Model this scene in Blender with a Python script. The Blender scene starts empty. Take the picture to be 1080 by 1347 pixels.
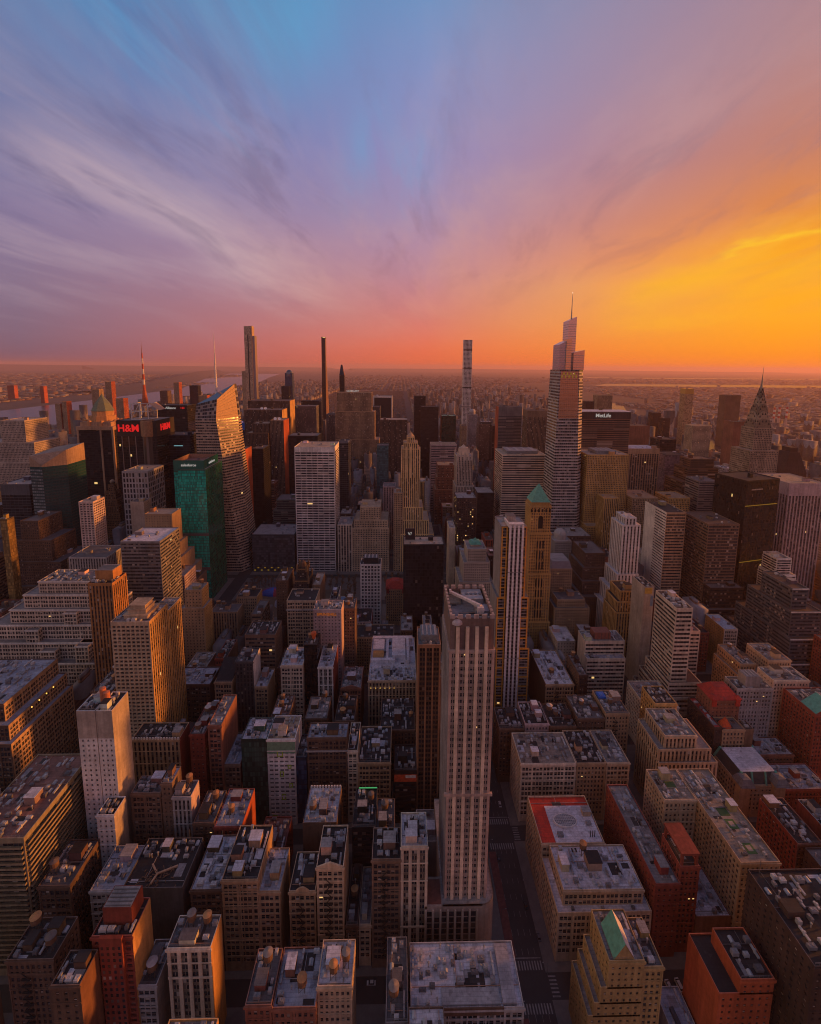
import bpy, math, random
import numpy as np
S = bpy.context.scene
C = S.collection
R = random.Random(11)
RD = math.radians
# ------------------------------------------------------------------ camera
CAMZ = 320.5
cd = bpy.data.cameras.new('camera')
cd.sensor_fit = 'HORIZONTAL'; cd.sensor_width = 36.0
cd.lens = 36.0 * 613.0 / 1080.0
cd.shift_y = -(673.5 - 565.3) / 1080.0
cd.clip_start = 1.0; cd.clip_end = 200000.0
cam = bpy.data.objects.new('camera', cd); C.objects.link(cam)
from mathutils import Matrix, Vector
cam.matrix_world = (Matrix.Translation((0, 0, CAMZ)) @ Matrix.Rotation(-RD(1.33), 4, 'Z') @
                    Matrix.Rotation(RD(90 - 7.683), 4, 'X') @ Matrix.Rotation(RD(0.466), 4, 'Z'))
S.camera = cam
# ------------------------------------------------------------------ sky and sun
SUN_AZ, SUN_EL = 79.0, 8.0          # degrees to the right of the avenue, above the horizon
W = bpy.data.worlds.new("World"); S.world = W; W.use_nodes = True
NT = W.node_tree; NT.nodes.clear()

def lin(c):
    return tuple(((v/255)/12.92 if v/255 <= .04045 else ((v/255+.055)/1.055)**2.4) for v in c)

class NB:
    """small helper for wiring shader nodes"""
    def __init__(s, nt): s.nt = nt
    def n(s, t, **k):
        nd = s.nt.nodes.new(t)
        for a, v in k.items(): setattr(nd, a, v)
        return nd
    def put(s, sock, v):
        if hasattr(v, 'is_output') or isinstance(v, bpy.types.NodeSocket): s.nt.links.new(v, sock)
        else: sock.default_value = v
    def m(s, op, a, b=None, c=None, clamp=False):
        nd = s.n('ShaderNodeMath', operation=op, use_clamp=clamp)
        s.put(nd.inputs[0], a)
        if b is not None: s.put(nd.inputs[1], b)
        if c is not None: s.put(nd.inputs[2], c)
        return nd.outputs[0]
    def mr(s, v, a, b, c=0., d=1., smooth=False):
        nd = s.n('ShaderNodeMapRange', interpolation_type='SMOOTHSTEP' if smooth else 'LINEAR')
        for i, q in enumerate((v, a, b, c, d)): s.put(nd.inputs[i], q)
        return nd.outputs[0]
    def mix(s, f, a, b, mode='MIX'):
        nd = s.n('ShaderNodeMix', data_type='RGBA', blend_type=mode)
        s.put(nd.inputs[0], f)
        for i, q in ((6, a), (7, b)):
            s.put(nd.inputs[i], (*q, 1) if isinstance(q, tuple) and len(q) == 3 else q)
        return nd.outputs[2]
    def ramp(s, f, stops, interp='LINEAR'):
        nd = s.n('ShaderNodeValToRGB'); cr = nd.color_ramp; cr.interpolation = interp
        while len(cr.elements) > 1: cr.elements.remove(cr.elements[-1])
        for i, (p, c) in enumerate(stops):
            e = cr.elements[0] if i == 0 else cr.elements.new(p)
            e.position = p; e.color = (*c, 1)
        s.put(nd.inputs[0], f)
        return nd.outputs[0]
    def noise(s, vec, scale, detail=4, rough=.55, dist=0.):
        nd = s.n('ShaderNodeTexNoise')
        s.put(nd.inputs['Vector'], vec); nd.inputs['Scale'].default_value = scale
        nd.inputs['Detail'].default_value = detail; nd.inputs['Roughness'].default_value = rough
        nd.inputs['Distortion'].default_value = dist
        return nd.outputs[0]
    def vmul(s, v, k):
        nd = s.n('ShaderNodeVectorMath', operation='MULTIPLY'); s.put(nd.inputs[0], v); s.put(nd.inputs[1], k)
        return nd.outputs[0]

b = NB(NT)
tc = b.n('ShaderNodeTexCoord'); sp = b.n('ShaderNodeSeparateXYZ'); NT.links.new(tc.outputs['Generated'], sp.inputs[0])
dx, dy, dz = sp.outputs
el = b.m('DIVIDE', b.m('ARCSINE', dz), RD(90))                      # -1..1
hl = b.m('SQRT', b.m('ADD', b.m('MULTIPLY', dx, dx), b.m('MULTIPLY', dy, dy)))
sa, ca = math.sin(RD(SUN_AZ)), math.cos(RD(SUN_AZ))
sunny = b.m('DIVIDE', b.m('ADD', b.m('MULTIPLY', dx, sa), b.m('MULTIPLY', dy, ca)), b.m('MAXIMUM', hl, .001))
e1 = b.m('MAXIMUM', el, 0.)
D = 1/90
def sky(*st): return b.ramp(e1, [(a*D, lin(c)) for a, c in st])
far_ = sky((0, (214, 164, 138)), (8, (248, 208, 162)), (24, (242, 200, 160)), (44, (140, 124, 140)), (90, (40, 56, 92)))       # away from the sun (behind the viewer)
left = sky((0, (116, 84, 104)), (3, (126, 98, 120)), (8, (134, 112, 138)), (14, (130, 116, 152)), (20, (98, 108, 156)), (26, (66, 108, 164)), (35, (34, 114, 168)), (50, (44, 80, 126)), (90, (30, 52, 92)))
mid = sky((0, (232, 100, 58)), (2.5, (230, 112, 82)), (6, (212, 124, 114)), (11, (188, 134, 148)), (17, (166, 140, 172)), (23, (148, 140, 186)), (30, (130, 144, 192)), (37, (106, 146, 192)), (52, (60, 86, 128)), (90, (36, 56, 94)))
right = sky((0, (255, 128, 0)), (2, (255, 148, 0)), (5, (255, 166, 0)), (9, (255, 170, 6)), (11.5, (246, 150, 22)), (15, (220, 132, 66)), (20, (194, 126, 106)), (27, (176, 132, 136)), (38, (150, 128, 150)), (55, (80, 84, 116)), (90, (44, 56, 88)))
c = b.mix(b.mr(sunny, -.98, -.58), far_, left)
c = b.mix(b.mr(sunny, -.46, .24), c, mid)
c = b.mix(b.mr(sunny, .24, .76), c, right)
# clouds: streaks on a high flat layer, all running away from the viewer
den = b.m('ADD', b.m('MAXIMUM', dz, 0.), .10)
cv = b.n('ShaderNodeCombineXYZ')
NT.links.new(b.m('DIVIDE', b.m('SUBTRACT', dx, b.m('MULTIPLY', dy, .10)), den), cv.inputs[0])
NT.links.new(b.m('DIVIDE', dy, den), cv.inputs[1])
v1 = b.vmul(cv.outputs[0], (1.0, .30, 1.)); v2 = b.vmul(cv.outputs[0], (2.3, .62, 1.)); v3 = b.vmul(cv.outputs[0], (.8, .6, 1.))
n1 = b.noise(v1, 1.5, 9, .62, .45); n2 = b.noise(v2, 1.3, 8, .62, .5); n3 = b.noise(v3, .55, 3, .5, .2)
bright = b.m('MULTIPLY', b.mr(n1, .43, .66, 0, 1, True), b.mr(n3, .34, .60, .30, 1))
bright = b.m('MULTIPLY', bright, b.m('MULTIPLY', b.mr(el, .02, .12, 0., .62), b.mr(el, .24, .40, 1., .35)))
az = b.m('MULTIPLY', b.m('ARCTAN2', dx, dy), 180/math.pi); eld = b.m('MULTIPLY', el, 90.)
wob = b.m('MULTIPLY_ADD', b.noise(v3, 1.6, 4, .6), 8., -4.)
def band(a0, e0, a1, e1, wid, soft):
    """one long cloud bank between two sky directions"""
    la = math.hypot(a1-a0, e1-e0); ux, uy = (a1-a0)/la, (e1-e0)/la
    pa, pe = b.m('SUBTRACT', az, a0), b.m('SUBTRACT', eld, e0)
    t = b.m('DIVIDE', b.m('MULTIPLY_ADD', pa, ux, b.m('MULTIPLY', pe, uy)), la)
    d = b.m('ADD', b.m('MULTIPLY_ADD', pa, -uy, b.m('MULTIPLY', pe, ux)), wob)
    g = b.m('EXPONENT', b.m('MULTIPLY', b.m('MULTIPLY', d, d), -1/(wid*wid)))
    return b.m('MULTIPLY', g, b.m('MULTIPLY', b.mr(t, -soft, .15, 0, 1, True), b.mr(t, 1+soft, .8, 0, 1, True)))
bank = b.m('MULTIPLY', band(-38., 19.5, -5., 8.6, 4.2, .18), b.mr(n1, .36, .62, .25, 1.))
bright = b.m('MAXIMUM', bright, bank)
cloudcol = b.mix(b.mr(sunny, -.2, .6), lin((196, 170, 178)), b.mix(b.mr(el, .10, .24), lin((252, 152, 60)), lin((196, 158, 160))))
c = b.mix(b.m('MULTIPLY', bright, .74), c, cloudcol)
dark = b.m('MULTIPLY', b.mr(n2, .48, .68, 0, 1, True), b.mr(el, .05, .16, 0., 1.))
c = b.mix(b.m('MULTIPLY', b.m('MULTIPLY', dark, b.mr(el, .26, .42, 1., .4)), .40), c, b.mix(b.mr(sunny, -.3, .65), lin((90, 82, 122)), b.mix(b.mr(el, .10, .22), lin((186, 104, 84)), lin((142, 114, 132)))))
gold = b.m('MULTIPLY', band(27., 7.2, 48., 13.0, 2.8, .3), b.mr(n1, .36, .56, .25, 1.))
c = b.mix(b.m('MULTIPLY', gold, .62), c, lin((255, 184, 0)))
c = b.mix(b.m('MULTIPLY', band(34.5, 11.2, 43., 11.7, .34, .25), .5), c, lin((255, 206, 30)))
def hole(a0, e0, wa, we, tilt):
    pa = b.m('SUBTRACT', b.m('SUBTRACT', az, a0), b.m('MULTIPLY', b.m('SUBTRACT', eld, e0), tilt)); pe = b.m('SUBTRACT', eld, e0)
    r2 = b.m('ADD', b.m('MULTIPLY', b.m('MULTIPLY', pa, pa), 1/(wa*wa)), b.m('MULTIPLY', b.m('MULTIPLY', pe, pe), 1/(we*we)))
    return b.m('EXPONENT', b.m('MULTIPLY', r2, -1.))
hs = b.m('ADD', b.m('ADD', hole(-3.6, 23.6, 2.6, 4.6, .30), hole(1.2, 21.4, 2.6, 4., .35)), b.m('ADD', hole(-11.5, 34., 5., 5.5, .05), hole(-26., 33.5, 10., 6.5, -.2)))
c = b.mix(b.m('MULTIPLY', b.m('MINIMUM', b.m('MULTIPLY', hs, .8), 1.), b.mr(b.noise(b.vmul(cv.outputs[0], (3.4, .55, 1.)), 1.2, 6, .6, .7), .42, .64, .05, .62)), c, lin((92, 168, 210)))
holes = b.m('MULTIPLY', b.mr(b.noise(v2, 1.05, 5, .55, .8), .60, .72, 0, 1, True), b.mr(el, .17, .32, 0., 1.))
holes = b.m('MULTIPLY', holes, b.mr(sunny, .5, -.1, 0., 1.))
c = b.mix(b.m('MULTIPLY', holes, .45), c, lin((96, 160, 204)))
# the sun's own glow low on the right, outside the frame
glow = b.m('MULTIPLY', b.mr(sunny, .86, 1., 0, 1, True), b.mr(el, .20, .0, 0, 1, True))
c = b.mix(b.m('MULTIPLY', glow, .8), c, (1.5, .62, .05))
below = b.mr(el, -.06, 0.)
c = b.mix(below, lin((70, 50, 52)), c)
nish = b.n('ShaderNodeTexSky', sky_type='NISHITA', sun_disc=False)
nish.sun_elevation = RD(SUN_EL); nish.sun_rotation = RD(SUN_AZ); nish.altitude = 300
cc = b.n('ShaderNodeMix', data_type='RGBA', blend_type='ADD'); cc.inputs[0].default_value = 1.
NT.links.new(c, cc.inputs[6])
NT.links.new(b.vmul(nish.outputs[0], (.004, .004, .004)), cc.inputs[7])
bg = b.n('ShaderNodeBackground'); bg.inputs[1].default_value = 1.0
NT.links.new(cc.outputs[2], bg.inputs[0])
wo = b.n('ShaderNodeOutputWorld'); NT.links.new(bg.outputs[0], wo.inputs[0])

sl = bpy.data.lights.new('sun', 'SUN'); sl.energy = 4.4; sl.angle = RD(4.0); sl.color = (1.0, .33, .06)
so = bpy.data.objects.new('sun', sl); C.objects.link(so)
sd = Vector((sa*math.cos(RD(SUN_EL)), ca*math.cos(RD(SUN_EL)), math.sin(RD(SUN_EL))))
so.rotation_euler = sd.to_track_quat('Z', 'Y').to_euler(); so.location = (0, 0, 900)
S.view_settings.view_transform = 'Standard'; S.view_settings.look = 'None'
S.view_settings.exposure = 0.0; S.view_settings.gamma = 1.0
S.cycles.max_bounces = 5; S.cycles.diffuse_bounces = 3; S.cycles.glossy_bounces = 3; S.cycles.volume_bounces = 1
S.cycles.use_denoising = True
S.cycles.filter_width = 1.05
S.cycles.sample_clamp_indirect = 6.0

# ------------------------------------------------------------------ colours and materials
COL = dict(tan=(.40,.265,.155), ltan=(.51,.37,.24), cream=(.61,.49,.37), white=(.70,.64,.58), pink=(.47,.345,.33),
  pinkwhite=(.58,.44,.38), brown=(.125,.076,.052), brownl=(.20,.13,.088), dkbrown=(.060,.038,.032), redbrick=(.24,.055,.035), brick=(.23,.10,.065),
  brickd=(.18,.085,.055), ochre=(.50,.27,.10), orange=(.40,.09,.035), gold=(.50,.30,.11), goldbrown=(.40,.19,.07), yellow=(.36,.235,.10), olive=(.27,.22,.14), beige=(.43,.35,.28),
  grey=(.15,.14,.14), greyl=(.36,.335,.32), dkgrey=(.075,.068,.066), black=(.022,.020,.021), slate=(.10,.105,.115), slate2=(.19,.18,.18), navy=(.025,.03,.045),
  greeng=(.05,.10,.08), greend=(.02,.045,.035), greeng2=(.14,.17,.14), teal=(.06,.16,.18), blueg=(.04,.07,.13), copper=(.30,.16,.09), goldreflect=(.34,.22,.08), mauve=(.20,.15,.17),
  # roofs
  tar=(.020,.019,.021), blue=(.50,.53,.62), redroof=(.26,.13,.10), redpaint=(.60,.045,.02), redtile=(.52,.05,.03), pinkroof=(.48,.36,.33), greenroof=(.16,.36,.25))
COL['roofwhite'] = (.66, .64, .69)

def new_mat(name):
    m = bpy.data.materials.new(name); m.use_nodes = True
    return m, NB(m.node_tree), m.node_tree.nodes['Principled BSDF']
def tint_node(b):
    a = b.n('ShaderNodeAttribute', attribute_type='OBJECT', attribute_name='tint'); return a.outputs['Color']

def wall_material():
    m, b, p = new_mat('masonry')
    g = b.n('ShaderNodeNewGeometry'); pos = g.outputs['Position']
    big = b.noise(pos, .045, 4, .6); fine = b.noise(pos, .55, 4, .65)
    streak = b.noise(b.vmul(pos, (.55, .55, .035)), 1.0, 4, .6)
    f = b.m('MULTIPLY', b.mr(big, .3, .7, .72, 1.22), b.mr(fine, .3, .7, .84, 1.14))
    f = b.m('MULTIPLY', f, b.mr(streak, .3, .72, 1.16, .74))
    sc = b.n('ShaderNodeVectorMath', operation='SCALE'); b.put(sc.inputs[0], tint_node(b)); b.put(sc.inputs['Scale'], f)
    b.put(p.inputs['Base Color'], sc.outputs[0]); p.inputs['Roughness'].default_value = .82
    p.inputs['Specular IOR Level'].default_value = .3
    bp = b.n('ShaderNodeBump'); bp.inputs['Strength'].default_value = .35; bp.inputs['Distance'].default_value = .12
    b.put(bp.inputs['Height'], b.noise(pos, 1.6, 3)); b.put(p.inputs['Normal'], bp.outputs[0])
    return m
def roof_material():
    m, b, p = new_mat('roofing')
    g = b.n('ShaderNodeNewGeometry'); pos = g.outputs['Position']
    n1 = b.noise(pos, .10, 6, .68, .6); n2 = b.noise(pos, .7, 5, .6); n3 = b.noise(b.vmul(pos, (1, 1, 0)), .28, 2, .5)
    f = b.m('MULTIPLY', b.mr(n1, .34, .66, .72, 1.16), b.mr(n2, .3, .7, .80, 1.16))
    stain = b.mr(n3, .60, .68, 0, 1, True)
    br = b.n('ShaderNodeTexBrick'); br.inputs['Scale'].default_value = .16; br.inputs['Mortar Size'].default_value = .012
    br.inputs['Color1'].default_value = (1,1,1,1); br.inputs['Color2'].default_value = (.86,.86,.86,1); br.inputs['Mortar'].default_value = (.62,.62,.62,1)
    b.put(br.inputs['Vector'], pos)
    sc = b.n('ShaderNodeVectorMath', operation='SCALE'); b.put(sc.inputs[0], tint_node(b)); b.put(sc.inputs['Scale'], f)
    cc = b.mix(1., sc.outputs[0], br.outputs[0], 'MULTIPLY')
    cc = b.mix(b.m('MULTIPLY', stain, .38), cc, (.06, .056, .057))
    b.put(p.inputs['Base Color'], cc); p.inputs['Roughness'].default_value = .75
    return m
def glass_material(name, dark=(.012,.014,.018), blind=.20, lit=.0008, rough=.10):
    m, b, p = new_mat(name)
    g = b.n('ShaderNodeNewGeometry'); oi = b.n('ShaderNodeObjectInfo')
    r = b.m('FRACT', b.m('ADD', g.outputs['Random Per Island'], b.m('MULTIPLY', oi.outputs['Random'], 7.31)))
    r2 = b.m('FRACT', b.m('MULTIPLY', r, 37.7))
    isbl = b.m('LESS_THAN', r, blind)
    bc = b.ramp(r2, [(0, (.05,.045,.04)), (.5, (.15,.12,.10)), (.85, (.30,.25,.20)), (1, (.42,.38,.33))])
    col = b.mix(isbl, b.mix(r2, dark, tuple(3.0*v for v in dark)), bc)
    b.put(p.inputs['Base Color'], col); b.put(p.inputs['Roughness'], b.m('MULTIPLY_ADD', isbl, .25, rough))
    p.inputs['IOR'].default_value = 1.42
    islit = b.m('GREATER_THAN', r, 1 - lit)
    b.put(p.inputs['Emission Color'], (1., .62, .22, 1)); b.put(p.inputs['Emission Strength'], b.m('MULTIPLY', islit, b.m('MULTIPLY_ADD', r2, .9, .25)))
    return m
def flat_material(name, col=None, rough=.6, metal=0., emit=None, es=0., var=.25):
    m, b, p = new_mat(name)
    g = b.n('ShaderNodeNewGeometry')
    f = b.mr(b.noise(g.outputs['Position'], .5, 4, .6), .3, .7, 1-var, 1+var)
    sc = b.n('ShaderNodeVectorMath', operation='SCALE')
    b.put(sc.inputs[0], tint_node(b) if col is None else col); b.put(sc.inputs['Scale'], f)
    b.put(p.inputs['Base Color'], sc.outputs[0]); p.inputs['Roughness'].default_value = rough; p.inputs['Metallic'].default_value = metal
    if emit: p.inputs['Emission Color'].default_value = (*emit, 1); p.inputs['Emission Strength'].default_value = es
    return m
M = dict(wall=wall_material(), roof=roof_material(), glass=glass_material('window_glass'),
  dkglass=glass_material('dark_glazing', (.010,.010,.012), .012, .0008, .08),
  tglass=None, metal=flat_material('painted_metal', None, .5), paint=flat_material('paint', None, .7),
  wood=flat_material('tank_wood', (.15,.085,.05), .8), tankcap=flat_material('tank_cap', None, .7), copper=flat_material('green_copper', (.10,.34,.24), .6),
  litglass=glass_material('office_glass_lit', (.012,.013,.016), .2, .10, .1))
def tint_glass():
    m, b, p = new_mat('tinted_glazing')
    g = b.n('ShaderNodeNewGeometry'); r = g.outputs['Random Per Island']
    sc = b.n('ShaderNodeVectorMath', operation='SCALE'); b.put(sc.inputs[0], tint_node(b)); b.put(sc.inputs['Scale'], b.mr(r, 0, 1, .42, 1.2))
    b.put(p.inputs['Base Color'], sc.outputs[0]); p.inputs['Roughness'].default_value = .10; p.inputs['IOR'].default_value = 1.6
    return m
M['tglass'] = tint_glass(); M['bronze'] = flat_material('bronze_glass', None, .22, .75, var=.12)
def emit_material(name, col, st):
    m, b, p = new_mat(name)
    p.inputs['Base Color'].default_value = (*[v*.06 for v in col], 1); p.inputs['Emission Color'].default_value = (*col, 1); p.inputs['Emission Strength'].default_value = st
    return m
M['red_sign'] = emit_material('red_sign', (1, .02, .02), .62); M['white_sign'] = emit_material('white_sign', (1, .93, .86), .34)
M['warm_lamp'] = emit_material('warm_lamp', (1, .55, .10), 1.6); M['yellow_band'] = emit_material('yellow_band', (1, .62, .05), .16)
M['orange_sign'] = emit_material('orange_sign', (1, .25, .03), .25); M['green_strip'] = emit_material('green_strip', (.15, .9, .3), .35)
M['screen_red'] = emit_material('screen_red', (1, .06, .12), .7); M['screen_blue'] = emit_material('screen_blue', (.12, .3, 1), .7); M['screen_white'] = emit_material('screen_white', (1, .85, .7), 1.6)
M['cyan_sign'] = emit_material('cyan_sign', (.35, .8, .9), .35)

# ------------------------------------------------------------------ mesh helpers
def mesh_obj(name, quads, mat, parent=None, tint=None, tris=None, mats=None, midx=None):
    """one mesh object from a list of quads (12 floats each) and triangles (9 floats each)"""
    nq = len(quads); nt = len(tris) if tris is not None else 0
    q = np.asarray(quads, dtype=np.float32).reshape(-1, 3) if nq else np.zeros((0, 3), np.float32)
    t = np.asarray(tris, dtype=np.float32).reshape(-1, 3) if nt else np.zeros((0, 3), np.float32)
    v = np.concatenate([q, t]); me = bpy.data.meshes.new(name)
    me.vertices.add(len(v)); me.vertices.foreach_set('co', v.ravel())
    me.loops.add(len(v)); me.loops.foreach_set('vertex_index', np.arange(len(v), dtype=np.int32))
    me.polygons.add(nq+nt)
    ls = np.concatenate([np.arange(nq)*4, nq*4+np.arange(nt)*3]).astype(np.int32)
    me.polygons.foreach_set('loop_start', ls)
    for mm in (mats or [mat]): me.materials.append(mm)
    if midx is not None: me.polygons.foreach_set('material_index', np.asarray(midx, dtype=np.int32))
    me.update(calc_edges=True)
    o = bpy.data.objects.new(name, me); C.objects.link(o)
    if parent is not None: o.parent = parent
    if tint is not None: o['tint'] = [float(x) for x in tint]
    return o
def box(x0, x1, y0, y1, z0, z1, bottom=False):
    q = [(x0,y0,z0, x1,y0,z0, x1,y0,z1, x0,y0,z1), (x1,y0,z0, x1,y1,z0, x1,y1,z1, x1,y0,z1),
         (x1,y1,z0, x0,y1,z0, x0,y1,z1, x1,y1,z1), (x0,y1,z0, x0,y0,z0, x0,y0,z1, x0,y1,z1),
         (x0,y0,z1, x1,y0,z1, x1,y1,z1, x0,y1,z1)]
    if bottom: q.append((x0,y1,z0, x1,y1,z0, x1,y0,z0, x0,y0,z0))
    return q
def lathe(cx, cy, prof, n=12):
    """(radius, z) profile turned about a vertical axis"""
    q = []; ph, kr = (math.pi/4, 1.414) if n == 4 else (0., 1.)
    for (r0, z0), (r1, z1) in zip(prof, prof[1:]):
        r0, r1 = r0*kr, r1*kr
        for i in range(n):
            a, c_ = ph+2*math.pi*i/n, ph+2*math.pi*(i+1)/n
            q.append((cx+r0*math.cos(a), cy+r0*math.sin(a), z0, cx+r0*math.cos(c_), cy+r0*math.sin(c_), z0,
                      cx+r1*math.cos(c_), cy+r1*math.sin(c_), z1, cx+r1*math.cos(a), cy+r1*math.sin(a), z1))
    return q
def beam(p, q, w):
    """square bar between two points"""
    p, q = Vector(p), Vector(q); d = (q-p).normalized()
    s = d.cross(Vector((0, 0, 1)) if abs(d.z) < .9 else Vector((1, 0, 0))).normalized()*w*.5; u = d.cross(s).normalized()*w*.5
    A = [p+s+u, p-s+u, p-s-u, p+s-u]; B = [x+(q-p) for x in A]; r = []
    for i in range(4):
        j = (i+1) % 4; r.append((*A[i], *A[j], *B[j], *B[i]))
    r.append((*B[0], *B[1], *B[2], *B[3])); r.append((*A[3], *A[2], *A[1], *A[0]))
    return r
def poly_tris(pts):
    p0 = pts[0]; return [(*p0, *pts[i], *pts[i+1]) for i in range(1, len(pts)-1)]
def thing(name, label, cat, loc=(0,0,0), rotz=0., group=None):
    o = bpy.data.objects.new(name, None); C.objects.link(o); o.empty_display_size = 1
    o.location = loc; o.rotation_euler = (0, 0, rotz); o['label'] = label; o['category'] = cat
    if group: o['group'] = group
    return o
def text_obj(name, s, size, loc, rot, mat, parent, ext=.15, bold=0.):
    cu = bpy.data.curves.new(name, 'FONT'); cu.body = s; cu.size = size; cu.extrude = ext; cu.offset = bold
    cu.align_x = 'CENTER'; cu.align_y = 'CENTER'; cu.materials.append(mat)
    t = bpy.data.objects.new(name, cu); C.objects.link(t)
    me = bpy.data.meshes.new_from_object(t); bpy.data.objects.remove(t); bpy.data.curves.remove(cu)
    if not me.materials: me.materials.append(mat)
    o = bpy.data.objects.new(name, me); C.objects.link(o); o.parent = parent; o.location = loc; o.rotation_euler = rot
    return o
SOUTH = (RD(90), 0, 0); EAST = (RD(90), 0, RD(90)); WEST = (RD(90), 0, RD(-90))
# ------------------------------------------------------------------ facades
# mode p: single windows; v: tall strips between piers; h: ribbon windows; g: curtain wall; x: blank
STY = dict(
 p=dict(m='p', bay=2.6, fl=3.4, wf=.52, hf=.58), P=dict(m='p', bay=2.5, fl=3.8, wf=.74, hf=.66, grp=3), q=dict(m='p', bay=3.3, fl=3.2, wf=.36, hf=.42),
 lit=dict(m='p', bay=3.4, fl=3.8, wf=.5, hf=.42, mat='litglass'), m=dict(m='p', bay=8.2, fl=3.95, wf=.93, hf=.54, em=1.0),
 G2=dict(m='p', bay=4.1, fl=4.1, wf=.62, hf=.66, em=.8, d=.5), G3=dict(m='p', bay=4.6, fl=7.5, wf=.58, hf=.72, d=.6), bp=dict(m='p', bay=3.6, fl=3.0, wf=.72, hf=.60, d=.9),
 hp=dict(m='p', bay=4.0, fl=3.3, wf=.70, hf=.42, grp=2),
 v=dict(m='v', bay=2.9, fl=3.7, wf=.50), V=dict(m='v', bay=4.6, fl=3.7, wf=.62, d=.5), V2=dict(m='v', bay=4.2, fl=3.6, wf=.46, d=.5), bz=dict(m='v', bay=5.0, fl=3.6, wf=.80, mat='dkglass', d=.5),
 h=dict(m='h', fl=3.8, hf=.50), H=dict(m='h', fl=4.0, hf=.52), b=dict(m='h', fl=3.0, hf=.62, slab=1.3), hv=dict(m='h', fl=3.6, hf=.45), wh=dict(m='h', fl=3.6, hf=.42, half=1),
 g=dict(m='g', bay=1.7, fl=3.9, mu=.14, sp=.26, mat='tglass'), dk=dict(m='g', bay=2.6, fl=3.9, mu=.22, sp=.30, mat='dkglass'), dk2=dict(m='g', bay=1.6, fl=3.9, mu=.10, sp=.12, mat='dkglass'),
 lat=dict(m='g', bay=2.0, fl=3.9, mu=.2, sp=.3, mat='dkglass'), x=dict(m='x'))

def face_map(face, x0, x1, y0, y1):
    if face == 'S': return lambda u, d, z: (x0+u, y0+d, z)
    if face == 'E': return lambda u, d, z: (x1-d, y0+u, z)
    if face == 'W': return lambda u, d, z: (x0+d, y1-u, z)
    return lambda u, d, z: (x1-u, y1-d, z)

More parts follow.
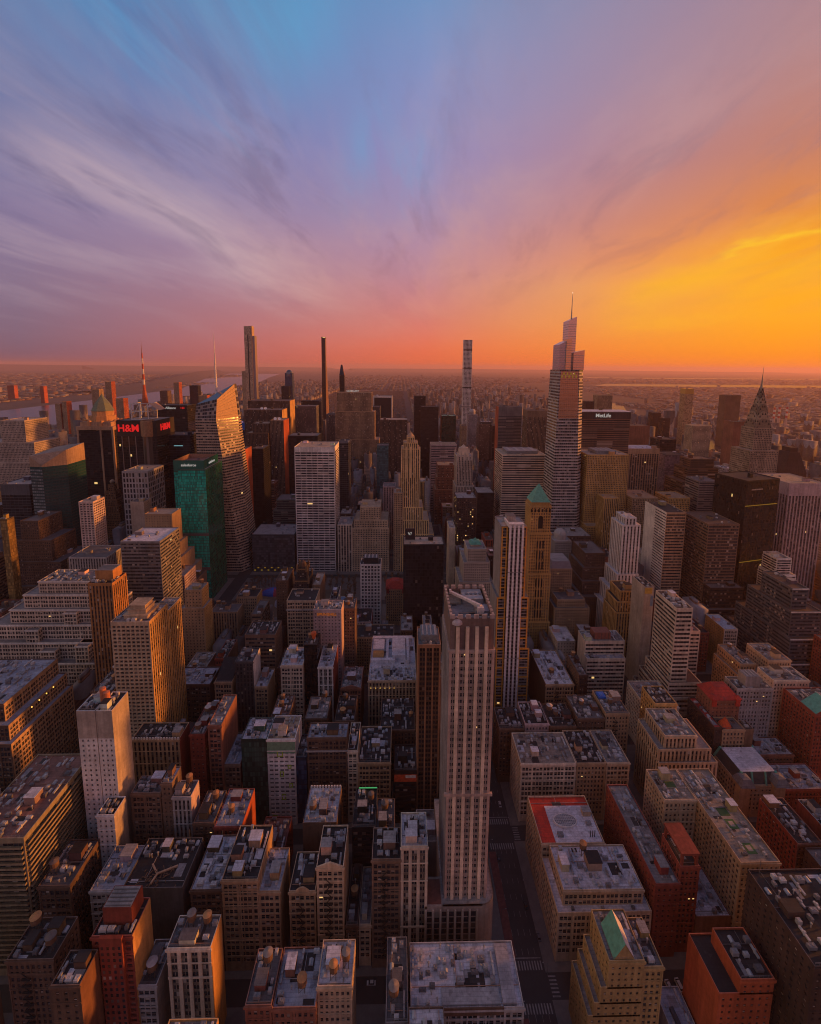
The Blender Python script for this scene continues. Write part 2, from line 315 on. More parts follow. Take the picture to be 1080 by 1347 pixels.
NEAR = [False]    # set while a nearby building is being made: its windows are separate parts
SPAN = []         # dark spandrels of the pier-fronted facades, collected per building
def facade(face, x0, x1, y0, y1, z0, z1, sty, simple, top=1.4, bot=0., blank_above=None):
    """returns wall quads and a list of window items (each a list of quads)"""
    P = face_map(face, x0, x1, y0, y1)
    Wd = (x1-x0) if face in 'SN' else (y1-y0); Ht = z1-z0
    st = STY[sty]; m = st['m']; wall = []; items = []
    def q(u0, u1, v0, v1, d=0.): return P(u0, d, v0)+P(u1, d, v0)+P(u1, d, v1)+P(u0, d, v1)
    zt = z1 - top
    if blank_above: zt = min(zt, blank_above)
    if m == 'x' or Wd < 2.5 or zt - z0 - bot < 3.0:
        return [q(0, Wd, z0, z1)], []
    d = 0. if simple else st.get('d', .28)
    fl = st['fl']; zb = z0 + bot
    nf = max(1, int(round((zt-zb)/fl))); fh = (zt-zb)/nf
    def reveal(u0, u1, v0, v1):
        if simple: return
        wall.append(P(u0,0,v0)+P(u0,d,v0)+P(u0,d,v1)+P(u0,0,v1)); wall.append(P(u1,d,v0)+P(u1,0,v0)+P(u1,0,v1)+P(u1,d,v1))
        wall.append(P(u0,0,v0)+P(u1,0,v0)+P(u1,d,v0)+P(u0,d,v0)); wall.append(P(u0,d,v1)+P(u1,d,v1)+P(u1,0,v1)+P(u0,0,v1))
    if m == 'h':
        e0, e1 = (.7, Wd-.7)
        if st.get('half'): e0 = Wd*.5
        ww = fh*st['hf']; prev = z0
        wall.append(q(0, e0, z0, z1)); wall.append(q(e1, Wd, z0, z1))
        nm = max(1, int((e1-e0)/2.4))
        for i in range(nf):
            a = zb + i*fh + (fh-ww)*.62; c_ = a + ww
            wall.append(q(e0, e1, prev, a)); prev = c_
            reveal(e0, e1, a, c_)
            if simple: items.append([q(e0+(e1-e0)*k/3, e0+(e1-e0)*(k+1)/3, a, c_) for k in range(3)])
            else:
                items.append([q(e0+(e1-e0)*k/nm+.05, e0+(e1-e0)*(k+1)/nm-.05, a, c_, d-.02) for k in range(nm)])
                wall.append(q(e0, e1, a, c_, d))
            s = st.get('slab')
            if s and i % 1 == 0:
                z = a - .45
                for bb in (.18, ):
                    wall.append(P(e0,0,z)+P(e1,0,z)+P(e1,-s,z)+P(e0,-s,z)); wall.append(P(e0,-s,z+1.15)+P(e1,-s,z+1.15)+P(e1,-s+.12,z+1.15)+P(e0,-s+.12,z+1.15))
                    wall.append(P(e0,-s,z)+P(e1,-s,z)+P(e1,-s,z+1.15)+P(e0,-s,z+1.15)); wall.append(P(e1,-s+.12,z)+P(e0,-s+.12,z)+P(e0,-s+.12,z+1.15)+P(e1,-s+.12,z+1.15))
                    wall.append(P(e0,-s+.12,z+.16)+P(e1,-s+.12,z+.16)+P(e1,0,z+.16)+P(e0,0,z+.16))
                    wall.append(P(e0,0,z)+P(e0,-s,z)+P(e0,-s,z+1.15)+P(e0,0,z+1.15)); wall.append(P(e1,-s,z)+P(e1,0,z)+P(e1,0,z+1.15)+P(e1,-s,z+1.15))
        wall.append(q(e0, e1, prev, z1))
        return wall, items
    if m == 'g':
        nb_ = max(1, int(round(Wd/st['bay']))); bw = Wd/nb_; mu = st['mu']; sp = st['sp']*fh
        if simple: nb_ = max(1, nb_//2); bw = Wd/nb_
        gl = []
        wall.append(q(0, Wd, zt, z1)); 
        if bot: wall.append(q(0, Wd, z0, zb))
        for i in range(nf):
            a = zb+i*fh
            wall.append(q(0, Wd, a, a+sp*.5))
            for k in range(nb_): gl.append(q(k*bw+mu*.5, (k+1)*bw-mu*.5, a+sp*.5, a+fh, .06))
        if not simple:
            for k in range(nb_+1):
                u0, u1 = max(0, k*bw-mu*.5), min(Wd, k*bw+mu*.5); wall.append(q(u0, u1, zb, zt, -.06))
            wall.append(q(0, Wd, zb, zt, .1))
        else: wall.append(q(0, Wd, zb, zt, .12))
        return wall, [gl]
    nb_ = max(1, int(round((Wd-.8)/st['bay']))); em = st.get('em', .6); bw = (Wd-2*em)/nb_; ww = bw*st['wf']
    grp = st.get('grp', 0); ops = []
    for k in range(nb_):
        c_ = em + (k+.5)*bw
        if grp and bw: c_ += ((grp-1)/2 - (k % grp))*bw*.09 if nb_ >= grp else 0
        ops.append((c_-ww/2, c_+ww/2))
    if m == 'v':
        wall.append(q(0, Wd, z0, zb)) if bot else None
        wall.append(q(0, Wd, zt, z1)); pu = 0.
        for (a, c_) in ops:
            wall.append(q(pu, a, zb, zt)); pu = c_
            reveal(a, c_, zb, zt); it = []
            own = []
            for i in range(nf):
                z = zb+i*fh; SPAN.append(q(a, c_, z, z+fh*.36, d-.08 if d else 0.))
                nsub = 2 if (c_-a) > 2.2 and not simple else 1
                for s in range(nsub):
                    w_ = (c_-a)/nsub; (own if NEAR[0] and not simple else it).append(q(a+s*w_+(.08 if nsub > 1 else 0), a+(s+1)*w_-(.08 if nsub > 1 else 0), z+fh*.36, z+fh, d))
            if not simple and (c_-a) > 2.2: wall.append(q(a, c_, zb, zt, d+.05))
            if it: items.append(it)
            items += [own[i_:i_+nsub] for i_ in range(0, len(own), nsub)]
        wall.append(q(pu, Wd, zb, zt))
        return wall, items
    wh = fh*st['hf']; prev = z0
    for i in range(nf):
        a = zb+i*fh+(fh-wh)*.55; c_ = a+wh
        wall.append(q(0, Wd, prev, a)); prev = c_; pu = 0.
        for (u0, u1) in ops:
            wall.append(q(pu, u0, a, c_)); pu = u1
            if simple: items.append([q(u0, u1, a, c_)])
            else:
                reveal(u0, u1, a, c_)
                if u1-u0 > 4:
                    n3 = 3; items.append([q(u0+(u1-u0)*k/n3+.04, u0+(u1-u0)*(k+1)/n3-.04, a, c_, d) for k in range(n3)]); wall.append(q(u0, u1, a, c_, d+.03))
                else:
                    mz = a+(c_-a)*.47
                    items.append([q(u0, u1, a, mz, d), q(u0, u1, mz+.09, c_, d-.04)]); wall.append(q(u0, u1, mz, mz+.09, d-.05))
        wall.append(q(pu, Wd, a, c_))
    wall.append(q(0, Wd, prev, z1))
    return wall, items

def roof_quads(x0, x1, y0, y1, z1, ph=.9, t=.35):
    """flat roof inside a parapet: (roof, parapet)"""
    z = z1-ph; a, b_, c_, d = x0+t, x1-t, y0+t, y1-t
    par = [(a,c_,z1, a,d,z1, a,d,z, a,c_,z), (b_,d,z1, b_,c_,z1, b_,c_,z, b_,d,z), (b_,c_,z1, a,c_,z1, a,c_,z, b_,c_,z), (a,d,z1, b_,d,z1, b_,d,z, a,d,z),
           (x0,y0,z1, x1,y0,z1, b_,c_,z1, a,c_,z1), (x1,y0,z1, x1,y1,z1, b_,d,z1, b_,c_,z1), (x1,y1,z1, x0,y1,z1, a,d,z1, b_,d,z1), (x0,y1,z1, x0,y0,z1, a,c_,z1, a,d,z1)]
    return [(a,c_,z, b_,c_,z, b_,d,z, a,d,z)], par

# ------------------------------------------------------------------ roof furniture (built as parts of their building)
def bulkhead(root, x, y, z, w, d, h, tint, rtint):
    o = mesh_obj('roof_bulkhead', box(-w/2, w/2, -d/2, d/2, 0, h) + box(-.5, .5, -d/2-.04, -d/2+.1, 0, min(2.1, h*.8)), M['wall'], root, tint)
    o.location = (x, y, z)
    mesh_obj('bulkhead_roof', box(-w/2-.2, w/2+.2, -d/2-.2, d/2+.2, h-.02, h+.22, True), M['roof'], o, rtint)
    return o
def air_unit(root, x, y, z, w, d, h, rz=0.):
    q = box(-w/2, w/2, -d/2, d/2, .35, h, True) + box(-w/2+.1, -w/2+.3, -d/2, d/2, 0, .36) + box(w/2-.3, w/2-.1, -d/2, d/2, 0, .36)
    n = 2 if w > 2.6 else 1
    for k in range(n):
        q += lathe((k-(n-1)/2)*w*.5, 0, [(min(w/n, d)*.42, h), (min(w/n, d)*.42, h+.25), (min(w/n, d)*.34, h+.25), (.01, h+.12)], 10)
    o = mesh_obj('air_unit', q, M['metal'], root, R.choice([(.34,.34,.34), (.24,.24,.25), (.46,.45,.44), (.12,.12,.13), (.18,.18,.19)]))
    o.location = (x, y, z); o.rotation_euler = (0, 0, rz); return o
def water_tank(root, x, y, z, r=1.9, h=3.6, leg=3.0, tint=None):
    q = lathe(0, 0, [(r*.96, leg), (r, leg+h*.5), (r*.97, leg+h)], 14); q.append((-r*.6,-r*.6,leg, -r*.6,r*.6,leg, r*.6,r*.6,leg, r*.6,-r*.6,leg))
    for k in (.12, .35, .6, .86): q += lathe(0, 0, [(r*1.015, leg+h*k), (r*1.015, leg+h*k+.09)], 14)
    o = mesh_obj('water_tank', q, M['wood'] if tint is None else M['paint'], root, tint); o.location = (x, y, z)
    mesh_obj('tank_roof', lathe(0, 0, [(r*1.08, leg+h-.02), (.04, leg+h+r*.42)], 14), M['tankcap'], o, tint or R.choice([(.46,.235,.09), (.46,.235,.09), (.40,.19,.07), (.22,.19,.17), (.13,.11,.10), (.42,.38,.36)]))
    s = []
    for sx in (-1, 1):
        for sy in (-1, 1): s += box(sx*r*.62-.12, sx*r*.62+.12, sy*r*.62-.12, sy*r*.62+.12, 0, leg)
    s += box(-r*.8, r*.8, -r*.8, r*.8, leg-.22, leg-.01, True) + beam((-r*.62,-r*.62,.2), (r*.62,-r*.62,leg-.3), .1) + beam((r*.62,-r*.62,.2), (r*.62,r*.62,leg-.3), .1)
    mesh_obj('tank_stand', s, M['metal'], o, (.06,.055,.05)); return o
def skylight(root, x, y, z, w, d):
    q = box(-w/2, w/2, -d/2, d/2, 0, .5); hh = .5+w*.28
    q += [(-w/2,-d/2,.5, 0,-d/2,hh, 0,d/2,hh, -w/2,d/2,.5)[:12], (0,-d/2,hh, w/2,-d/2,.5, w/2,d/2,.5, 0,d/2,hh)]
    o = mesh_obj('skylight', q, M['metal'], root, (.34,.37,.40), tris=[(-w/2,-d/2,.5, w/2,-d/2,.5, 0,-d/2,hh), (w/2,d/2,.5, -w/2,d/2,.5, 0,d/2,hh)]); o.location = (x, y, z); return o
def roof_duct(root, x, y, z, L, along_y):
    q = (box(-.45, .45, -L/2, L/2, .5, 1.3, True) if along_y else box(-L/2, L/2, -.45, .45, .5, 1.3, True)) + box(-.4, .4, -.4, .4, 0, 2.0)
    o = mesh_obj('roof_duct', q, M['metal'], root, R.choice([(.35,.35,.35), (.22,.22,.23), (.47,.46,.45)])); o.location = (x, y, z); return o
def vent_pipe(root, x, y, z):
    h = R.uniform(1.0, 2.6)
    o = mesh_obj('roof_vent', lathe(0, 0, [(.22, 0), (.22, h), (.5, h), (.5, h+.35), (.05, h+.5)], 8), M['metal'], root, (.3,.29,.28)); o.location = (x, y, z); return o
def roof_patch(root, x, y, z, w, d, tint):
    o = mesh_obj('roof_patch', box(-w/2, w/2, -d/2, d/2, 0, .05), M['roof'], root, tint); o.location = (x, y, z); return o

def scatter_roof(root, x0, x1, y0, y1, z, k, u, w, tint, rtint, near, avoid=()):
    """bulkheads, tanks, plant, ducts and patches on one flat roof, none overlapping"""
    taken = list(avoid)
    def spot(w_, d_, back=.5):
        for _ in range(30):
            x = R.uniform(x0+.8+w_/2, x1-.8-w_/2) if x1-x0 > w_+1.8 else None
            if x is None or y1-y0 < d_+1.8: return None
            y = R.uniform(y0+.8+d_/2, y1-.8-d_/2)
            if all(abs(x-a) > (w_+c_)/2+.3 or abs(y-b_) > (d_+e)/2+.3 for a, b_, c_, e in taken):
                taken.append((x, y, w_, d_)); return x, y
        return None
    Wx, Dy = x1-x0, y1-y0
    if near: u = int(u*1.6+Wx*Dy/140)
    for _ in range(k):
        w_, d_ = min(R.uniform(4, 8), Wx*.42), min(R.uniform(4, 7), Dy*.42); p = spot(w_, d_)
        if p: bulkhead(root, p[0], p[1], z, w_, d_, R.uniform(3, 5.5), [v*R.uniform(.8, 1.15) for v in tint], R.choice([rtint, COL['greyl'], COL['tar'], COL['roofwhite']]))
    for _ in range(w):
        r = R.uniform(1.7, 2.3); p = spot(r*2.2, r*2.2)
        if p: water_tank(root, p[0], p[1], z, r, R.uniform(2.7, 3.5), R.uniform(2., 4.2))
    if near and Wx > 6 and Dy > 8:
        xx = R.uniform(x0+1, x1-1); yy = R.uniform(y0+1, y1-4)
        mesh_obj('pipe_run', beam((x0+.8, yy, z+.35), (x1-.8, yy, z+.35), .22) + beam((xx, yy, z+.35), (xx, y1-1, z+.35), .22), M['metal'], root, R.choice([(.30,.28,.27), (.10,.10,.10), (.40,.22,.14)]))
        if R.random() < .5: xx = R.uniform(x0+1, x1-1); mesh_obj('roof_antenna', beam((xx, y1-1.2, z), (xx, y1-1.2, z+R.uniform(4, 8)), .14), M['metal'], root, (.12,.12,.12))
        if R.random() < .45:
            q = []
            for i in range(int(Wx/2)+1): xx = x0+.6+i*(Wx-1.2)/max(1, int(Wx/2)); q += beam((xx, y0+.6, z), (xx, y0+.6, z+1.9), .07)
            mesh_obj('roof_railing', q + beam((x0+.6, y0+.6, z+1.9), (x1-.6, y0+.6, z+1.9), .08) + beam((x0+.6, y0+.6, z+1.4), (x1-.6, y0+.6, z+1.4), .06), M['metal'], root, (.16,.16,.16))
    for _ in range(u):
        w_, d_ = R.uniform(1.2, 3.4), R.uniform(1.1, 2.4); p = spot(w_, d_)
        if p: air_unit(root, p[0], p[1], z, w_, d_, R.uniform(1.2, 2.3), R.choice([0, 0, RD(90)]) if w_ < 2.5 else 0)
    if near:
        for _ in range(max(1, int(Wx*Dy/150))):
            L = R.uniform(3, min(9, max(3.2, Dy*.5))); p = spot(1.2, L)
            if p: roof_duct(root, p[0], p[1], z, L, True)
        for _ in range(max(2, int(Wx*Dy/80))):
            p = spot(1.9, 2.6)
            if p: skylight(root, p[0], p[1], z, 1.9, 2.6) if R.random() < .5 else vent_pipe(root, p[0], p[1], z)
        for _ in range(3 + int(Wx*Dy/130)):
            w_, d_ = R.uniform(1.6, 6), R.uniform(1.6, 7)
            if Wx > w_+2 and Dy > d_+2:
                roof_patch(root, R.uniform(x0+.8+w_/2, x1-.8-w_/2), R.uniform(y0+.8+d_/2, y1-.8-d_/2), z+.004+.004*R.random(), w_, d_,
                           R.choice([[v*1.25 for v in rtint], [v*.7 for v in rtint], (.30,.29,.30), (.03,.028,.028), (.58,.57,.61), (.05,.046,.046), (.025,.024,.025)]))

def put_windows(root, items, name='window', mat=None, cx=0., cy=0.):
    """the hundred windows that show largest become parts of their own, the rest one part"""
    if SPAN: mesh_obj('spandrel', SPAN, M['wall'], root, (.10,.075,.06)); SPAN.clear()
    if not items: return
    rot = root.rotation_euler.z; scored = []
    cz_, sz_ = math.cos(rot), math.sin(rot)
    for face, it, mt in items:
        q = it[0]; ox, oy, oz = q[0], q[1], q[2]
        wx, wy = root.location.x + ox*cz_-oy*sz_, root.location.y + ox*sz_+oy*cz_
        dd = math.sqrt(wx*wx + wy*wy + (oz-CAMZ)**2); ppm = 613/dd
        nx, ny = {'S': (0,-1), 'E': (1,0), 'W': (-1,0), 'N': (0,1)}[face]
        nx, ny = nx*cz_-ny*sz_, nx*sz_+ny*cz_
        cosv = max(0., -(nx*wx+ny*wy)/dd)
        h = abs(q[8]-q[2]) if len(it) < 3 else abs(it[-1][8]-q[2])
        wl = max(math.hypot(g[3]-g[0], g[4]-g[1]) for g in it[:1]) * (len(it) if abs(it[-1][2]-q[2]) < .01 else 1)
        scored.append((h*wl*ppm*ppm*cosv, h*ppm, face, it, mt))
    scored.sort(key=lambda s: -s[0])
    own = [s for s in scored if s[0] > 3.2 and s[1] > 1.3][:100]
    ids = {id(s[3]) for s in own}
    for s in own: mesh_obj(name, s[3], s[4], root)
    rest = {}
    for s in scored:
        if id(s[3]) not in ids: rest.setdefault(s[4].name, (s[4], []))[1].extend(s[3])
    for mt, qs in rest.values():
        o = mesh_obj(name, qs, mt, root); o['kind'] = 'stuff'

FOOT = []         # footprints of everything built, for the filler
def building(name, label, cat, x0, x1, y0, y1, H, sty, wall, roof, opt, group=None):
    cx, cy = (x0+x1)/2, (y0+y1)/2
    root = thing(name, label, cat, (cx, cy, 0), RD(opt.get('rot', 0)), group)
    FOOT.append((x0, x1, y0, y1, H))
    sf, _, ss = sty.partition('/'); ss = ss or sf
    wf, _, ws = wall.partition('/'); ws = ws or wf
    tw, tsd = COL[wf], COL[ws]; tr = COL['roofwhite'] if roof == 'white' else COL[roof]
    if y0 < 430 and roof in ('greyl', 'beige', 'pinkroof', 'blue'): tr = tuple(v*.74 for v in tr)
    simple = y0 > 620; near = y0 < 430; NEAR[0] = y0 < 470
    tiers = opt.get('t') or [(0, 0, 0, 0, 0, 1)]
    X0, X1, Y0, Y1 = x0-cx, x1-cx, y0-cy, y1-cy
    wq, sq, rq, pq, items = [], [], [], [], []
    for i, (a, b_, c_, d, f0, f1) in enumerate(tiers):
        tx0, tx1, ty0, ty1 = X0+a, X1+b_, Y0+c_, Y1+d
        z0 = f0*H - (.9 if i else 0); z1 = f1*H
        last = i == len(tiers)-1
        band = opt.get('band'); ba = band*H if band and last else None
        gbot = 0. if i else (0 if simple else 5.)
        for face in 'SEWN':
            st = sf if face == 'S' else ss
            if face == 'N': st = 'x'
            if face == 'E' and x0 > 130: st = 'x'
            if face == 'W' and x1 < -60: st = 'x'
            mt = M[STY[st].get('mat', 'glass')]
            w_, it = facade(face, tx0, tx1, ty0, ty1, z0, z1, st, simple, top=(2.6 if last else 1.8) if near else 1.8, bot=gbot if st not in ('g', 'dk') else 0, blank_above=ba)
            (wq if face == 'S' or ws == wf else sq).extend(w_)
            items += [(face, g, mt) for g in it]
        r_, p_ = roof_quads(tx0, tx1, ty0, ty1, z1); rq += r_; pq += p_
    gtint = tw if sf in ('g',) else None
    top_ = [q for i_ in range(0, len(pq), 8) for q in pq[i_+4:i_+8]]; pq = [q for i_ in range(0, len(pq), 8) for q in pq[i_:i_+4]]
    mesh_obj('coping', top_, M['wall'], root, [min(.75, v*1.25+.06) for v in tw])
    mesh_obj('wall', wq + pq, M['wall'], root, [v*.35 for v in tw] if sf == 'g' and wf != 'tan' else tw)
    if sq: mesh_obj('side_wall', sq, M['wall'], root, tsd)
    if SPAN: mesh_obj('spandrel', SPAN, M['wall'], root, [v*.30+.004 for v in tw]); SPAN.clear()
    mesh_obj('roof', rq, M['roof'], root, tr)
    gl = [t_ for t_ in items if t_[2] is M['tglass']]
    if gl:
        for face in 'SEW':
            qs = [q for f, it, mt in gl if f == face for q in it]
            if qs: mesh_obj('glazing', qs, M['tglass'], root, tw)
    cur = [t_ for t_ in items if t_[2] is M['dkglass'] and len(t_[1]) > 60]
    if cur:
        for face in 'SEW':
            qs = [q for f, it, mt in cur if f == face for q in it]
            if qs: mesh_obj('glazing', qs, M['dkglass'], root)
    skip = {id(t_) for t_ in gl+cur}
    rest_ = [t_ for t_ in items if id(t_) not in skip]
    put_windows(root, [t_ for t_ in rest_ if len(t_[1]) <= 2]); put_windows(root, [t_ for t_ in rest_ if len(t_[1]) > 2], 'window_glazing')
    NEAR[0] = False; opt['_X'] = (X0, X1, Y0, Y1)
    a, b_, c_, d, f0, f1 = tiers[-1]
    tx0, tx1, ty0, ty1, z1 = X0+a, X1+b_, Y0+c_, Y1+d, f1*H
    zr = z1-.9; av = []
    if near and H < 95:
        g_ = tiers[0]; sx0, sx1, sy0, fz = X0+g_[0], X1+g_[1], Y0+g_[2], H*g_[5]; pil = []
        if STY[sf]['m'] == 'p' and sf in 'pP':
            n_ = max(1, int((sx1-sx0)/STY[sf]['bay']/3))
            for k in range(n_+1): xx = sx0+.05+(sx1-sx0-.7)*k/n_; pil += box(xx, xx+.6, sy0-.22, sy0-.004, 0, fz-2.2, True)
            mesh_obj('pilaster', pil, M['wall'], root, [min(1, v*1.08) for v in tw])
        if sf in ('p', 'P', 'q') and name in ('loft_building', 'city_building') and H < 72 and (int(x0*7) % 3 == 0):
            fx = sx0+(sx1-sx0)*.3; q = []; fh = STY[sf]['fl']
            for f in range(2, int(fz/fh)-1):
                z = f*fh; q += box(fx, fx+4.2, sy0-1.3, sy0-.25, z, z+.12, True)+box(fx, fx+4.2, sy0-1.34, sy0-1.26, z+.95, z+1.05, True)
                q += beam((fx+.4, sy0-.8, z+.1), (fx+3.6, sy0-.8, z+fh), .3) if f % 2 else beam((fx+3.6, sy0-.8, z+.1), (fx+.4, sy0-.8, z+fh), .3)
            mesh_obj('fire_escape', q, M['metal'], root, (.03,.028,.027))
    deco(root, opt, tx0, tx1, ty0, ty1, z1, zr, tw, tsd, tr, av, near)
    if near and STY[sf]['m'] in 'pv' and H < 90 and not opt.get('nocorn'):
        t_ = [min(1, v*1.12) for v in tw]
        mesh_obj('cornice', box(tx0-.5, tx1+.5, ty0-.55, ty0-.004, z1-1.5, z1-.45, True) + box(tx0-.25, tx1+.25, ty0-.28, ty0-.004, z1-2.1, z1-1.51, True), M['wall'], root, t_)
        if len(tiers) == 1:
            for fz_ in (.16, .34, .72, .86)[R.choice([0, 1, 2]):]:
                zc = H*fz_; mesh_obj('belt_course', box(tx0-.12, tx1+.12, ty0-.34, ty0-.004, zc, zc+R.choice([.4, .6, .9]), True), M['wall'], root, t_)
    scatter_roof(root, tx0, tx1, ty0, ty1, zr, opt.get('k', 1), opt.get('u', 2), opt.get('w', 0), tw, tr, near, av)
    if len(tiers) > 1 and y0 < 500:
        a, b_, c_, d, f0, f1 = tiers[0]; a2, b2, c2, d2 = tiers[1][:4]
        if c2-c > 3 if False else (c2 - c_) > 3:
            for _ in range(3): air_unit(root, R.uniform(X0+a+2, X1+b_-2), Y0+c_+ (c2-c_)*.5, f1*H-.9, 1.6, 1.4, 1.3)
    return root

def deco(root, o, x0, x1, y0, y1, z1, zr, tw, ts, tr, av, near):
    """one-off features named in a building's options"""
    W_, D_ = x1-x0, y1-y0; mx, my = (x0+x1)/2, (y0+y1)/2
    g = o.get
    if g('cap'):
        if g('cap') == 2:
            for i, (f, h0, h1) in enumerate(((.62, 0, 3.4), (.46, 3.4, 6.6), (.40, 6.6, 9.6))):
                w_, d_ = W_*f, D_*f
                mesh_obj('rooftop_tier', box(mx-w_/2+1.5, mx+w_/2+1.5, my-d_/2, my+d_/2, zr+h0, zr+h1-.6) + box(mx-w_/2+.9, mx+w_/2+2.1, my-d_/2-.6, my+d_/2+.6, zr+h1-.6, zr+h1, True), M['wall'], root, COL['ltan'])
            av.append((mx+1.5, my, W_*.7, D_*.7))
        else:
            w_, d_ = W_*.72, D_*.62; yy = my+D_*.12
            mesh_obj('rooftop_block', box(mx-w_/2, mx+w_/2, yy-d_/2, yy+d_/2, zr, zr+9), M['wall'], root, tw)
            mesh_obj('roof_grille', box(mx-w_/2+.4, mx+w_/2-.4, yy-d_/2+.4, yy+d_/2-.4, zr+9, zr+9.15), M['roof'], root, COL['greyl'])
            for k in range(5): mesh_obj('grille_bar', box(mx-w_/2+.8, mx+w_/2-.8, yy-d_/2+.7+k*d_/5.6, yy-d_/2+1.1+k*d_/5.6, zr+9.15, zr+9.5), M['metal'], root, (.12,.12,.12))
            av.append((mx, yy, w_, d_))
    if g('redcenter'):
        w_ = W_*.56; mesh_obj('red_bay', box(mx-w_/2, mx+w_/2, y0-1.5, y0-.01, 0, z1+.6, True), M['wall'], root, tw); q = []
        for f in range(int(z1/3.1)-1):
            for k in range(4): xx = mx-w_/2+w_*(k+.28)/4; q.append((xx, y0-1.53, 3+f*3.1, xx+w_*.11, y0-1.53, 3+f*3.1, xx+w_*.11, y0-1.53, 4.6+f*3.1, xx, y0-1.53, 4.6+f*3.1))
        for q1 in q[-100:]: mesh_obj('window', [q1], M['glass'], root)
        if len(q) > 100: o_ = mesh_obj('window', q[:-100], M['glass'], root); o_['kind'] = 'stuff'
    if g('redborder'):
        a, b_, c_, d = x0+9, x1-.6, y0+.6, y1-6.5
        mesh_obj('roof_terrace', box(a, b_, c_, d, zr, zr+.25), M['roof'], root, COL['roofwhite']); n = 26; ex, ey = x0+19, y0+14
        ring = lambda s, z: [(ex+7.5*s*math.cos(2*math.pi*i/n), ey+4.6*s*math.sin(2*math.pi*i/n), z) for i in range(n)]
        A, B = ring(1., zr+.26), ring(1., zr+1.3); Cc = ring(.9, zr+1.3)
        mesh_obj('oval_skylight_rim', [(*A[i], *A[(i+1)%n], *B[(i+1)%n], *B[i]) for i in range(n)]+[(*B[i], *B[(i+1)%n], *Cc[(i+1)%n], *Cc[i]) for i in range(n)], M['paint'], root, (.62,.58,.55))
        mesh_obj('oval_skylight', [], M['tglass'], root, (.30,.30,.32), tris=poly_tris([(p[0], p[1], zr+1.2) for p in Cc]))
        bars = []
        for k in range(-5, 6): yy = 4.1*math.sqrt(max(0, 1-(k/6.)**2)); bars += box(ex+k*1.12-.08, ex+k*1.12+.08, ey-yy, ey+yy, zr+1.21, zr+1.36)
        for k in range(-3, 4): xx = 6.7*math.sqrt(max(0, 1-(k/4.)**2)); bars += box(ex-xx, ex+xx, ey+k*1.02-.08, ey+k*1.02+.08, zr+1.37, zr+1.48)
        mesh_obj('skylight_grid', bars, M['metal'], root, (.5,.48,.46))
        for k in range(3): mesh_obj('flue_pipe', lathe(x0+31+k*1.3, y0+4, [(.28, zr), (.28, zr+4.5)], 8), M['metal'], root, (.04,.04,.04))
        air_unit(root, x0+13, y0+5, zr+.25, 3.4, 2.4, 1.8); air_unit(root, x0+33, y0+12, zr+.25, 3, 2.2, 1.8); bulkhead(root, x0+34, y0+19, zr+.25, 5, 4, 3.2, tw, COL['greyl']); av.append((mx, my, W_, D_))
    if g('bays'):
        X0, X1, Y0, Y1 = o['_X']
        for (fx, w_, dy, zt) in ((.30, 13, 7, .40), (.62, 14, 8, .52), (.52, 12, 16, .66), (.80, 12, 8, .56), (.70, 12, 22, .78)):
            a = X0+(X1-X0)*fx; wq, it = facade('S', a, a+w_, Y0+dy-7, Y0+dy+6, 0, z1*zt, 'P', False); w2, i2 = facade('E', a, a+w_, Y0+dy-7, Y0+dy+6, 0, z1*zt, 'P', False)
            rr, pp = roof_quads(a, a+w_, Y0+dy-7, Y0+dy+6, z1*zt); mesh_obj('projecting_bay', wq+w2+pp, M['wall'], root, tw); mesh_obj('bay_roof', rr, M['roof'], root, tr)
            put_windows(root, [('S', q, M['glass']) for q in it]+[('E', q, M['glass']) for q in i2])
            mesh_obj('white_ledge', box(a-.4, a+w_+.4, Y0+dy-7.4, Y0+dy-7.01, z1*zt-1.2, z1*zt-.2, True), M['wall'], root, COL['white'])
    if g('tl'):
        for (a, b_, c_, d, f0, f1) in o['t']:
            zz = z1*f1
            mesh_obj('white_ledge', box(o['_X'][0]+a-.5, o['_X'][1]+b_+.5, o['_X'][2]+c_-.5, o['_X'][2]+c_-.01, zz-1.2, zz-.2, True)+box(o['_X'][1]+b_+.01, o['_X'][1]+b_+.5, o['_X'][2]+c_, o['_X'][3]+d, zz-1.2, zz-.2, True), M['wall'], root, COL['white'])
    if g('belfry'):
        for sx in (x0+.7, x1-1.9):
            for sy in (y0+.7, y1-1.9): mesh_obj('belfry_pier', box(sx, sx+1.2, sy, sy+1.2, zr, zr+7), M['wall'], root, tw)
        mesh_obj('belfry_roof', box(x0+.3, x1-.3, y0+.3, y1-.3, zr+7, zr+8.2, True), M['wall'], root, tw); av.append((mx, my, W_, D_))
    if g('gable'):
        gw = 9. if g('gable') == 1 else 22.; gx = mx-1 if g('gable') == 1 else mx-6; h0, h1 = zr+.9, zr+8.5
        ya, yb = y0+.6, y0+min(D_*.8, 14)
        mesh_obj('gable_wall', box(gx-gw/2, gx+gw/2, ya, yb, zr, h0), M['wall'], root, tw, tris=[(gx-gw/2,ya,h0, gx+gw/2,ya,h0, gx,ya,h1), (gx+gw/2,yb,h0, gx-gw/2,yb,h0, gx,yb,h1)])
        mesh_obj('copper_roof', [(gx-gw/2-.3,yb+.2,h0, gx-gw/2-.3,ya-.2,h0, gx,ya-.2,h1+.25, gx,yb+.2,h1+.25)], M['copper'], root)
        mesh_obj('gable_roof', [(gx,yb+.2,h1+.25, gx,ya-.2,h1+.25, gx+gw/2+.3,ya-.2,h0, gx+gw/2+.3,yb+.2,h0)], M['copper'] if g('gable') == 2 else M['roof'], root, COL['roofwhite'])
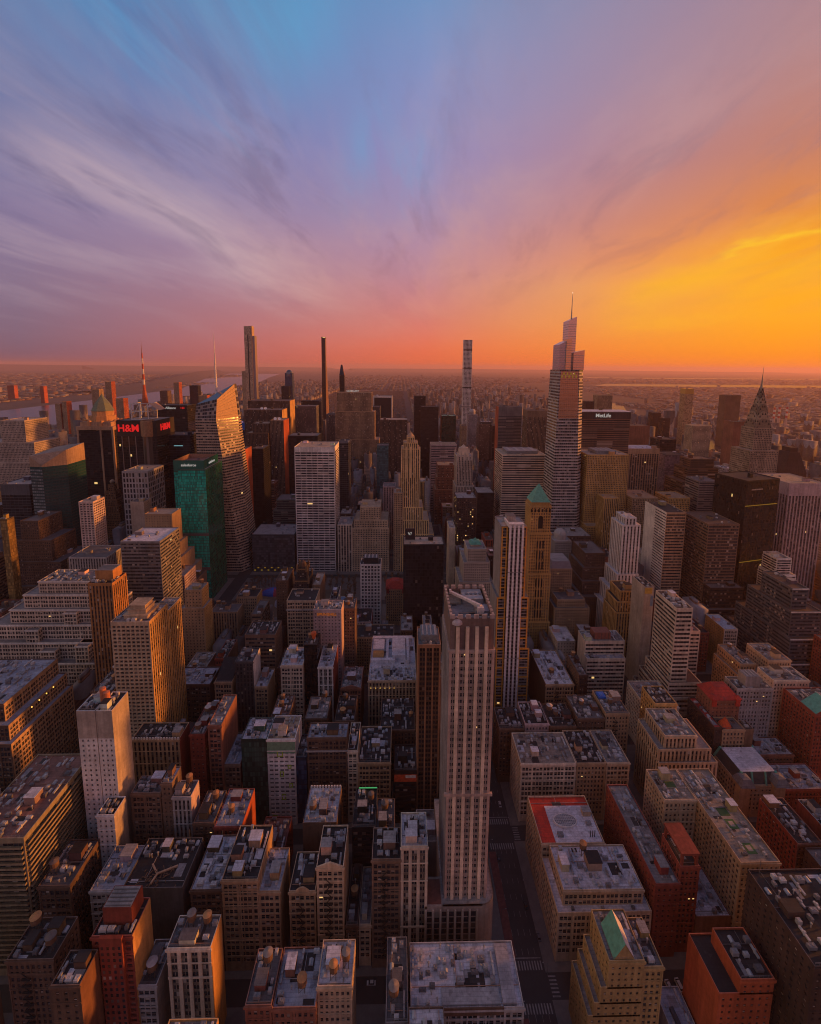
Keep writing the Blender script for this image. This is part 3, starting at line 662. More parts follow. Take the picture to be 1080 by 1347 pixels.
        for k in range(4):
            xx = gx-gw*.3+k*gw*.2; mesh_obj('arched_window', [(xx-.6,ya-.05,zr-3.2, xx+.6,ya-.05,zr-3.2, xx+.6,ya-.05,zr-.4, xx-.6,ya-.05,zr-.4)], M['paint'], root, (.16,.05,.04))
        av.append((gx, (ya+yb)/2, gw+1, yb-ya+1))
    if g('hip'):
        t_ = tr if g('hip') == 1 else (.62,.09,.02)
        if g('hip') == 1:
            h = 7.; q = []; e = .7
            A, B, Cc, Dd = (x0-e,y0-e,z1), (x1+e,y0-e,z1), (x1+e,y1+e,z1), (x0-e,y1+e,z1); i0 = min(W_, D_)*.32
            a, b_, c_, d = (x0+i0,y0+i0,z1+h), (x1-i0,y0+i0,z1+h), (x1-i0,y1-i0,z1+h), (x0+i0,y1-i0,z1+h)
            for p_, q_, r_, s_ in ((A,B,b_,a), (B,Cc,c_,b_), (Cc,Dd,d,c_), (Dd,A,a,d), (a,b_,c_,d)): q.append((*p_, *q_, *r_, *s_))
            mesh_obj('tiled_roof', q, M['roof'], root, t_)
            for sx in (x0+2, x1-2): mesh_obj('roof_turret', box(sx-1.6, sx+1.6, y0-1.2, y0+1.6, z1-5, z1+1.5) + lathe(sx, y0+.2, [(2.4, z1+1.5), (.05, z1+4)], 4), M['roof'], root, t_)
        else: mesh_obj('conical_roof', lathe(x0+5, y0+5, [(4.6, z1-.2), (.05, z1+6.5)], 10), M['roof'], root, t_); 
        av.append((mx, my, W_, D_))
    if g('mans'):
        cop = g('mans') == 1; h = 9.; i0 = 2.6
        A = [(x0+.3,y0+.3), (x1-.3,y0+.3), (x1-.3,y1-.3), (x0+.3,y1-.3)]; B = [(x0+i0,y0+i0), (x1-i0,y0+i0), (x1-i0,y1-i0), (x0+i0,y1-i0)]
        q = [(*A[i], zr, *A[(i+1)%4], zr, *B[(i+1)%4], zr+h, *B[i], zr+h) for i in range(4)]
        mesh_obj('mansard_slope', q, M['metal'], root, (.055,.06,.06) if cop else (.20,.19,.21))
        mesh_obj('mansard_top', [(*B[0], zr+h, *B[1], zr+h, *B[2], zr+h, *B[3], zr+h)], M['roof'], root, COL['roofwhite'] if cop else COL['greyl'])
        if cop:
            for i in range(4): mesh_obj('copper_hip', beam((*A[i], zr), (*B[i], zr+h+.2), 1.5), M['copper'], root)
            for xx in (x0+W_*.33, x0+W_*.66): mesh_obj('copper_hip', beam((xx, y0+.2, zr), (xx, y0+i0, zr+h), 1.2), M['copper'], root)
            for xx in (x0-1.5, x1-6.5):
                mesh_obj('pavilion', box(xx, xx+8, y0-3, y0+2, 0, z1+2) + box(xx-.4, xx+8.4, y0-3.4, y0+2.4, z1+2, z1+2.8, True), M['wall'], root, tw)
                mesh_obj('pavilion_roof', lathe(xx+4, y0-.5, [(5.2, z1+2.8), (3.0, z1+7.5), (.1, z1+8.2)], 4), M['roof'], root, (.20,.19,.19))
        av.append((mx, my, W_, D_))
    if g('ped'):
        n = 1 if g('ped') == 2 else 9; w_ = W_*.5 if n > 1 else W_*.92; pts = []
        for k in range(n+2):
            t_ = k/(n+1); hh = math.sin(math.pi*t_)*2.2 if n > 1 else (2.6 if k == 1 else 0); pts.append((mx-w_/2+w_*t_, z1+hh))
        tr_ = []; qd = []
        for (a, za), (b_, zb) in zip(pts, pts[1:]):
            qd += [(a,y0-.3,z1-.4, b_,y0-.3,z1-.4, b_,y0-.3,zb, a,y0-.3,za), (a,y0-.3,za, b_,y0-.3,zb, b_,y0+.5,zb, a,y0+.5,za), (b_,y0+.5,z1-.4, a,y0+.5,z1-.4, a,y0+.5,za, b_,y0+.5,zb)]
        mesh_obj('pediment', qd, M['wall'], root, [min(1, v*1.15) for v in tw])
    if g('zig'):
        n = int(W_/1.8); yy = y0-.1 if x0*0 == 0 and D_ < 20 else y1-.6
        for k in range(n):
            xx = x0+.9+k*W_/n; mesh_obj('merlon', box(xx-.55, xx+.55, yy, yy+.55, z1-1.3, z1+.9, True), M['wall'], root, COL['white'])
    if g('turf'):
        mesh_obj('roof_lawn', box(mx-3, mx+3, my-2.5, my+2.5, zr, zr+.14), M['paint'], root, (.045,.11,.03)); av.append((mx, my, 6.6, 5.6))
        if D_ > 40:
            for yy in (y0+8, y0+22): mesh_obj('roof_lawn', box(mx-2.6, mx+2.6, yy-3, yy+3, zr, zr+.14), M['paint'], root, (.05,.13,.035)); mesh_obj('lawn_deck', box(mx-1.4, mx+1.4, yy-1.6, yy+1.6, zr+.14, zr+.2), M['roof'], root, COL['beige']); av.append((mx, yy, 6, 7))
    if g('rub'):
        for _ in range(90):
            p = Vector((mx+R.gauss(0, 5), y0+R.uniform(1.5, 9), zr+R.uniform(.1, .9))); a = R.uniform(0, 6.3); L = R.uniform(.8, 3)
            mesh_obj('timber_plank', beam(p, p+Vector((math.cos(a)*L, math.sin(a)*L, R.uniform(-.2, .3))), .35), M['wood'], root) if _ < 40 else None
        mesh_obj('timber_beam', beam((mx-6, y0+12, zr+.6), (mx-1, y0+7, zr+.6), .8) + beam((mx-1, y0+7, zr+.7), (mx+8, y0+11, zr+.6), .8) + beam((mx-1, y0+7, zr+.7), (mx-2, y0+2, zr+.6), .8), M['paint'], root, (.42,.27,.17)); av.append((mx, y0+7, W_, 14))
    if g('hr'):
        mesh_obj('roof_step', box(x0+14, x0+40, y0+1.2, y0+7, zr, zr+.7), M['roof'], root, (.40,.40,.42)); mesh_obj('gallery_roof', box(x1-9, x1-3, y0+1, y1-1.6, zr, zr+1.6), M['roof'], root, (.36,.36,.40)); av += [(x0+27, y0+4, 27, 7), (x1-6, my, 7, D_)]
        mesh_obj('sign_parapet', box(x0+14, x1-9, y0-.5, y0-.01, z1-3.4, z1+.5, True), M['wall'], root, COL['brown'])
    if g('duct'): mesh_obj('roof_duct', beam((mx-1, y0+6, zr+1), (mx-2, y1-8, zr+1), 1.8), M['metal'], root, (.05,.05,.055)); av.append((mx, my, 5, D_))
    if g('cyl'):
        for k in range(g('cyl')): mesh_obj('roof_cylinder', lathe(x0+2+k*3.4-3, my+1-k*2, [(1.7, zr), (1.7, zr+8.5-k), (.05, zr+8.8-k)], 14), M['paint'], root, (.48,.16,.07))  # low orange sun on the cylinders is put into their paint
    if g('band') and g('cyl'): mesh_obj('crown_band', box(x0-.05, x1+.05, y0-.06, y0-.01, z1*.86, z1-.2, True), M['wall'], root, COL['beige'])
    if g('band') and 'k' in o and g('band') == .86 and not g('cyl'): mesh_obj('crown_band', box(x0-.05, x1+.05, y0-.06, y0-.01, z1*.86, z1-.2, True), M['wall'], root, COL['beige'])
    if g('lime'):
        for a, zf, w_, h_ in ((.45, .80, 4.2, 4.4), (.78, .66, 2.6, 3), (.50, .57, 3, 4), (.82, .44, 2.6, 3.4), (.55, .30, 3, 4.6), (.2, .06, 3.5, 4)):
            xx = x0+a*W_; zz = z1*zf; f = box(xx-w_/2, xx+w_/2, y0-.16, y0-.02, zz, zz+.7, True)+box(xx-w_/2, xx+w_/2, y0-.16, y0-.02, zz+h_-.7, zz+h_, True)+box(xx-w_/2, xx-w_/2+.7, y0-.16, y0-.02, zz+.7, zz+h_-.7, True)+box(xx+w_/2-.7, xx+w_/2, y0-.16, y0-.02, zz+.7, zz+h_-.7, True)
            mesh_obj('lime_panel', f, M['paint'], root, (.30,.42,.02))
        mesh_obj('green_crown', box(x0+.02, x1-.02, y0-.1, y0-.02, z1-11, z1-1.6, True), M['paint'], root, (.16,.27,.17))
    if g('ledge'): mesh_obj('stone_ledge', box(x0-.7, x1+.7, y0-.9, y0-.01, z1-10.5, z1-9.6, True), M['wall'], root, COL['greyl'])
    if g('oband'):
        mesh_obj('orange_band', box(x0-.1, x1+.1, y0-.2, y0-.02, z1-9, z1-3.5, True), M['paint'], root, (.62,.09,.03)); mesh_obj('white_panel', box(x0+W_*.5, x1-.5, y0-.3, y0-.22, z1-6, z1-3.8, True), M['paint'], root, COL['white'])
    if g('gedge'): mesh_obj('light_strip', box(x0+2, x1-.3, y1-.5, y1-.1, z1, z1+.5, True), M['green_strip'], root)
    if g('louv') or g('dbox') or g('dbox2') or g('ubox') or g('ubig'):
        w_, d_, h_ = W_*(.72 if not g('ubig') else .5), D_*.6, (7 if g('dbox') else 5)
        if g('dbox2'): w_, d_, h_ = W_*.42, D_*.6, 9
        mesh_obj('plant_screen', box(mx-w_/2, mx+w_/2, my-d_/2, my+d_/2, zr, zr+h_), M['metal'] if not g('dbox2') else M['wall'], root, (.03,.03,.032) if g('dbox') else ([v*.85 for v in tw] if g('dbox2') else (.17,.18,.19)))
        for k in range(4): mesh_obj('screen_rib', box(mx-w_/2+w_*(k+.35)/4, mx-w_/2+w_*(k+.65)/4, my-d_/2+.4, my+d_/2-.4, zr+h_, zr+h_+.5), M['metal'], root, (.25,.26,.28))
        av.append((mx, my, w_, d_))
    if g('cone'): mesh_obj('cone_tank', lathe(mx+2, my-3, [(1.2, zr+3), (2.2, zr+7), (2.2, zr+9), (.05, zr+10)], 12), M['paint'], root, (.60,.12,.03))
    if g('sign'): text_obj('sign_lettering', g('sign'), 3.4, (mx-.5, y0-.3, z1-4.6), SOUTH, M['orange_sign'], root, .2, .03)
    if g('sign2'): mesh_obj('blue_sign', box(x1-3.2, x1-.6, y0-.3, y0-.02, z1-20, z1-9, True), M['paint'], root, (.16,.24,.34)); mesh_obj('gold_patch', box(x0+.5, x1-2, y0-.2, y0-.02, z1-7, z1-1, True), M['paint'], root, (.52,.32,.06))
    if g('sign3'): text_obj('sign_lettering', 'Alliance', 7, (mx-2, y0-.5, z1-6), SOUTH, M['white_sign'], root, .3, .05); text_obj('sign_lettering', '123', 6, (x1-10, y0-.5, z1-6), SOUTH, M['red_sign'], root, .3, .05)
    if g('sign4'): text_obj('sign_lettering', g('sign4'), 7, (mx-4, y0-.5, z1+3.2), SOUTH, M['white_sign'], root, .4, .1)
    if g('logo'):
        mesh_obj('roof_panel', box(x0+2, x0+13, y0+16, y0+17, zr, zr+13), M['paint'], root, (.02,.012,.02)); text_obj('sign_lettering', 'V/', 5, (x0+7, y0+15.9, zr+7), SOUTH, M['white_sign'], root, .1, .05)
    if g('pent'):
        for a, b_, c_, d, h in ((.02,.55,.38,.44,3.2), (.34,.40,.44,.9,3.2), (.02,.95,.90,.96,4.2), (.80,.86,.36,.9,4.0), (.48,.78,.45,.88,5.0), (.05,.3,.62,.86,4.5)):
            mesh_obj('terrace_wall', box(x0+a*W_, x0+b_*W_, y0+c_*D_, y0+d*D_, zr, zr+h), M['roof'], root, COL['roofwhite'])
        mesh_obj('gold_wall', box(x0+.06*W_, x0+.30*W_, y0+.45*D_, y0+.60*D_, zr, zr+3.6), M['paint'], root, (.36,.20,.06)); av += [(mx, y0+.65*D_, W_, D_*.66)]
    if g('glow'):
        for k in range(10):
            xx = x0+2+k*(W_-4)/9.4; mesh_obj('lit_window', box(xx, xx+.9, y0-.06, y0-.02, z1-7.6, z1-6.2, True), M['warm_lamp'] if k < 6 else M['glass'], root)
    if g('lights'):
        for k in range(5): mesh_obj('terrace_light', lathe(x0+14+k*6.5, y0+1.0, [(.45, z1*.86+.2), (.45, z1*.86+.9), (.05, z1*.86+1.1)], 8), M['warm_lamp'], root)
        for k in range(4): mesh_obj('terrace_light', lathe(x1+8.8, y0+12+k*7, [(.4, z1*.86+.2), (.4, z1*.86+.9), (.05, z1*.86+1.1)], 8), M['warm_lamp'], root)
    if g('rust'):
        mesh_obj('plant_screen', box(mx-9, mx+7, my-5, my+5, zr, zr+7), M['paint'], root, (.26,.09,.06)); av.append((mx-1, my, 17, 11))
        for k in range(5): mesh_obj('screen_rib', box(mx-9+k*3.4, mx-8.6+k*3.4, my-5.2, my-5.02, zr, zr+7), M['metal'], root, (.08,.05,.04))
    if g('tarp'): mesh_obj('blue_tarpaulin', box(x0+2, x0+8, y1-9, y1-2, zr, zr+1.2) + box(x0+3, x0+6, y1-8, y1-4, zr+1.2, zr+2), M['paint'], root, (.03,.14,.55)); av.append((x0+5, y1-5.5, 7, 8))
    if g('sl'): mesh_obj('sloping_roof', [(x0+.5,y0+1,zr+.2, x1-.5,y0+1,zr+.2, x1-.5,y1-1,zr+9, x0+.5,y1-1,zr+9), (x1-.5,y0+1,zr+.2, x1-.5,y1-1,zr+.2, x1-.5,y1-1,zr+9, x1-.5,y1-1,zr+9), (x1-.5,y1-1,zr, x0+.5,y1-1,zr, x0+.5,y1-1,zr+9, x1-.5,y1-1,zr+9)], M['roof'], root, COL['black']); av.append((mx, my, W_, D_)) if g('sl') else None
    if g('dish'):
        for k in range(g('dish')):
            o_ = mesh_obj('satellite_dish', lathe(0, 0, [(.2, .2), (2.2, .7), (3.4, 1.8), (3.5, 1.9), (2.2, .9), (.2, .5)], 14), M['paint'], root, (.8,.78,.76)); o_.location = (mx-5+k*9, y0+8, zr+3); o_.rotation_euler = (RD(55), 0, RD(10))
            mesh_obj('dish_mount', box(mx-5+k*9-.4, mx-5+k*9+.4, y0+7.6, y0+8.4, zr, zr+3.4), M['metal'], root, (.3,.3,.3))
    if g('bluetop'): mesh_obj('blue_crown', box(x0-.1, x1+.1, y0-.15, y1, z1-18, z1-.2), M['tglass'], root, (.02,.22,.75))
    if g('gtop'): mesh_obj('gold_crown', box(x0-.1, x1+.1, y0-.15, y1, z1-16, z1+2), M['tglass'], root, (.5,.30,.08))
    if g('bframe'): mesh_obj('dark_face', box(x0+3, x1-3, y0-.3, y0-.02, 0, z1-5, True), M['dkglass'], root)
    if g('dome'): 
        r = min(W_, D_)*.36; mesh_obj('dome_drum', lathe(mx, my, [(r, zr), (r, zr+r*.7)], 18), M['wall'], root, tw); mesh_obj('dome', lathe(mx, my, [(r*1.03*math.cos(a), zr+r*.7+r*.95*math.sin(a)) for a in [i*math.pi/14 for i in range(8)]], 18), M['paint'], root, COL['greyl']); av.append((mx, my, 2*r, 2*r))
    if g('spik'):
        for k in range(5):
            for yy in (y0+1, y1-1): xx = x0+1.5+k*(W_-3)/4; mesh_obj('spike', lathe(xx, yy, [(1.7, z1-8), (1.5, z1+3), (.05, z1+10)], 4), M['wall'], root, COL['cream'])
        mesh_obj('lantern', box(mx-W_*.28, mx+W_*.28, my-5, my+5, zr, zr+14) + lathe(mx, my, [(5, zr+14), (.05, zr+20)], 4), M['wall'], root, COL['cream']); av.append((mx, my, W_*.6, 12))
    if g('gpyr'): 
        mesh_obj('lantern', box(mx-5, mx+5, my-5, my+5, zr, zr+3), M['wall'], root, tw); mesh_obj('copper_pyramid', lathe(mx, my, [(7.2, zr+3), (5.2, zr+6), (2.2, zr+7), (.05, zr+10)], 4), M['copper'], root); av.append((mx, my, 11, 11))
    if g('goth'):
        q = [(x0,y0,z1, x1,y0,z1, x1-10,y0+8,z1+36, x0+16,y0+8,z1+36), (x1,y0,z1, x1,y1,z1, x1-10,y1-8,z1+36, x1-10,y0+8,z1+36), (x0,y1,z1, x0,y0,z1, x0+16,y0+8,z1+36, x0+16,y1-8,z1+36), (x0+16,y0+8,z1+36, x1-10,y0+8,z1+36, x1-10,y1-8,z1+36, x0+16,y1-8,z1+36), (x1,y1,z1, x0,y1,z1, x0+16,y1-8,z1+36, x1-10,y1-8,z1+36)]
        mesh_obj('steep_roof', q, M['wall'], root, tw); mesh_obj('roof_crown', box(x0+18, x1-12, y0+10, y1-10, z1+36, z1+44), M['wall'], root, tw); av.append((mx, my, W_, D_))
    if g('yl'):
        for zz in (z1*.82, z1*.42): mesh_obj('lit_band', box(x0-.1, x1+.1, y0-.14, y0-.05, zz, zz+1.0, True), M['yellow_band'], root)
        for zz in (z1*.93, ): mesh_obj('pale_band', box(x0+8, x0+26, y0-.14, y0-.05, zz, zz+1.6, True), M['paint'], root, (.25,.23,.22))
    if g('neon'):
        for k, (zz, h, mt) in enumerate(((z1*.62, 16, 'screen_blue'), (z1*.58, 9, 'screen_red'), (z1*.50, 12, 'screen_white'), (z1*.44, 9, 'screen_blue'))): mesh_obj('billboard_screen', box(x0-1.2-(k % 2)*2.5, x0+3.2-(k % 2)*2, y0-1.0-.3*k, y0-.3-.3*k, zz, zz+h, True), M[mt], root)
        for k in range(9): mesh_obj('neon_sign', box(x0+2.5, x0+9, y0-.3, y0-.05, z1*.80+k*3.1, z1*.80+k*3.1+1.4, True), M['cyan_sign'], root)
        mesh_obj('neon_sign', box(x0+19, x0+33, y0-.3, y0-.05, z1-18, z1-16.6, True), M['cyan_sign'], root)
    if g('slots'): mesh_obj('dark_slot', box(x0+10, x1-10, y0-.3, y0-.1, z1*.55, z1*.55+4, True), M['dkglass'], root)
    if g('chamf'): mesh_obj('top_band', box(x0-.2, x1+.2, y0-.4, y0-.05, z1-13, z1+.2, True), M['wall'], root, (.07,.05,.045)); mesh_obj('white_coping', box(x0-.6, x1+.6, y0-.6, y1, z1+.21, z1+1.2, True), M['roof'], root, COL['roofwhite'])
    if g('sign5'): text_obj('sign_lettering', g('sign5'), 9.5, (mx-6, y0-.7, z1-6.5), SOUTH, M['white_sign'], root, .4, .12)
    if g('lowlit'): [mesh_obj('lit_lobby', box(x0+2+k*5.2, x0+2+k*5.2+R.uniform(1.5, 4), y0-.15, y0-.03, 2+R.choice([0, 4]), 3.2+R.choice([0, 4]), True) if False else box(x0+2+k*5.2, x0+2+k*5.2+2.6, y0-.15, y0-.03, 2+4*(k % 2), 3.6+4*(k % 2), True), M['yellow_band'], root) for k in range(12)]
    if g('bb'): pass
# key, name, west, east, south, north, height (metres), facade style, wall colour (front/side; most orange, gold and ochre sides hold painted sunlight), roof colour, features, label
TABLE = [
 ('redtower', 'apartment_tower', -135.0, -117.2, 177.0, 192.0, 70.3, 'bp/x', 'redbrick/ochre', 'tar', 'k=1,cap=1,u=3,redcenter=1', 'narrow red brick tower with tan balconies and blank ochre side wall, grey rooftop grille'),
 ('striped', 'loft_building', -104.4, -84.6, 180.0, 192.9, 58.8, 'V/x', 'cream/ochre', 'grey', 'w=2,u=3,k=1', 'cream building with tall dark window strips, two water tanks and blank ochre side wall'),
 ('blackroof', 'city_building', -174.1, -153.5, 178.0, 194.3, 57.3, 'p', 'brown', 'tar', 'w=2,k=2,u=4', 'dark brown corner block with black roof, two water tanks and pale yellow bulkhead'),
 ('greenvent', 'city_building', -143.8, -131.8, 164.0, 176.0, 64.9, 'q/x', 'brown/brickd', 'tar', 'k=1,u=2', "small dark block squeezed against the narrow red brick tower's west side"),
 ('acblock', 'city_building', -118.2, -108.9, 178.0, 195.3, 42.1, 'P/x', 'greyl', 'grey', 'u=5,w=1', 'low grey windowed block with air units and water tank, east of narrow red tower'),
 ('darkroof', 'city_building', -64.6, -53.4, 165.0, 184.6, 51.1, 'p', 'brick', 'grey', 'u=4,k=1,w=1', 'brick block with plain dark grey roof, beside the blue-white roof'),
 ('blueroof', 'loft_building', -53.1, -34.7, 165.0, 186.0, 49.5, 'p', 'brick', 'blue', 'w=1,k=1', 'brick block with bare blue-white roof and orange tank on a black frame'),
 ('twotank', 'loft_building', -34.9, -19.7, 170.0, 186.8, 52.1, 'p', 'ltan', 'white', 'w=2,k=1', 'narrow tan block with white roof and two white-topped water tanks near a dark lot'),
 ('lowlot', 'city_building', -4.8, 4.8, 162.0, 192.0, 45.4, 'q', 'grey', 'grey', 'w=1,u=3', 'low grey-roofed building between dark lot and the broad white roof'),
 ('whiteroof', 'store_building', 6.0, 56.0, 168.0, 192.0, 42.0, 'P', 'greyl', 'white', 'u=6,k=0,hr=1', 'broad flat white roof at the avenue, largest white roof in the foreground'),
 ('whiteannex', 'city_building', 22.0, 56.0, 140.0, 166.0, 34.0, 'p', 'brown', 'tar', 'u=3,k=1', "low building with skylights directly below the broad white roof's brown parapet"),
 ('smallwhite', 'city_building', 5.0, 20.0, 147.0, 164.0, 50.0, 'x/x', 'brown', 'white', 'u=1,k=0', 'small white-topped bulkhead building at the corner of the broad white roof'),
 ('greengable', 'apartment_building', 86.5, 110.5, 172.0, 192.0, 59.0, 'q/q', 'yellow', 'greyl', 't=[(0,0,0,0,0,.5),(2.5,0,0,0,.5,.62),(5,0,0,0,.62,.76),(8,0,0,0,.76,1)],gable=1,u=2', 'yellow tan stepped apartment building with green copper gable beside the avenue'),
 ('greengable2', 'apartment_building', 111.0, 120.0, 173.0, 192.0, 54.0, 'p', 'yellow', 'grey', 'u=2', 'slim tan wing with dark roof, right of the green copper gable'),
 ('lowblue', 'garage', 127.5, 140.0, 160.0, 190.0, 16.0, 'x', 'greyl', 'blue', 'duct=1', 'low bluish-white roof with one dark duct, between green gable and orange-red brick building'),
 ('orangebrick', 'apartment_tower', 141.0, 165.0, 166.0, 188.0, 57.0, 'q/x', 'orange', 'tar', 't=[(0,0,0,0,0,.875),(9,0,0,-3,.875,1)],k=0,u=2', 'orange-red brick building in two heights with sunken dark roofs, bottom right'),
 ('darkright', 'apartment_building', 170.0, 206.0, 155.0, 192.0, 80.0, 'q', 'dkbrown', 'tar', 'u=9,k=1', 'huge dark brown building with blue-grey roof plant at bottom right corner'),
 ('farright', 'apartment_building', 243.0, 268.0, 211.0, 237.0, 38.0, 'q', 'dkbrown', 'grey', 'k=1,u=3', 'dark corner block with pale cluttered roof behind the huge dark brown building'),
 ('lowwhite', 'garage', 164.0, 183.5, 214.0, 248.0, 23.0, 'x', 'brick', 'white', 'u=3,k=0', 'low white roof in the yard behind the dark red brick campanile building'),
 ('balcony', 'apartment_building', -221.0, -189.0, 210.0, 262.0, 83.0, 'b/b', 'olive', 'redroof', 'k=1,u=6', 'long balconied apartment slab with reddish roof and glass bulkhead at the left edge'),
 ('balconywing', 'apartment_building', -188.6, -184.5, 254.0, 272.0, 83.0, 'b/x', 'olive', 'redroof', 'u=2,k=0', 'short balconied wing set back between apartment slab and the slim white hotel'),
 ('tankcorner', 'loft_building', -184.6, -168.5, 210.0, 233.9, 54.8, 'P/p', 'brown', 'grey', 'w=1,u=3,k=1', 'brown loft with grey roof and one orange tank under the balconied slab'),
 ('blueshed', 'loft_building', -158.7, -142.5, 210.0, 232.8, 51.5, 'P/x', 'greyl', 'blue', 'u=3,k=1', 'loft with powder-blue roof at the foot of the slim white hotel'),
 ('rubble', 'city_building', -142.2, -111.4, 210.0, 235.9, 52.4, 'x/x', 'dkgrey', 'tar', 'rub=1,u=4', 'blackened building with torn-up dusty roof and pale timber heap'),
 ('palestrip', 'loft_building', -107.5, -91.5, 210.0, 238.6, 50.9, 'P/x', 'brown', 'white', 'u=5,k=1', 'brown loft with pale narrow roof left of the twin-bulkhead tan loft'),
 ('twinhead', 'loft_building', -91.2, -72.5, 210.0, 239.1, 56.5, 'P/x', 'tan', 'tar', 'k=3', 'tall tan loft with black roof flanked by pairs of tan bulkheads'),
 ('patchroof', 'loft_building', -72.4, -61.3, 210.0, 232.1, 49.3, 'P/x', 'tan', 'white', 'u=3,k=1', 'tan loft with patchy white roof right of the twin-bulkhead loft'),
 ('archped', 'loft_building', -56.6, -42.8, 210.0, 230.0, 49.0, 'P/x', 'tan', 'tar', 'ped=1,u=2', 'narrow tan loft with rounded pediment and black roof'),
 ('gableped', 'loft_building', -42.1, -28.0, 210.0, 232.2, 63.4, 'P/x', 'ltan', 'tar', 'ped=2,u=2,k=1', 'tan loft topped by a triangular pediment, mid foreground'),
 ('lowblack', 'city_building', -27.2, -20.8, 210.0, 240.0, 27.8, 'p', 'brown', 'tar', 'w=1,k=1', 'sunken black roof with one orange tank right of the pediment loft'),
 ('lowpale', 'city_building', -20.5, -14.0, 211.0, 240.0, 26.3, 'P', 'ltan', 'greyl', 'u=4', 'sunken pale roof strip between black roof and twin-tank loft'),
 ('twintank', 'loft_building', -13.4, 1.6, 210.0, 226.8, 67.4, 'P/x', 'brownl', 'tar', 'w=2,u=2,k=1', 'ornate brown loft with two orange tanks, left of the slim green-glass tower'),
 ('slimgreen', 'hotel_tower', 1.7, 15.7, 210.0, 228.6, 74.8, 'V/x', 'cream/dkgrey', 'white', 'k=2,u=4', 'slim cream tower with green glass bays and white rooftop, beside the tall striped tower'),
 ('redbench', 'office_building', 86.0, 124.0, 241.0, 272.0, 39.0, 'P/P', 'ltan', 'redpaint', 'k=0,u=0,redborder=1', 'corner building whose flat roof is bordered in bright red, with oval skylight'),
 ('archedpent', 'office_building', 86.0, 137.0, 211.0, 240.0, 40.0, 'P/P', 'ltan', 'white', 't=[(0,0,0,0,0,.78),(4,-3,4,-1,.78,1)],u=4,k=2,w=1', 'heavy corniced block with white roof and arched penthouse, south of the bright red roof'),
 ('campanile', 'apartment_building', 138.5, 152.0, 212.0, 272.0, 47.0, 'q/q', 'redbrick', 'greyl', 'k=1,u=4', 'long dark red brick building with narrow pale roof, right of the white-roofed corniced block'),
 ('campanile2', 'apartment_building', 152.4, 163.0, 214.0, 232.0, 55.0, 'p', 'redbrick', 'tar', 'k=0,u=0,belfry=1', 'dark red brick campanile with open belfry, at the end of the long red building'),
 ('ushape', 'apartment_building', 164.0, 184.0, 250.0, 272.0, 58.0, 'p', 'ltan', 'beige', 'k=1,turf=1', 'tan courtyard apartment block with roof garden and lawn squares, north wing'),
 ('ushape2', 'apartment_building', 184.4, 206.0, 213.0, 272.0, 58.0, 'p/p', 'tan', 'beige', 'turf=1,u=2', 'long tan east wing with lawn rectangles on its pink roof, along Madison side'),
 ('hotel', 'hotel_tower', -183.7, -173.3, 246.0, 260.0, 124.6, 'q/x', 'white', 'tar', 'band=.86,k=1', "slim white hotel tower's left shaft with beige crown"),
 ('hotel2', 'hotel_tower', -172.8, -163.7, 246.0, 262.0, 124.5, 'q/x', 'white/beige', 'tar', 'band=.86,cyl=2', "slim white hotel tower's right shaft with orange-lit cylinders on its roof"),
 ('hotel3', 'hotel_tower', -169.3, -159.5, 234.2, 245.7, 69.7, 'q/x', 'white/beige', 'tar', 'k=0,u=2', 'lower white setback block at the front of the slim white hotel'),
 ('zigzag', 'loft_building', -181.3, -149.1, 290.0, 305.0, 68.1, 'v/x', 'tan/redbrick', 'tar', 'zig=1,u=3', 'brown pier-fronted loft with white zigzag parapet and dark roof'),
 ('greyfour', 'loft_building', -159.3, -141.8, 250.0, 262.0, 67.3, 'P/x', 'brownl', 'greyl', 'u=5,k=1', 'brown loft with plain pale roof below the zigzag parapet loft'),
 ('greyfour2', 'loft_building', -141.2, -134.7, 250.0, 261.8, 73.8, 'q/x', 'brownl', 'white', 'u=2', 'narrow brown loft with raised white roof left of the silver dark-striped building'),
 ('silver', 'city_building', -134.0, -123.0, 248.0, 259.3, 66.5, 'v/x', 'greyl/pink', 'grey', 'w=1,u=2', 'silver-fronted building with black glass stripe and pink side wall'),
 ('smalltwo', 'city_building', -120.1, -108.2, 243.0, 263.8, 54.3, 'p/x', 'brown', 'grey', 'w=2,u=2,k=1', 'small building carrying two orange tanks, right of the silver building'),
 ('redside', 'city_building', -107.7, -91.6, 242.0, 266.9, 52.6, 'p/x', 'redbrick/orange', 'blue', 'w=1,u=2', 'low block with bluish roof and bright orange side wall'),
 ('tallbrick', 'loft_building', -129.6, -120.4, 290.0, 320.0, 77.9, 'P/x', 'brick', 'greyl', 'k=0,u=2', 'tall narrow brick loft with flat pale roof and brick side'),
 ('archwin', 'loft_building', -120.6, -109.2, 291.0, 319.0, 47.4, 'P/x', 'brownl/redbrick', 'blue', 'w=0,u=2', 'low brown loft with bluish roof in front of tall narrow brick loft'),
 ('greenglass', 'hotel_tower', -107.5, -90.2, 290.0, 310.0, 67.3, 'g/x', 'greeng', 'white', 'k=1,u=3', 'dark green glass-fronted building with white louvred top'),
 ('limewhite', 'hotel_tower', -90.0, -70.8, 290.0, 312.0, 67.1, 'hp/x', 'white', 'ltan', 'lime=1,k=2', 'white panelled hotel with lime green patches on its front'),
 ('bluenarrow', 'hotel_tower', -71.1, -63.5, 291.0, 311.0, 52.1, 'g/x', 'blueg', 'dkgrey', 'k=0,u=1', 'narrow blue glass building right of the lime-patched hotel'),
 ('ornate', 'loft_building', -62.5, -35.4, 290.0, 303.7, 67.9, 'P/x', 'brown', 'blue', 'k=1,u=3,ledge=1', 'wide ornate brown loft with bluish roof and dark box bulkhead'),
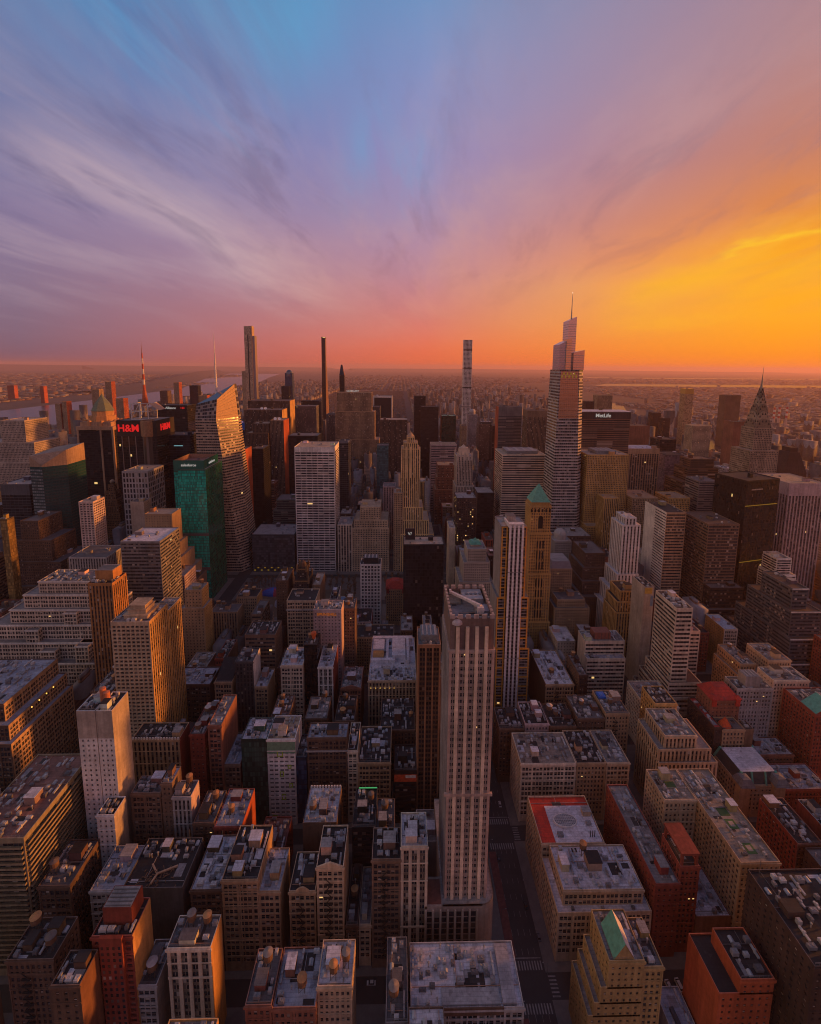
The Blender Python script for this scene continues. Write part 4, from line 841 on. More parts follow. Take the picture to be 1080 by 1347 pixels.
 ('narrowgrid', 'loft_building', -35.1, -28.1, 291.0, 317.0, 56.9, 'P/x', 'cream', 'tar', 'u=1', 'very narrow cream gridded building between two brown lofts'),
 ('darkdeck', 'loft_building', -27.8, -5.1, 290.0, 323.0, 48.3, 'P/x', 'tan', 'tar', 'u=7,k=1', 'tan loft with black roof scattered with white units'),
 ('blackorange', 'hotel_tower', -2.5, 12.9, 290.0, 312.0, 42.1, 'h/x', 'black', 'tar', 'oband=1,u=3', 'black building with bright orange-red band under its roof'),
 ('crenel', 'loft_building', -56.2, -36.1, 243.0, 267.1, 53.2, 'x/x', 'brown', 'white', 'u=6,k=1,zig=1,w=1', 'white cluttered roof with crenellated rear parapet, behind foreground pediments'),
 ('greenedge', 'city_building', -27.0, -13.2, 242.0, 268.0, 50.8, 'h/x', 'black', 'tar', 'w=1,gedge=1,u=3', 'black building with a green strip light along its rear roof edge'),
 ('archroof', 'city_building', -12.9, -1.9, 242.0, 262.5, 48.5, 'P/x', 'brown', 'grey', 'w=3,u=2,ped=1', 'narrow block with round-arched rear parapet and cluster of tanks'),
 ('bronze', 'skyscraper', 13.1, 28.5, 292.0, 314.0, 134.8, 'bz/x', 'copper', 'greyl', 'u=5,k=1,louv=1', 'slim bronze-framed black glass tower hidden behind the tall striped tower'),
 ('lowbronze', 'city_building', 12.0, 26.0, 251.0, 272.0, 30.0, 'x', 'greyl', 'greyl', 'u=2', 'small pale roofs wedged between slim cream tower and the tall striped tower'),
 ('tanblock', 'office_building', 86.0, 125.0, 290.0, 318.0, 46.0, 'P/P', 'cream', 'beige', 'k=1,u=8', 'cream corner office block with beige cluttered roof facing the bright red roof'),
 ('tanblock2', 'office_building', 125.4, 146.0, 290.0, 320.0, 46.0, 'p', 'tan', 'tar', 'u=6,k=1', 'tan block with black roof and white cooling plant, middle of its row'),
 ('tanblock3', 'office_building', 146.4, 163.0, 290.0, 320.0, 46.0, 'P', 'ltan', 'greyl', 'u=3,k=1', 'yellowish end block with pale roof, right of the white cooling plant'),
 ('ziggurat', 'loft_building', 184.0, 226.0, 290.0, 321.0, 63.0, 'v/v', 'ltan', 'greyl', 't=[(0,0,0,0,0,.72),(0,-4,2,0,.72,.86),(5,-14,4,0,.86,1)],k=1,u=3', 'big tan stepped loft with pale piers and setbacks, right of centre'),
 ('orangeloft', 'loft_building', 197.0, 214.0, 322.0, 342.0, 66.0, 'p', 'gold', 'tar', 'u=4,k=0', 'small golden-orange loft with cluttered roof behind big tan stepped loft'),
 ('redmansard', 'apartment_building', 249.0, 272.0, 333.0, 351.0, 60.0, 'q/q', 'brick', 'redtile', 'hip=1,k=0', 'dark brick building with a bright red tiled hip roof'),
 ('redmansard2', 'apartment_building', 243.0, 248.8, 319.0, 352.0, 48.0, 'q/q', 'dkbrown', 'redtile', 'k=0,u=1', 'long dark brick building edged with red tile roofs, beside bright red hip roof'),
 ('curvetan', 'apartment_building', 249.5, 267.0, 319.0, 332.0, 46.0, 'p', 'tan', 'grey', 'u=2,hip=2', 'tan building with rounded bays and small orange-red conical roof'),
 ('chimneytan', 'apartment_building', 267.5, 274.0, 319.0, 328.0, 46.0, 'x', 'brownl', 'tar', 'k=0', 'plain tan chimney-like shaft behind the green mansard building'),
 ('greenmansard', 'civic_building', 244.0, 274.0, 291.0, 318.0, 26.0, 'p/p', 'tan', 'greyl', 'mans=1', 'ornate stone building with green copper mansard roof and two pavilions'),
 ('whiteroofs', 'city_building', 276.0, 308.0, 319.0, 336.5, 24.0, 'p', 'brick', 'white', 'u=4', 'low brick block with broad white roof, right of the plain tan shaft'),
 ('whiteroofs2', 'city_building', 275.0, 312.0, 291.0, 313.0, 22.0, 'p', 'redbrick', 'blue', 'u=6', 'low brick block with snow-white patchy roof, right of the green mansard'),
 ('brickgreen', 'apartment_building', 316.0, 352.0, 314.0, 344.0, 62.0, 'p/p', 'redbrick', 'grey', 'gable=2,u=2', 'dark red brick block with green copper gable on the right edge'),
 ('pinkroof', 'loft_building', 203.8, 231.1, 345.0, 377.5, 44.7, 'P/p', 'cream', 'pinkroof', 'k=2,u=5', 'cream loft with broad pinkish roof, left of the white ribbon slab'),
 ('terrace', 'office_tower', -440.0, -262.0, 403.0, 458.0, 114.0, 'P/P', 'cream', 'greyl', 't=[(0,0,0,0,0,.42),(34,-4,7,0,.42,.56),(56,-8,14,0,.56,.68),(72,-12,19,0,.68,.79),(82,-16,24,0,.79,.90),(94,-24,28,0,.90,1)],tl=1,bays=1,k=2,u=4', 'huge pale tan office block stepping up in many white-edged terraces'),
 ('goldtower', 'apartment_tower', -257.8, -237.6, 371.0, 391.0, 141.0, 'v/v', 'goldbrown/goldbrown', 'tar', 'cap=1,u=2', 'orange brick tower with white ledges and recessed top box'),
 ('balctower', 'apartment_tower', -209.9, -182.0, 322.0, 349.0, 134.9, 'bp/v', 'ltan/gold', 'pinkroof', 'cap=2,u=1', 'pale tan balconied apartment tower with three-tier rooftop block'),
 ('balctower2', 'apartment_tower', -196.6, -183.3, 349.3, 373.3, 127.3, 'bp/v', 'ltan/gold', 'pinkroof', 'k=0', 'set-back east bay of the pale balconied apartment tower, glowing orange side'),
 ('lowleft', 'office_building', -322.0, -262.0, 290.0, 350.0, 88.0, 'P/P', 'brown/tan', 'blue', 't=[(0,0,0,0,0,.74),(0,-4,4,0,.74,.86),(0,-10,9,0,.86,1)],lights=1,k=2', 'stepped brown office block with yellow terrace lights at the left edge'),
 ('sidetan', 'loft_building', -228.0, -212.0, 322.0, 352.0, 80.0, 'v/x', 'brown/gold', 'grey', 'w=2,k=1', 'narrow loft with ochre side wall and two tanks, behind terrace lights'),
 ('holes', 'loft_building', -222.9, -198.5, 451.0, 471.0, 83.3, 'q/q', 'tan/gold', 'greyl', 't=[(0,0,0,0,0,.9),(4,-3,3,0,.9,1.12)],u=2,w=1', 'tan tower dotted with small dark windows, gold east side'),
 ('nearholes', 'loft_building', -196.3, -163.7, 375.0, 399.0, 46.3, 'P/x', 'brown', 'blue', 'u=3,k=1', 'brown loft with blue roof light, right of balconied apartment tower'),
 ('tan8', 'loft_building', -206.7, -177.0, 483.0, 503.0, 53.1, 'v/q', 'tan', 'grey', 'w=2,u=2', 'tan loft with two water tanks right of the small-windowed tan tower'),
 ('tan9', 'loft_building', -185.1, -161.9, 505.0, 525.0, 59.3, 'p/q', 'tan/gold', 'tar', 'w=2,u=2', 'tan loft with golden east side near the park tents'),
 ('tan10', 'loft_building', -141.7, -113.9, 403.0, 427.0, 74.9, 'h/p', 'brownl', 'tar', 'k=1,u=2', 'brown loft with wide pinkish penthouse block'),
 ('darkslope', 'city_building', -158.0, -143.1, 371.0, 395.0, 51.2, 'P/x', 'tan', 'tar', 'u=2,sl=1', 'small tan block half hidden by a black sloping roof'),
 ('darkt', 'loft_building', -139.7, -124.3, 371.0, 391.0, 70.1, 'v/x', 'dkgrey/white', 'grey', 'k=1,u=3', 'dark glass-fronted loft with white side wall and plant on roof'),
 ('tinytan', 'loft_building', -123.8, -112.8, 371.0, 395.0, 46.6, 'P/x', 'tan', 'white', 'u=2', 'tiny tan loft with white roof right of the dark glass-fronted loft'),
 ('ivory', 'loft_building', -101.1, -82.3, 371.0, 397.0, 66.3, 'P/p', 'cream', 'white', 'k=2,u=3', 'ivory gridded loft with white rooftop plant, centre left'),
 ('blackglass', 'hotel_tower', -82.0, -70.6, 376.0, 394.0, 81.9, 'g/g', 'black', 'brown', 'w=1,cone=1', 'black glass slab with orange cone tank on its roof'),
 ('whitestrip', 'loft_building', -69.6, -56.5, 372.0, 404.0, 64.0, 'V/x', 'white/redbrick', 'white', 'k=1,u=3', 'narrow white building with dark bays and red brick side'),
 ('pinktower', 'hotel_tower', -78.8, -53.0, 404.5, 422.5, 98.4, 'q/x', 'pink', 'greyl', "k=1,u=2,sign='SPRINGHILL'", 'pinkish tower with small square windows and orange rooftop lettering'),
 ('oldtan', 'office_building', -114.7, -85.3, 451.0, 477.0, 82.9, 'P/p', 'ltan', 'tar', 'u=5,ledge=1', 'old tan office block with arched top storeys, left of pinkish tower'),
 ('slimtan', 'loft_building', -53.3, -42.4, 424.0, 446.0, 89.2, 'p/p', 'brownl', 'grey', 'w=1,u=2', 'slim brown building right of pinkish lettered tower'),
 ('whitegrid', 'hotel_tower', -46.4, -21.8, 532.0, 550.0, 86.3, 'G2/G2', 'white', 'tar', 'dbox=1', 'white gridded tower with black box on top beside the park'),
 ('redpyr', 'city_building', -15.8, 7.7, 545.0, 570.0, 47.9, 'p', 'tan', 'redtile', 'hip=1,k=0', 'tan building with a dark red pyramid roof next to white gridded tower'),
 ('hsbc', 'skyscraper', 4.9, 49.0, 488.0, 514.0, 128.3, 'dk/dk', 'black', 'beige', 'u=6,k=1,logo=1', 'broad black glass tower with beige roof and white mark on a black panel'),
 ('bigwhite', 'office_building', -26.4, 15.7, 371.0, 436.1, 51.4, 'v/p', 'ltan', 'white', 'pent=1,u=3,glow=1', 'broad block with white walled roof terraces and lit top-floor windows'),
 ('redgable', 'city_building', -50.1, -32.4, 371.0, 401.0, 44.5, 'P/x', 'brick', 'greyl', 'ped=2,u=8', 'dark red building with gabled front and speckled roof'),
 ('louver', 'city_building', -46.9, -5.1, 451.0, 475.0, 42.5, 'p', 'tan', 'tar', 'u=8,k=1', 'tan block with rows of dark louvred plant on its roof'),
 ('courtroof', 'city_building', -13.9, 12.9, 324.0, 358.7, 44.2, 'p', 'brown', 'tar', 'u=3,w=1,k=1', 'low black-roofed block with pale parapet in front of lit top-floor windows'),
 ('patio1', 'city_building', -72.5, -55.5, 330.0, 355.0, 49.5, 'p', 'brown', 'greyl', 'w=1,u=3', 'low building with white rooftop boxes in front of the ivory loft'),
 ('patio2', 'city_building', -49.6, -34.3, 330.0, 358.0, 47.3, 'p', 'brown', 'tar', 'w=2,u=5', 'low building with two tanks and striped roof grille, left of dark red gable'),
 ('f3', 'loft_building', 128.7, 153.5, 371.0, 421.0, 46.6, 'P/x', 'tan/dkbrown', 'white', 'w=1,u=4,k=1', 'loft with long dark blank side wall and white roof right of the orange-striped tower'),
 ('f4', 'loft_building', 166.1, 185.4, 451.0, 479.0, 37.0, 'q/q', 'cream', 'white', 'u=3,k=1', 'cream chamfered block with white roof behind the long dark side wall'),
 ('ribbonwhite', 'office_building', 178.1, 216.2, 410.0, 428.0, 62.6, 'H/x', 'cream', 'greyl', 't=[(0,0,0,0,.0,1)],k=1,rust=1,u=1', 'white ribbon-windowed block with rusty red roof plant'),
 ('ribbonwhite2', 'office_building', 177.1, 214.0, 402.0, 409.6, 49.9, 'H/x', 'cream', 'blue', 'k=0', 'front setback of the white ribbon-windowed block with bluish terrace'),
 ('f6', 'loft_building', 173.2, 212.3, 483.0, 509.0, 60.5, 'p', 'tan', 'grey', 't=[(0,0,0,0,0,.93),(4,-4,4,-2,.93,1.06)],k=1,w=1,u=3', 'plain tan block with golden bulkhead right of the green pyramid tower'),
 ('row38a', 'city_building', 77.6, 96.9, 322.0, 344.0, 46.2, 'p', 'brown', 'tar', 'k=1,u=3', 'low black roof by the avenue under the orange-striped tower'),
 ('row38b', 'city_building', 98.0, 116.3, 324.0, 348.0, 48.2, 'p', 'pink', 'tar', 'k=2,u=3', 'low pinkish block with two bulkheads among black roofs'),
 ('row38c', 'city_building', 116.9, 136.9, 322.0, 346.0, 47.7, 'p', 'brown', 'tar', 'w=2,u=3,k=1', 'low brown block carrying a pair of orange tanks, right of pinkish low block'),
 ('row38d', 'city_building', 138.6, 159.4, 324.0, 350.0, 52.3, 'p', 'brown', 'grey', 'u=6,w=1,k=1', 'low block with crowded grey roof plant under the white ribbon block'),
 ('row38e', 'city_building', 161.2, 179.8, 326.0, 352.0, 55.0, 'p', 'tan', 'grey', 'tarp=1,u=4,w=1', 'low tan block with bright blue tarpaulin on its roof'),
 ('golddeco', 'office_tower', 226.4, 253.6, 451.0, 481.0, 85.9, 'v/v', 'gold', 'tar', 't=[(0,0,0,0,0,.8),(2,-2,3,0,.8,.92),(6,-5,6,0,.92,1.04)],k=1', 'stepped golden-brown tower with ragged crown right of the ribbon block'),
 ('beigeslab', 'hotel_tower', 239.1, 248.9, 424.0, 448.0, 110.1, 'x/x', 'beige', 'tar', 'sign2=1,k=0', 'thin beige blank slab with a small blue sign, left of white ribbon slab'),
 ('ribbonslab', 'office_tower', 238.5, 253.0, 371.0, 403.9, 116.9, 'H/H', 'cream', 'brown', 't=[(-10,22,-8,10,0,.2),(-7,17,-6,6,.2,.32),(-3,12,-3,3,.32,.42),(0,0,0,0,.42,1)],u=6,bb=1', 'long white slab with dark ribbon windows seen end-on, right of centre'),
 ('brownribbon', 'office_tower', 372.0, 410.0, 532.0, 582.0, 136.0, 'h/h', 'brownl', 'brown', 'u=5,bb=1', 'brown banded office tower with flat roof, left of the black glass tower'),
 ('brownribbon2', 'office_building', 358.0, 412.0, 512.0, 531.0, 62.0, 'H/H', 'dkbrown', 'grey', 't=[(0,0,0,0,0,.6),(14,0,6,0,.6,1)]', 'dark banded terraces at the foot of the brown banded tower'),
 ('black101', 'skyscraper', 425.0, 478.0, 560.0, 605.0, 184.0, 'dk2/dk2', 'black', 'tar', 'rot=14,yl=2,u=2', 'tall black angled glass tower with two yellow-lit bands'),
 ('glasszig', 'office_tower', 394.0, 410.0, 432.0, 472.0, 104.0, 'h/h', 'slate', 'brown', 't=[(-8,26,-16,34,0,.32),(-7,18,-12,24,.32,.55),(-5,10,-7,12,.55,.80),(0,0,0,0,.80,1)],tl=1,u=3,k=1', 'slate glass office block stepping down in long white-edged terraces'),
 ('whitebalc', 'apartment_tower', 450.0, 476.0, 520.0, 546.0, 96.0, 'b/b', 'white', 'greyl', 't=[(0,0,0,0,0,.8),(4,-4,4,0,.8,1)],k=1', 'white balconied apartment tower behind the slate stepped block'),
 ('tanpile', 'apartment_building', 300.0, 326.0, 371.0, 405.0, 62.0, 'p/p', 'tan', 'greyl', 't=[(0,0,0,0,0,.85),(3,-9,4,0,.85,1)],k=1,w=1', 'tan apartment block with clipped corners and orange-lit bulkhead'),
 ('tanpile2', 'apartment_building', 327.0, 347.5, 374.0, 400.0, 66.0, 'p/p', 'ltan', 'greyl', 'k=1,w=1,u=2', 'taller tan apartment block beside the orange-lit bulkhead'),
 ('slattan', 'apartment_building', 273.0, 302.0, 338.0, 353.0, 66.0, 'p/p', 'greyl', 'grey', 'dbox2=1,u=2,k=1', 'grey-tan apartment block with square open-topped bulkhead'),
 ('creamtall', 'apartment_building', 312.6, 343.0, 350.0, 368.0, 64.0, 'p/q', 'cream', 'greyl', 'k=1,u=2', 'cream apartment block with regular dark windows, right edge'),
 ('brickright', 'apartment_building', 404.0, 446.0, 366.0, 414.0, 66.0, 'p/p', 'redbrick', 'grey', 'u=4,k=1', 'dark red brick block at the right edge under the slate terraces'),
 ('terrabeige', 'office_tower', -783.3, -736.5, 925.0, 985.0, 210.2, 'p/p', 'beige', 'beige', 't=[(-40,40,-20,0,0,.62),(-40,22,-10,0,.62,.8),(0,0,0,0,.8,1)]', 'beige stepped concrete tower cut by the left edge'),
 ('darkflat', 'office_tower', -551.5, -512.3, 640.0, 685.0, 155.4, 'dk/dk', 'slate', 'greyl', 'band=.9,u=4', 'dark glass block with pale grey top band at the left edge'),
 ('goldreflect', 'office_tower', -452.5, -444.9, 520.0, 530.0, 145.6, 'g/g', 'goldreflect', 'tar', 'u=2', 'glass block mirroring golden light, cut by the left edge under the dark flat block'),  # the mirrored golden light is put into the glazing tint
 ('stepbrown', 'office_tower', -463.8, -441.9, 560.0, 600.0, 130.3, 'p/p', 'brown', 'grey', 't=[(-10,40,-14,10,0,.4),(-8,28,-8,6,.4,.62),(-4,16,-4,0,.62,.82),(0,0,0,0,.82,1)],k=1,w=1', 'brown stepped tower descending to the right, left edge'),
 ('whiteslab', 'hotel_tower', -380.8, -364.0, 545.0, 567.0, 158.8, 'bp/bp', 'pinkwhite', 'beige', 'k=1,u=1', 'pale pink slim tower with blank centre strip and glowing east side'),
 ('whiteslabbase', 'office_building', -369.2, -327.4, 505.0, 541.0, 106.7, 'v/v', 'greyl', 'grey', 'u=4,k=1', 'low broad pillared building at the foot of the pale pink slim tower'),
 ('h10', 'office_tower', -384.5, -349.2, 640.0, 684.0, 174.1, 'G3/G3', 'greyl', 'beige', 'u=3', 'pale grey tower with deep square window grid, below red sign letters'),
 ('allianz', 'skyscraper', -518.5, -452.9, 1000.0, 1045.0, 235.7, 'dk/dk', 'black', 'tar', 'sign3=1,k=0', 'black box tower with small white rooftop sign, left of the spired glass tower'),
 ('neon', 'skyscraper', -375.8, -330.8, 735.0, 777.0, 211.3, 'dk/dk', 'navy', 'tar', 'neon=1,u=3,k=1', 'navy glass tower with lit billboards down its west edge'),
 ('redslab', 'skyscraper', -419.3, -406.4, 800.0, 840.0, 202.9, 'x/x', 'redbrick', 'tar', 'k=0', 'slim dark red slab wedged between lettered tower and navy glass tower'),
 ('narrowbeige', 'hotel_tower', -356.2, -338.3, 606.0, 624.0, 140.8, 'x/q', 'beige', 'grey', 'k=1', 'narrow beige blank-fronted tower below the pale square-grid tower'),
 ('bushstep', 'office_tower', -312.8, -279.6, 560.0, 584.0, 139.1, 'q/x', 'tan', 'beige', 't=[(-8,14,-16,20,0,.45),(-5,9,-9,12,.45,.6),(-2,4,-4,5,.6,.72),(0,0,0,0,.72,1)],k=1', 'tan stepped tower with bright side edge, left of green glass tower'),
 ('glassribbon', 'office_tower', -298.6, -256.8, 485.0, 529.0, 133.0, 'h/h', 'slate2', 'white', 'u=6,k=1', 'grey ribbon-windowed office block with white roof plant, in front of the tan stepped tower'),
 ('j1', 'skyscraper', -404.2, -293.6, 1247.0, 1307.0, 228.5, 'v/x', 'brown/gold', 'brown', 'k=1,u=2', 'wide brown slab with bright orange end wall, tallest of the brown cluster'),
 ('j2', 'skyscraper', -372.9, -282.4, 1120.0, 1170.0, 215.9, 'v/x', 'brown/gold', 'brown', 'dish=2', 'wide brown slab with two satellite dishes, just below the orange-ended slab'),
 ('j3', 'skyscraper', -319.4, -283.4, 1010.0, 1050.0, 196.4, 'v/v', 'brown', 'tan', 't=[(-12,0,-10,0,0,.9),(0,0,0,0,.9,1)]', 'stepped brown pier-fronted tower in front of the dish-topped slab'),
 ('j4', 'skyscraper', -281.6, -252.1, 1010.0, 1060.0, 203.2, 'v/x', 'brownl/orange', 'tan', 'dish=2', 'brown tower with two white rooftop dishes and orange east side'),
 ('j5', 'office_tower', -278.9, -262.4, 780.0, 820.0, 179.3, 'v/x', 'brownl/orange', 'brown', 'k=0', 'tower with bright red-orange glowing side beside the spired glass tower'),
 ('j6', 'office_tower', -271.9, -251.1, 850.0, 895.0, 169.6, 'dk/dk', 'black', 'brown', 'u=2', 'plain black tower right of the red-orange glowing side'),
 ('j7', 'office_building', -219.5, -181.4, 790.0, 830.0, 89.3, 'h/h', 'greeng2', 'grey', 't=[(0,0,0,0,0,.8),(5,0,4,0,.8,1)],u=4', 'greenish stepped office block left of the white gridded slab'),
 ('j8', 'office_building', -229.0, -163.3, 700.0, 750.0, 60.9, 'g/g', 'slate', 'greyl', 'u=7,k=1,lowlit=1', 'low wide glass pavilion block with cluttered roof facing the park'),
 ('j9', 'skyscraper', -417.6, -382.2, 1150.0, 1190.0, 180.7, 'g/g', 'blueg', 'tar', 'bluetop=1', 'glass tower with a vivid blue top behind the spired glass tower'),
 ('j10', 'office_tower', -231.1, -170.0, 960.0, 1005.0, 177.6, 'dk/dk', 'black', 'grey', 'k=1,u=2', 'black square tower with grey roof behind the white gridded slab'),
 ('j11', 'skyscraper', -302.9, -240.0, 1340.0, 1380.0, 207.0, 'v/v', 'grey', 'grey', 'k=0', 'grey gridded tower with lit dot, above the black square tower'),
 ('j12', 'skyscraper', -314.5, -251.9, 1489.0, 1529.0, 211.5, 'dk/dk', 'black', 'tar', 'k=0', 'dark slab tower left of the pencil-thin tower'),
 ('j12b', 'skyscraper', -222.9, -188.5, 1408.0, 1448.0, 176.4, 'v/v', 'grey', 'tar', 'k=0', 'grey slab tower right of the pencil-thin tower'),
 ('rock', 'skyscraper', -168.2, -75.3, 1247.0, 1275.0, 252.2, 'v/v', 'tan', 'beige', "t=[(-4,20,-8,20,0,.5),(-4,8,-4,8,.5,.8),(0,0,0,0,.8,1)],sign4='COMCAST'", 'wide tan limestone skyscraper with white rooftop lettering'),
 ('j16', 'skyscraper', -85.1, -24.5, 1489.0, 1534.0, 227.5, 'x/x', 'white', 'tar', 'bframe=1', 'black-faced tower outlined in a white frame'),
 ('j17', 'skyscraper', -82.5, -56.5, 1328.0, 1368.0, 207.1, 'v/v', 'slate', 'tar', 'k=0', 'slim grey-blue tower below the white-framed black tower'),
 ('j18', 'skyscraper', -46.3, 17.9, 1087.0, 1127.0, 197.6, 'v/v', 'brown', 'beige', 'u=2', 'broad brown pier-fronted tower behind the cream deco tower'),
 ('j19', 'office_tower', -49.5, -24.6, 1006.0, 1036.0, 149.7, 'g/g', 'teal', 'grey', 'k=0', 'small teal glass tower left of the cream deco tower'),
 ('lattice', 'skyscraper', -111.8, -92.7, 830.0, 870.0, 184.8, 'lat/lat', 'slate', 'tar', 'k=0', 'dark tower covered in pale diagonal lattice behind the white gridded slab'),
 ('j22', 'office_building', -95.9, -73.6, 700.0, 740.0, 76.9, 'V/V', 'cream', 'greyl', 'u=3', 'cream building with tall vertical piers right of the white gridded slab'),
 ('j23', 'office_tower', -73.5, -15.7, 700.0, 750.0, 83.0, 'p/p', 'ltan', 'ltan', 't=[(0,0,0,0,0,.86),(3,-2,4,0,.86,1),(12,-14,8,0,1,1.24)],k=1,w=1', 'broad tan stepped office block left of the cream deco tower'),
 ('j24', 'office_tower', -28.4, -7.3, 790.0, 820.0, 114.1, 'v/v', 'pink', 'grey', 'k=0', 'plain pinkish slab tower behind the tan stepped block'),
 ('j25', 'office_tower', -8.8, 5.3, 700.0, 726.0, 128.0, 'p/p', 'tan', 'beige', 'k=1', 'narrow tan tower touching the cream deco tower'),
 ('k1', 'skyscraper', 44.6, 80.1, 1450.0, 1480.0, 230.7, 'dk/dk', 'black', 'tar', 'k=0', 'narrow black slab tower near the centre skyline'),
 ('k2', 'skyscraper', 60.7, 110.8, 1328.0, 1368.0, 208.1, 'dk/dk', 'black', 'tar', 'k=0', 'broad black tower right of the narrow black slab'),
 ('k3', 'skyscraper', 120.0, 161.5, 1328.0, 1368.0, 182.1, 'g/x', 'greend/orange', 'greenroof', 'k=1', 'dark green glass tower with orange side strip'),
 ('k4', 'office_tower', 68.9, 125.9, 1010.0, 1050.0, 151.3, 'h/h', 'pink', 'tan', 'k=1', 'pinkish brick banded block below the dark green glass tower'),
 ('k6', 'skyscraper', 241.6, 288.2, 1408.0, 1448.0, 148.8, 'v/v', 'brownl', 'tar', 'dbox=1', 'brown tower with black top box, right of the tall white-grid pencil tower'),
 ('k6b', 'skyscraper', 221.8, 251.5, 1500.0, 1530.0, 169.6, 'p/p', 'greyl', 'grey', 'dome=1', 'slim pale domed tower at the foot of the white-grid pencil tower'),
 ('k6c', 'apartment_tower', 167.0, 181.5, 1250.0, 1280.0, 163.6, 'p/p', 'tan', 'tar', 'k=0', 'slim tan tower in front of the white-grid pencil tower'),
 ('k6d', 'skyscraper', 262.0, 283.5, 1300.0, 1340.0, 157.8, 'dk/dk', 'black', 'tar', 'k=0', 'thin black tower right of the black-topped brown tower'),
 ('k7', 'skyscraper', 239.0, 296.3, 1120.0, 1156.0, 226.9, 'hv/x', 'grey/orange', 'tar', 'band=.9', 'grey tower with a glowing orange corner strip, left of the tallest spired skyscraper'),
 ('k8', 'skyscraper', 290.3, 335.6, 1050.0, 1090.0, 224.4, 'v/v', 'brownl', 'brown', 'band=.93', 'broad brown tower with dark slotted top, beside the tallest spired skyscraper'),
 ('k9', 'office_tower', 172.3, 245.5, 765.0, 825.0, 176.1, 'H/H', 'cream', 'ltan', 'u=6,k=2,ubox=1', 'wide cream and black banded block in front of the tallest spired skyscraper'),
 ('k10', 'office_building', 78.4, 115.9, 935.0, 975.0, 121.3, 'p/p', 'brick', 'tan', 't=[(-6,6,-10,0,0,.6),(-3,3,-4,0,.6,.8),(0,0,0,0,.8,1)]', 'reddish brick stepped block beside the avenue canyon'),
 ('k11', 'office_building', 105.8, 135.4, 845.0, 885.0, 157.8, 'v/v', 'cream', 'greyl', 't=[(-2,3,-8,0,0,.65),(0,0,0,0,.65,1)],spik=1', 'cream gothic block with a crown of white spikes'),
 ('k12', 'office_tower', 89.0, 119.8, 700.0, 736.0, 119.8, 'lit/lit', 'dkbrown', 'greyl', 'u=4', 'dark brown tower with scattered lit windows by the avenue canyon'),
 ('k13', 'office_tower', 133.7, 162.5, 775.0, 815.0, 107.7, 'dk/dk', 'black', 'greyl', 'k=0,u=1', 'plain black block right of the tower with scattered lit windows'),
 ('k14', 'office_building', 83.0, 106.2, 540.0, 570.0, 101.9, 'p/p', 'cream', 'greyl', 't=[(-10,8,-8,6,0,.62),(-5,4,-4,3,.62,.85),(0,0,0,0,.85,1)],gpyr=1', 'cream stepped building with small green copper pyramid cap, beside the avenue canyon'),
 ('k22', 'office_building', 71.4, 80.1, 640.0, 670.0, 93.3, 'x/x', 'cream', 'greyl', 'k=0', "thin pale blank slab at the avenue canyon's mouth"),
 ('metlife', 'skyscraper', 335.0, 425.0, 845.0, 885.0, 241.0, 'H/H', 'brownl', 'white', "chamf=12,slots=1,sign5='MetLife'", 'wide brown banded skyscraper with white lettering at the top'),
 ('lincoln', 'skyscraper', 291.5, 357.1, 705.0, 755.0, 188.0, 'p/p', 'gold', 'beige', 't=[(-2,6,-18,0,0,.42),(0,0,0,0,.42,1)],ubig=1', 'golden brown brick skyscraper block in front of the wide lettered skyscraper'),
 ('lincoln2', 'office_tower', 301.6, 324.2, 660.0, 684.0, 131.6, 'v/v', 'gold', 'tan', 'k=0', 'golden brick front wing with rounded piers, joined to the golden brown block'),
 ('domeb', 'civic_building', 214.8, 238.1, 612.0, 642.0, 83.7, 'p/p', 'greyl', 'greyl', 'dome=1', "grey stone building with pale round dome at the tallest skyscraper's foot"),
 ('k19', 'office_building', 239.3, 279.4, 645.0, 685.0, 78.9, 'p/p', 'brown', 'greyl', 'u=4,k=1', 'brown block with cluttered roof right of the pale round dome'),
 ('mansgrey', 'office_building', 178.8, 205.0, 520.0, 550.0, 85.5, 'p/p', 'tan/tan', 'greyl', 'mans=2', 'tan building with grey mansard roof right of the green pyramid tower'),
 ('k21', 'office_building', 220.2, 259.1, 532.0, 577.0, 92.6, 'p/p', 'brown', 'grey', 't=[(-4,6,-14,0,0,.55),(0,2,-6,0,.55,.72),(2,-2,0,0,.72,.88),(6,-8,4,0,.88,1.06)],k=1,u=2', 'brown stepped block with rounded tiers right of the grey mansard'),
 ('l1', 'office_tower', 426.8, 487.3, 850.0, 895.0, 172.5, 'V/V', 'tan', 'white', 'k=1,band=.94', 'tan tower with arcaded top floors right of the wide lettered skyscraper'),
 ('l2', 'skyscraper', 991.3, 1020.7, 1600.0, 1630.0, 251.4, 'g/g', 'tan', 'gold', 'gtop=1', 'slim tall residential tower alone on the right skyline with golden top'),
 ('l3', 'office_tower', 545.3, 596.6, 1090.0, 1130.0, 185.9, 'x/x', 'brick', 'brown', 'k=1', 'plain reddish brown block behind the arcaded tan tower'),
 ('l4', 'office_tower', 577.4, 615.0, 1010.0, 1050.0, 165.5, 'dk/dk', 'dkbrown', 'tar', 'k=1', 'dark brown tower right of the arcaded tan tower'),
 ('l5', 'office_tower', 546.8, 584.8, 930.0, 970.0, 146.2, 'g/g', 'mauve', 'tar', 't=[(0,10,0,0,0,.78),(0,0,0,0,.78,1)]', 'mauve glass stepped tower left of the rounded brown tower'),
 ('l6', 'office_tower', 512.5, 567.2, 800.0, 842.0, 157.1, 'h/h', 'brown', 'brown', 't=[(-12,8,-6,6,0,.78),(0,0,0,0,.78,.93),(6,-6,5,-5,.93,1.03)],k=1', 'brown banded tower with rounded stepped crown'),
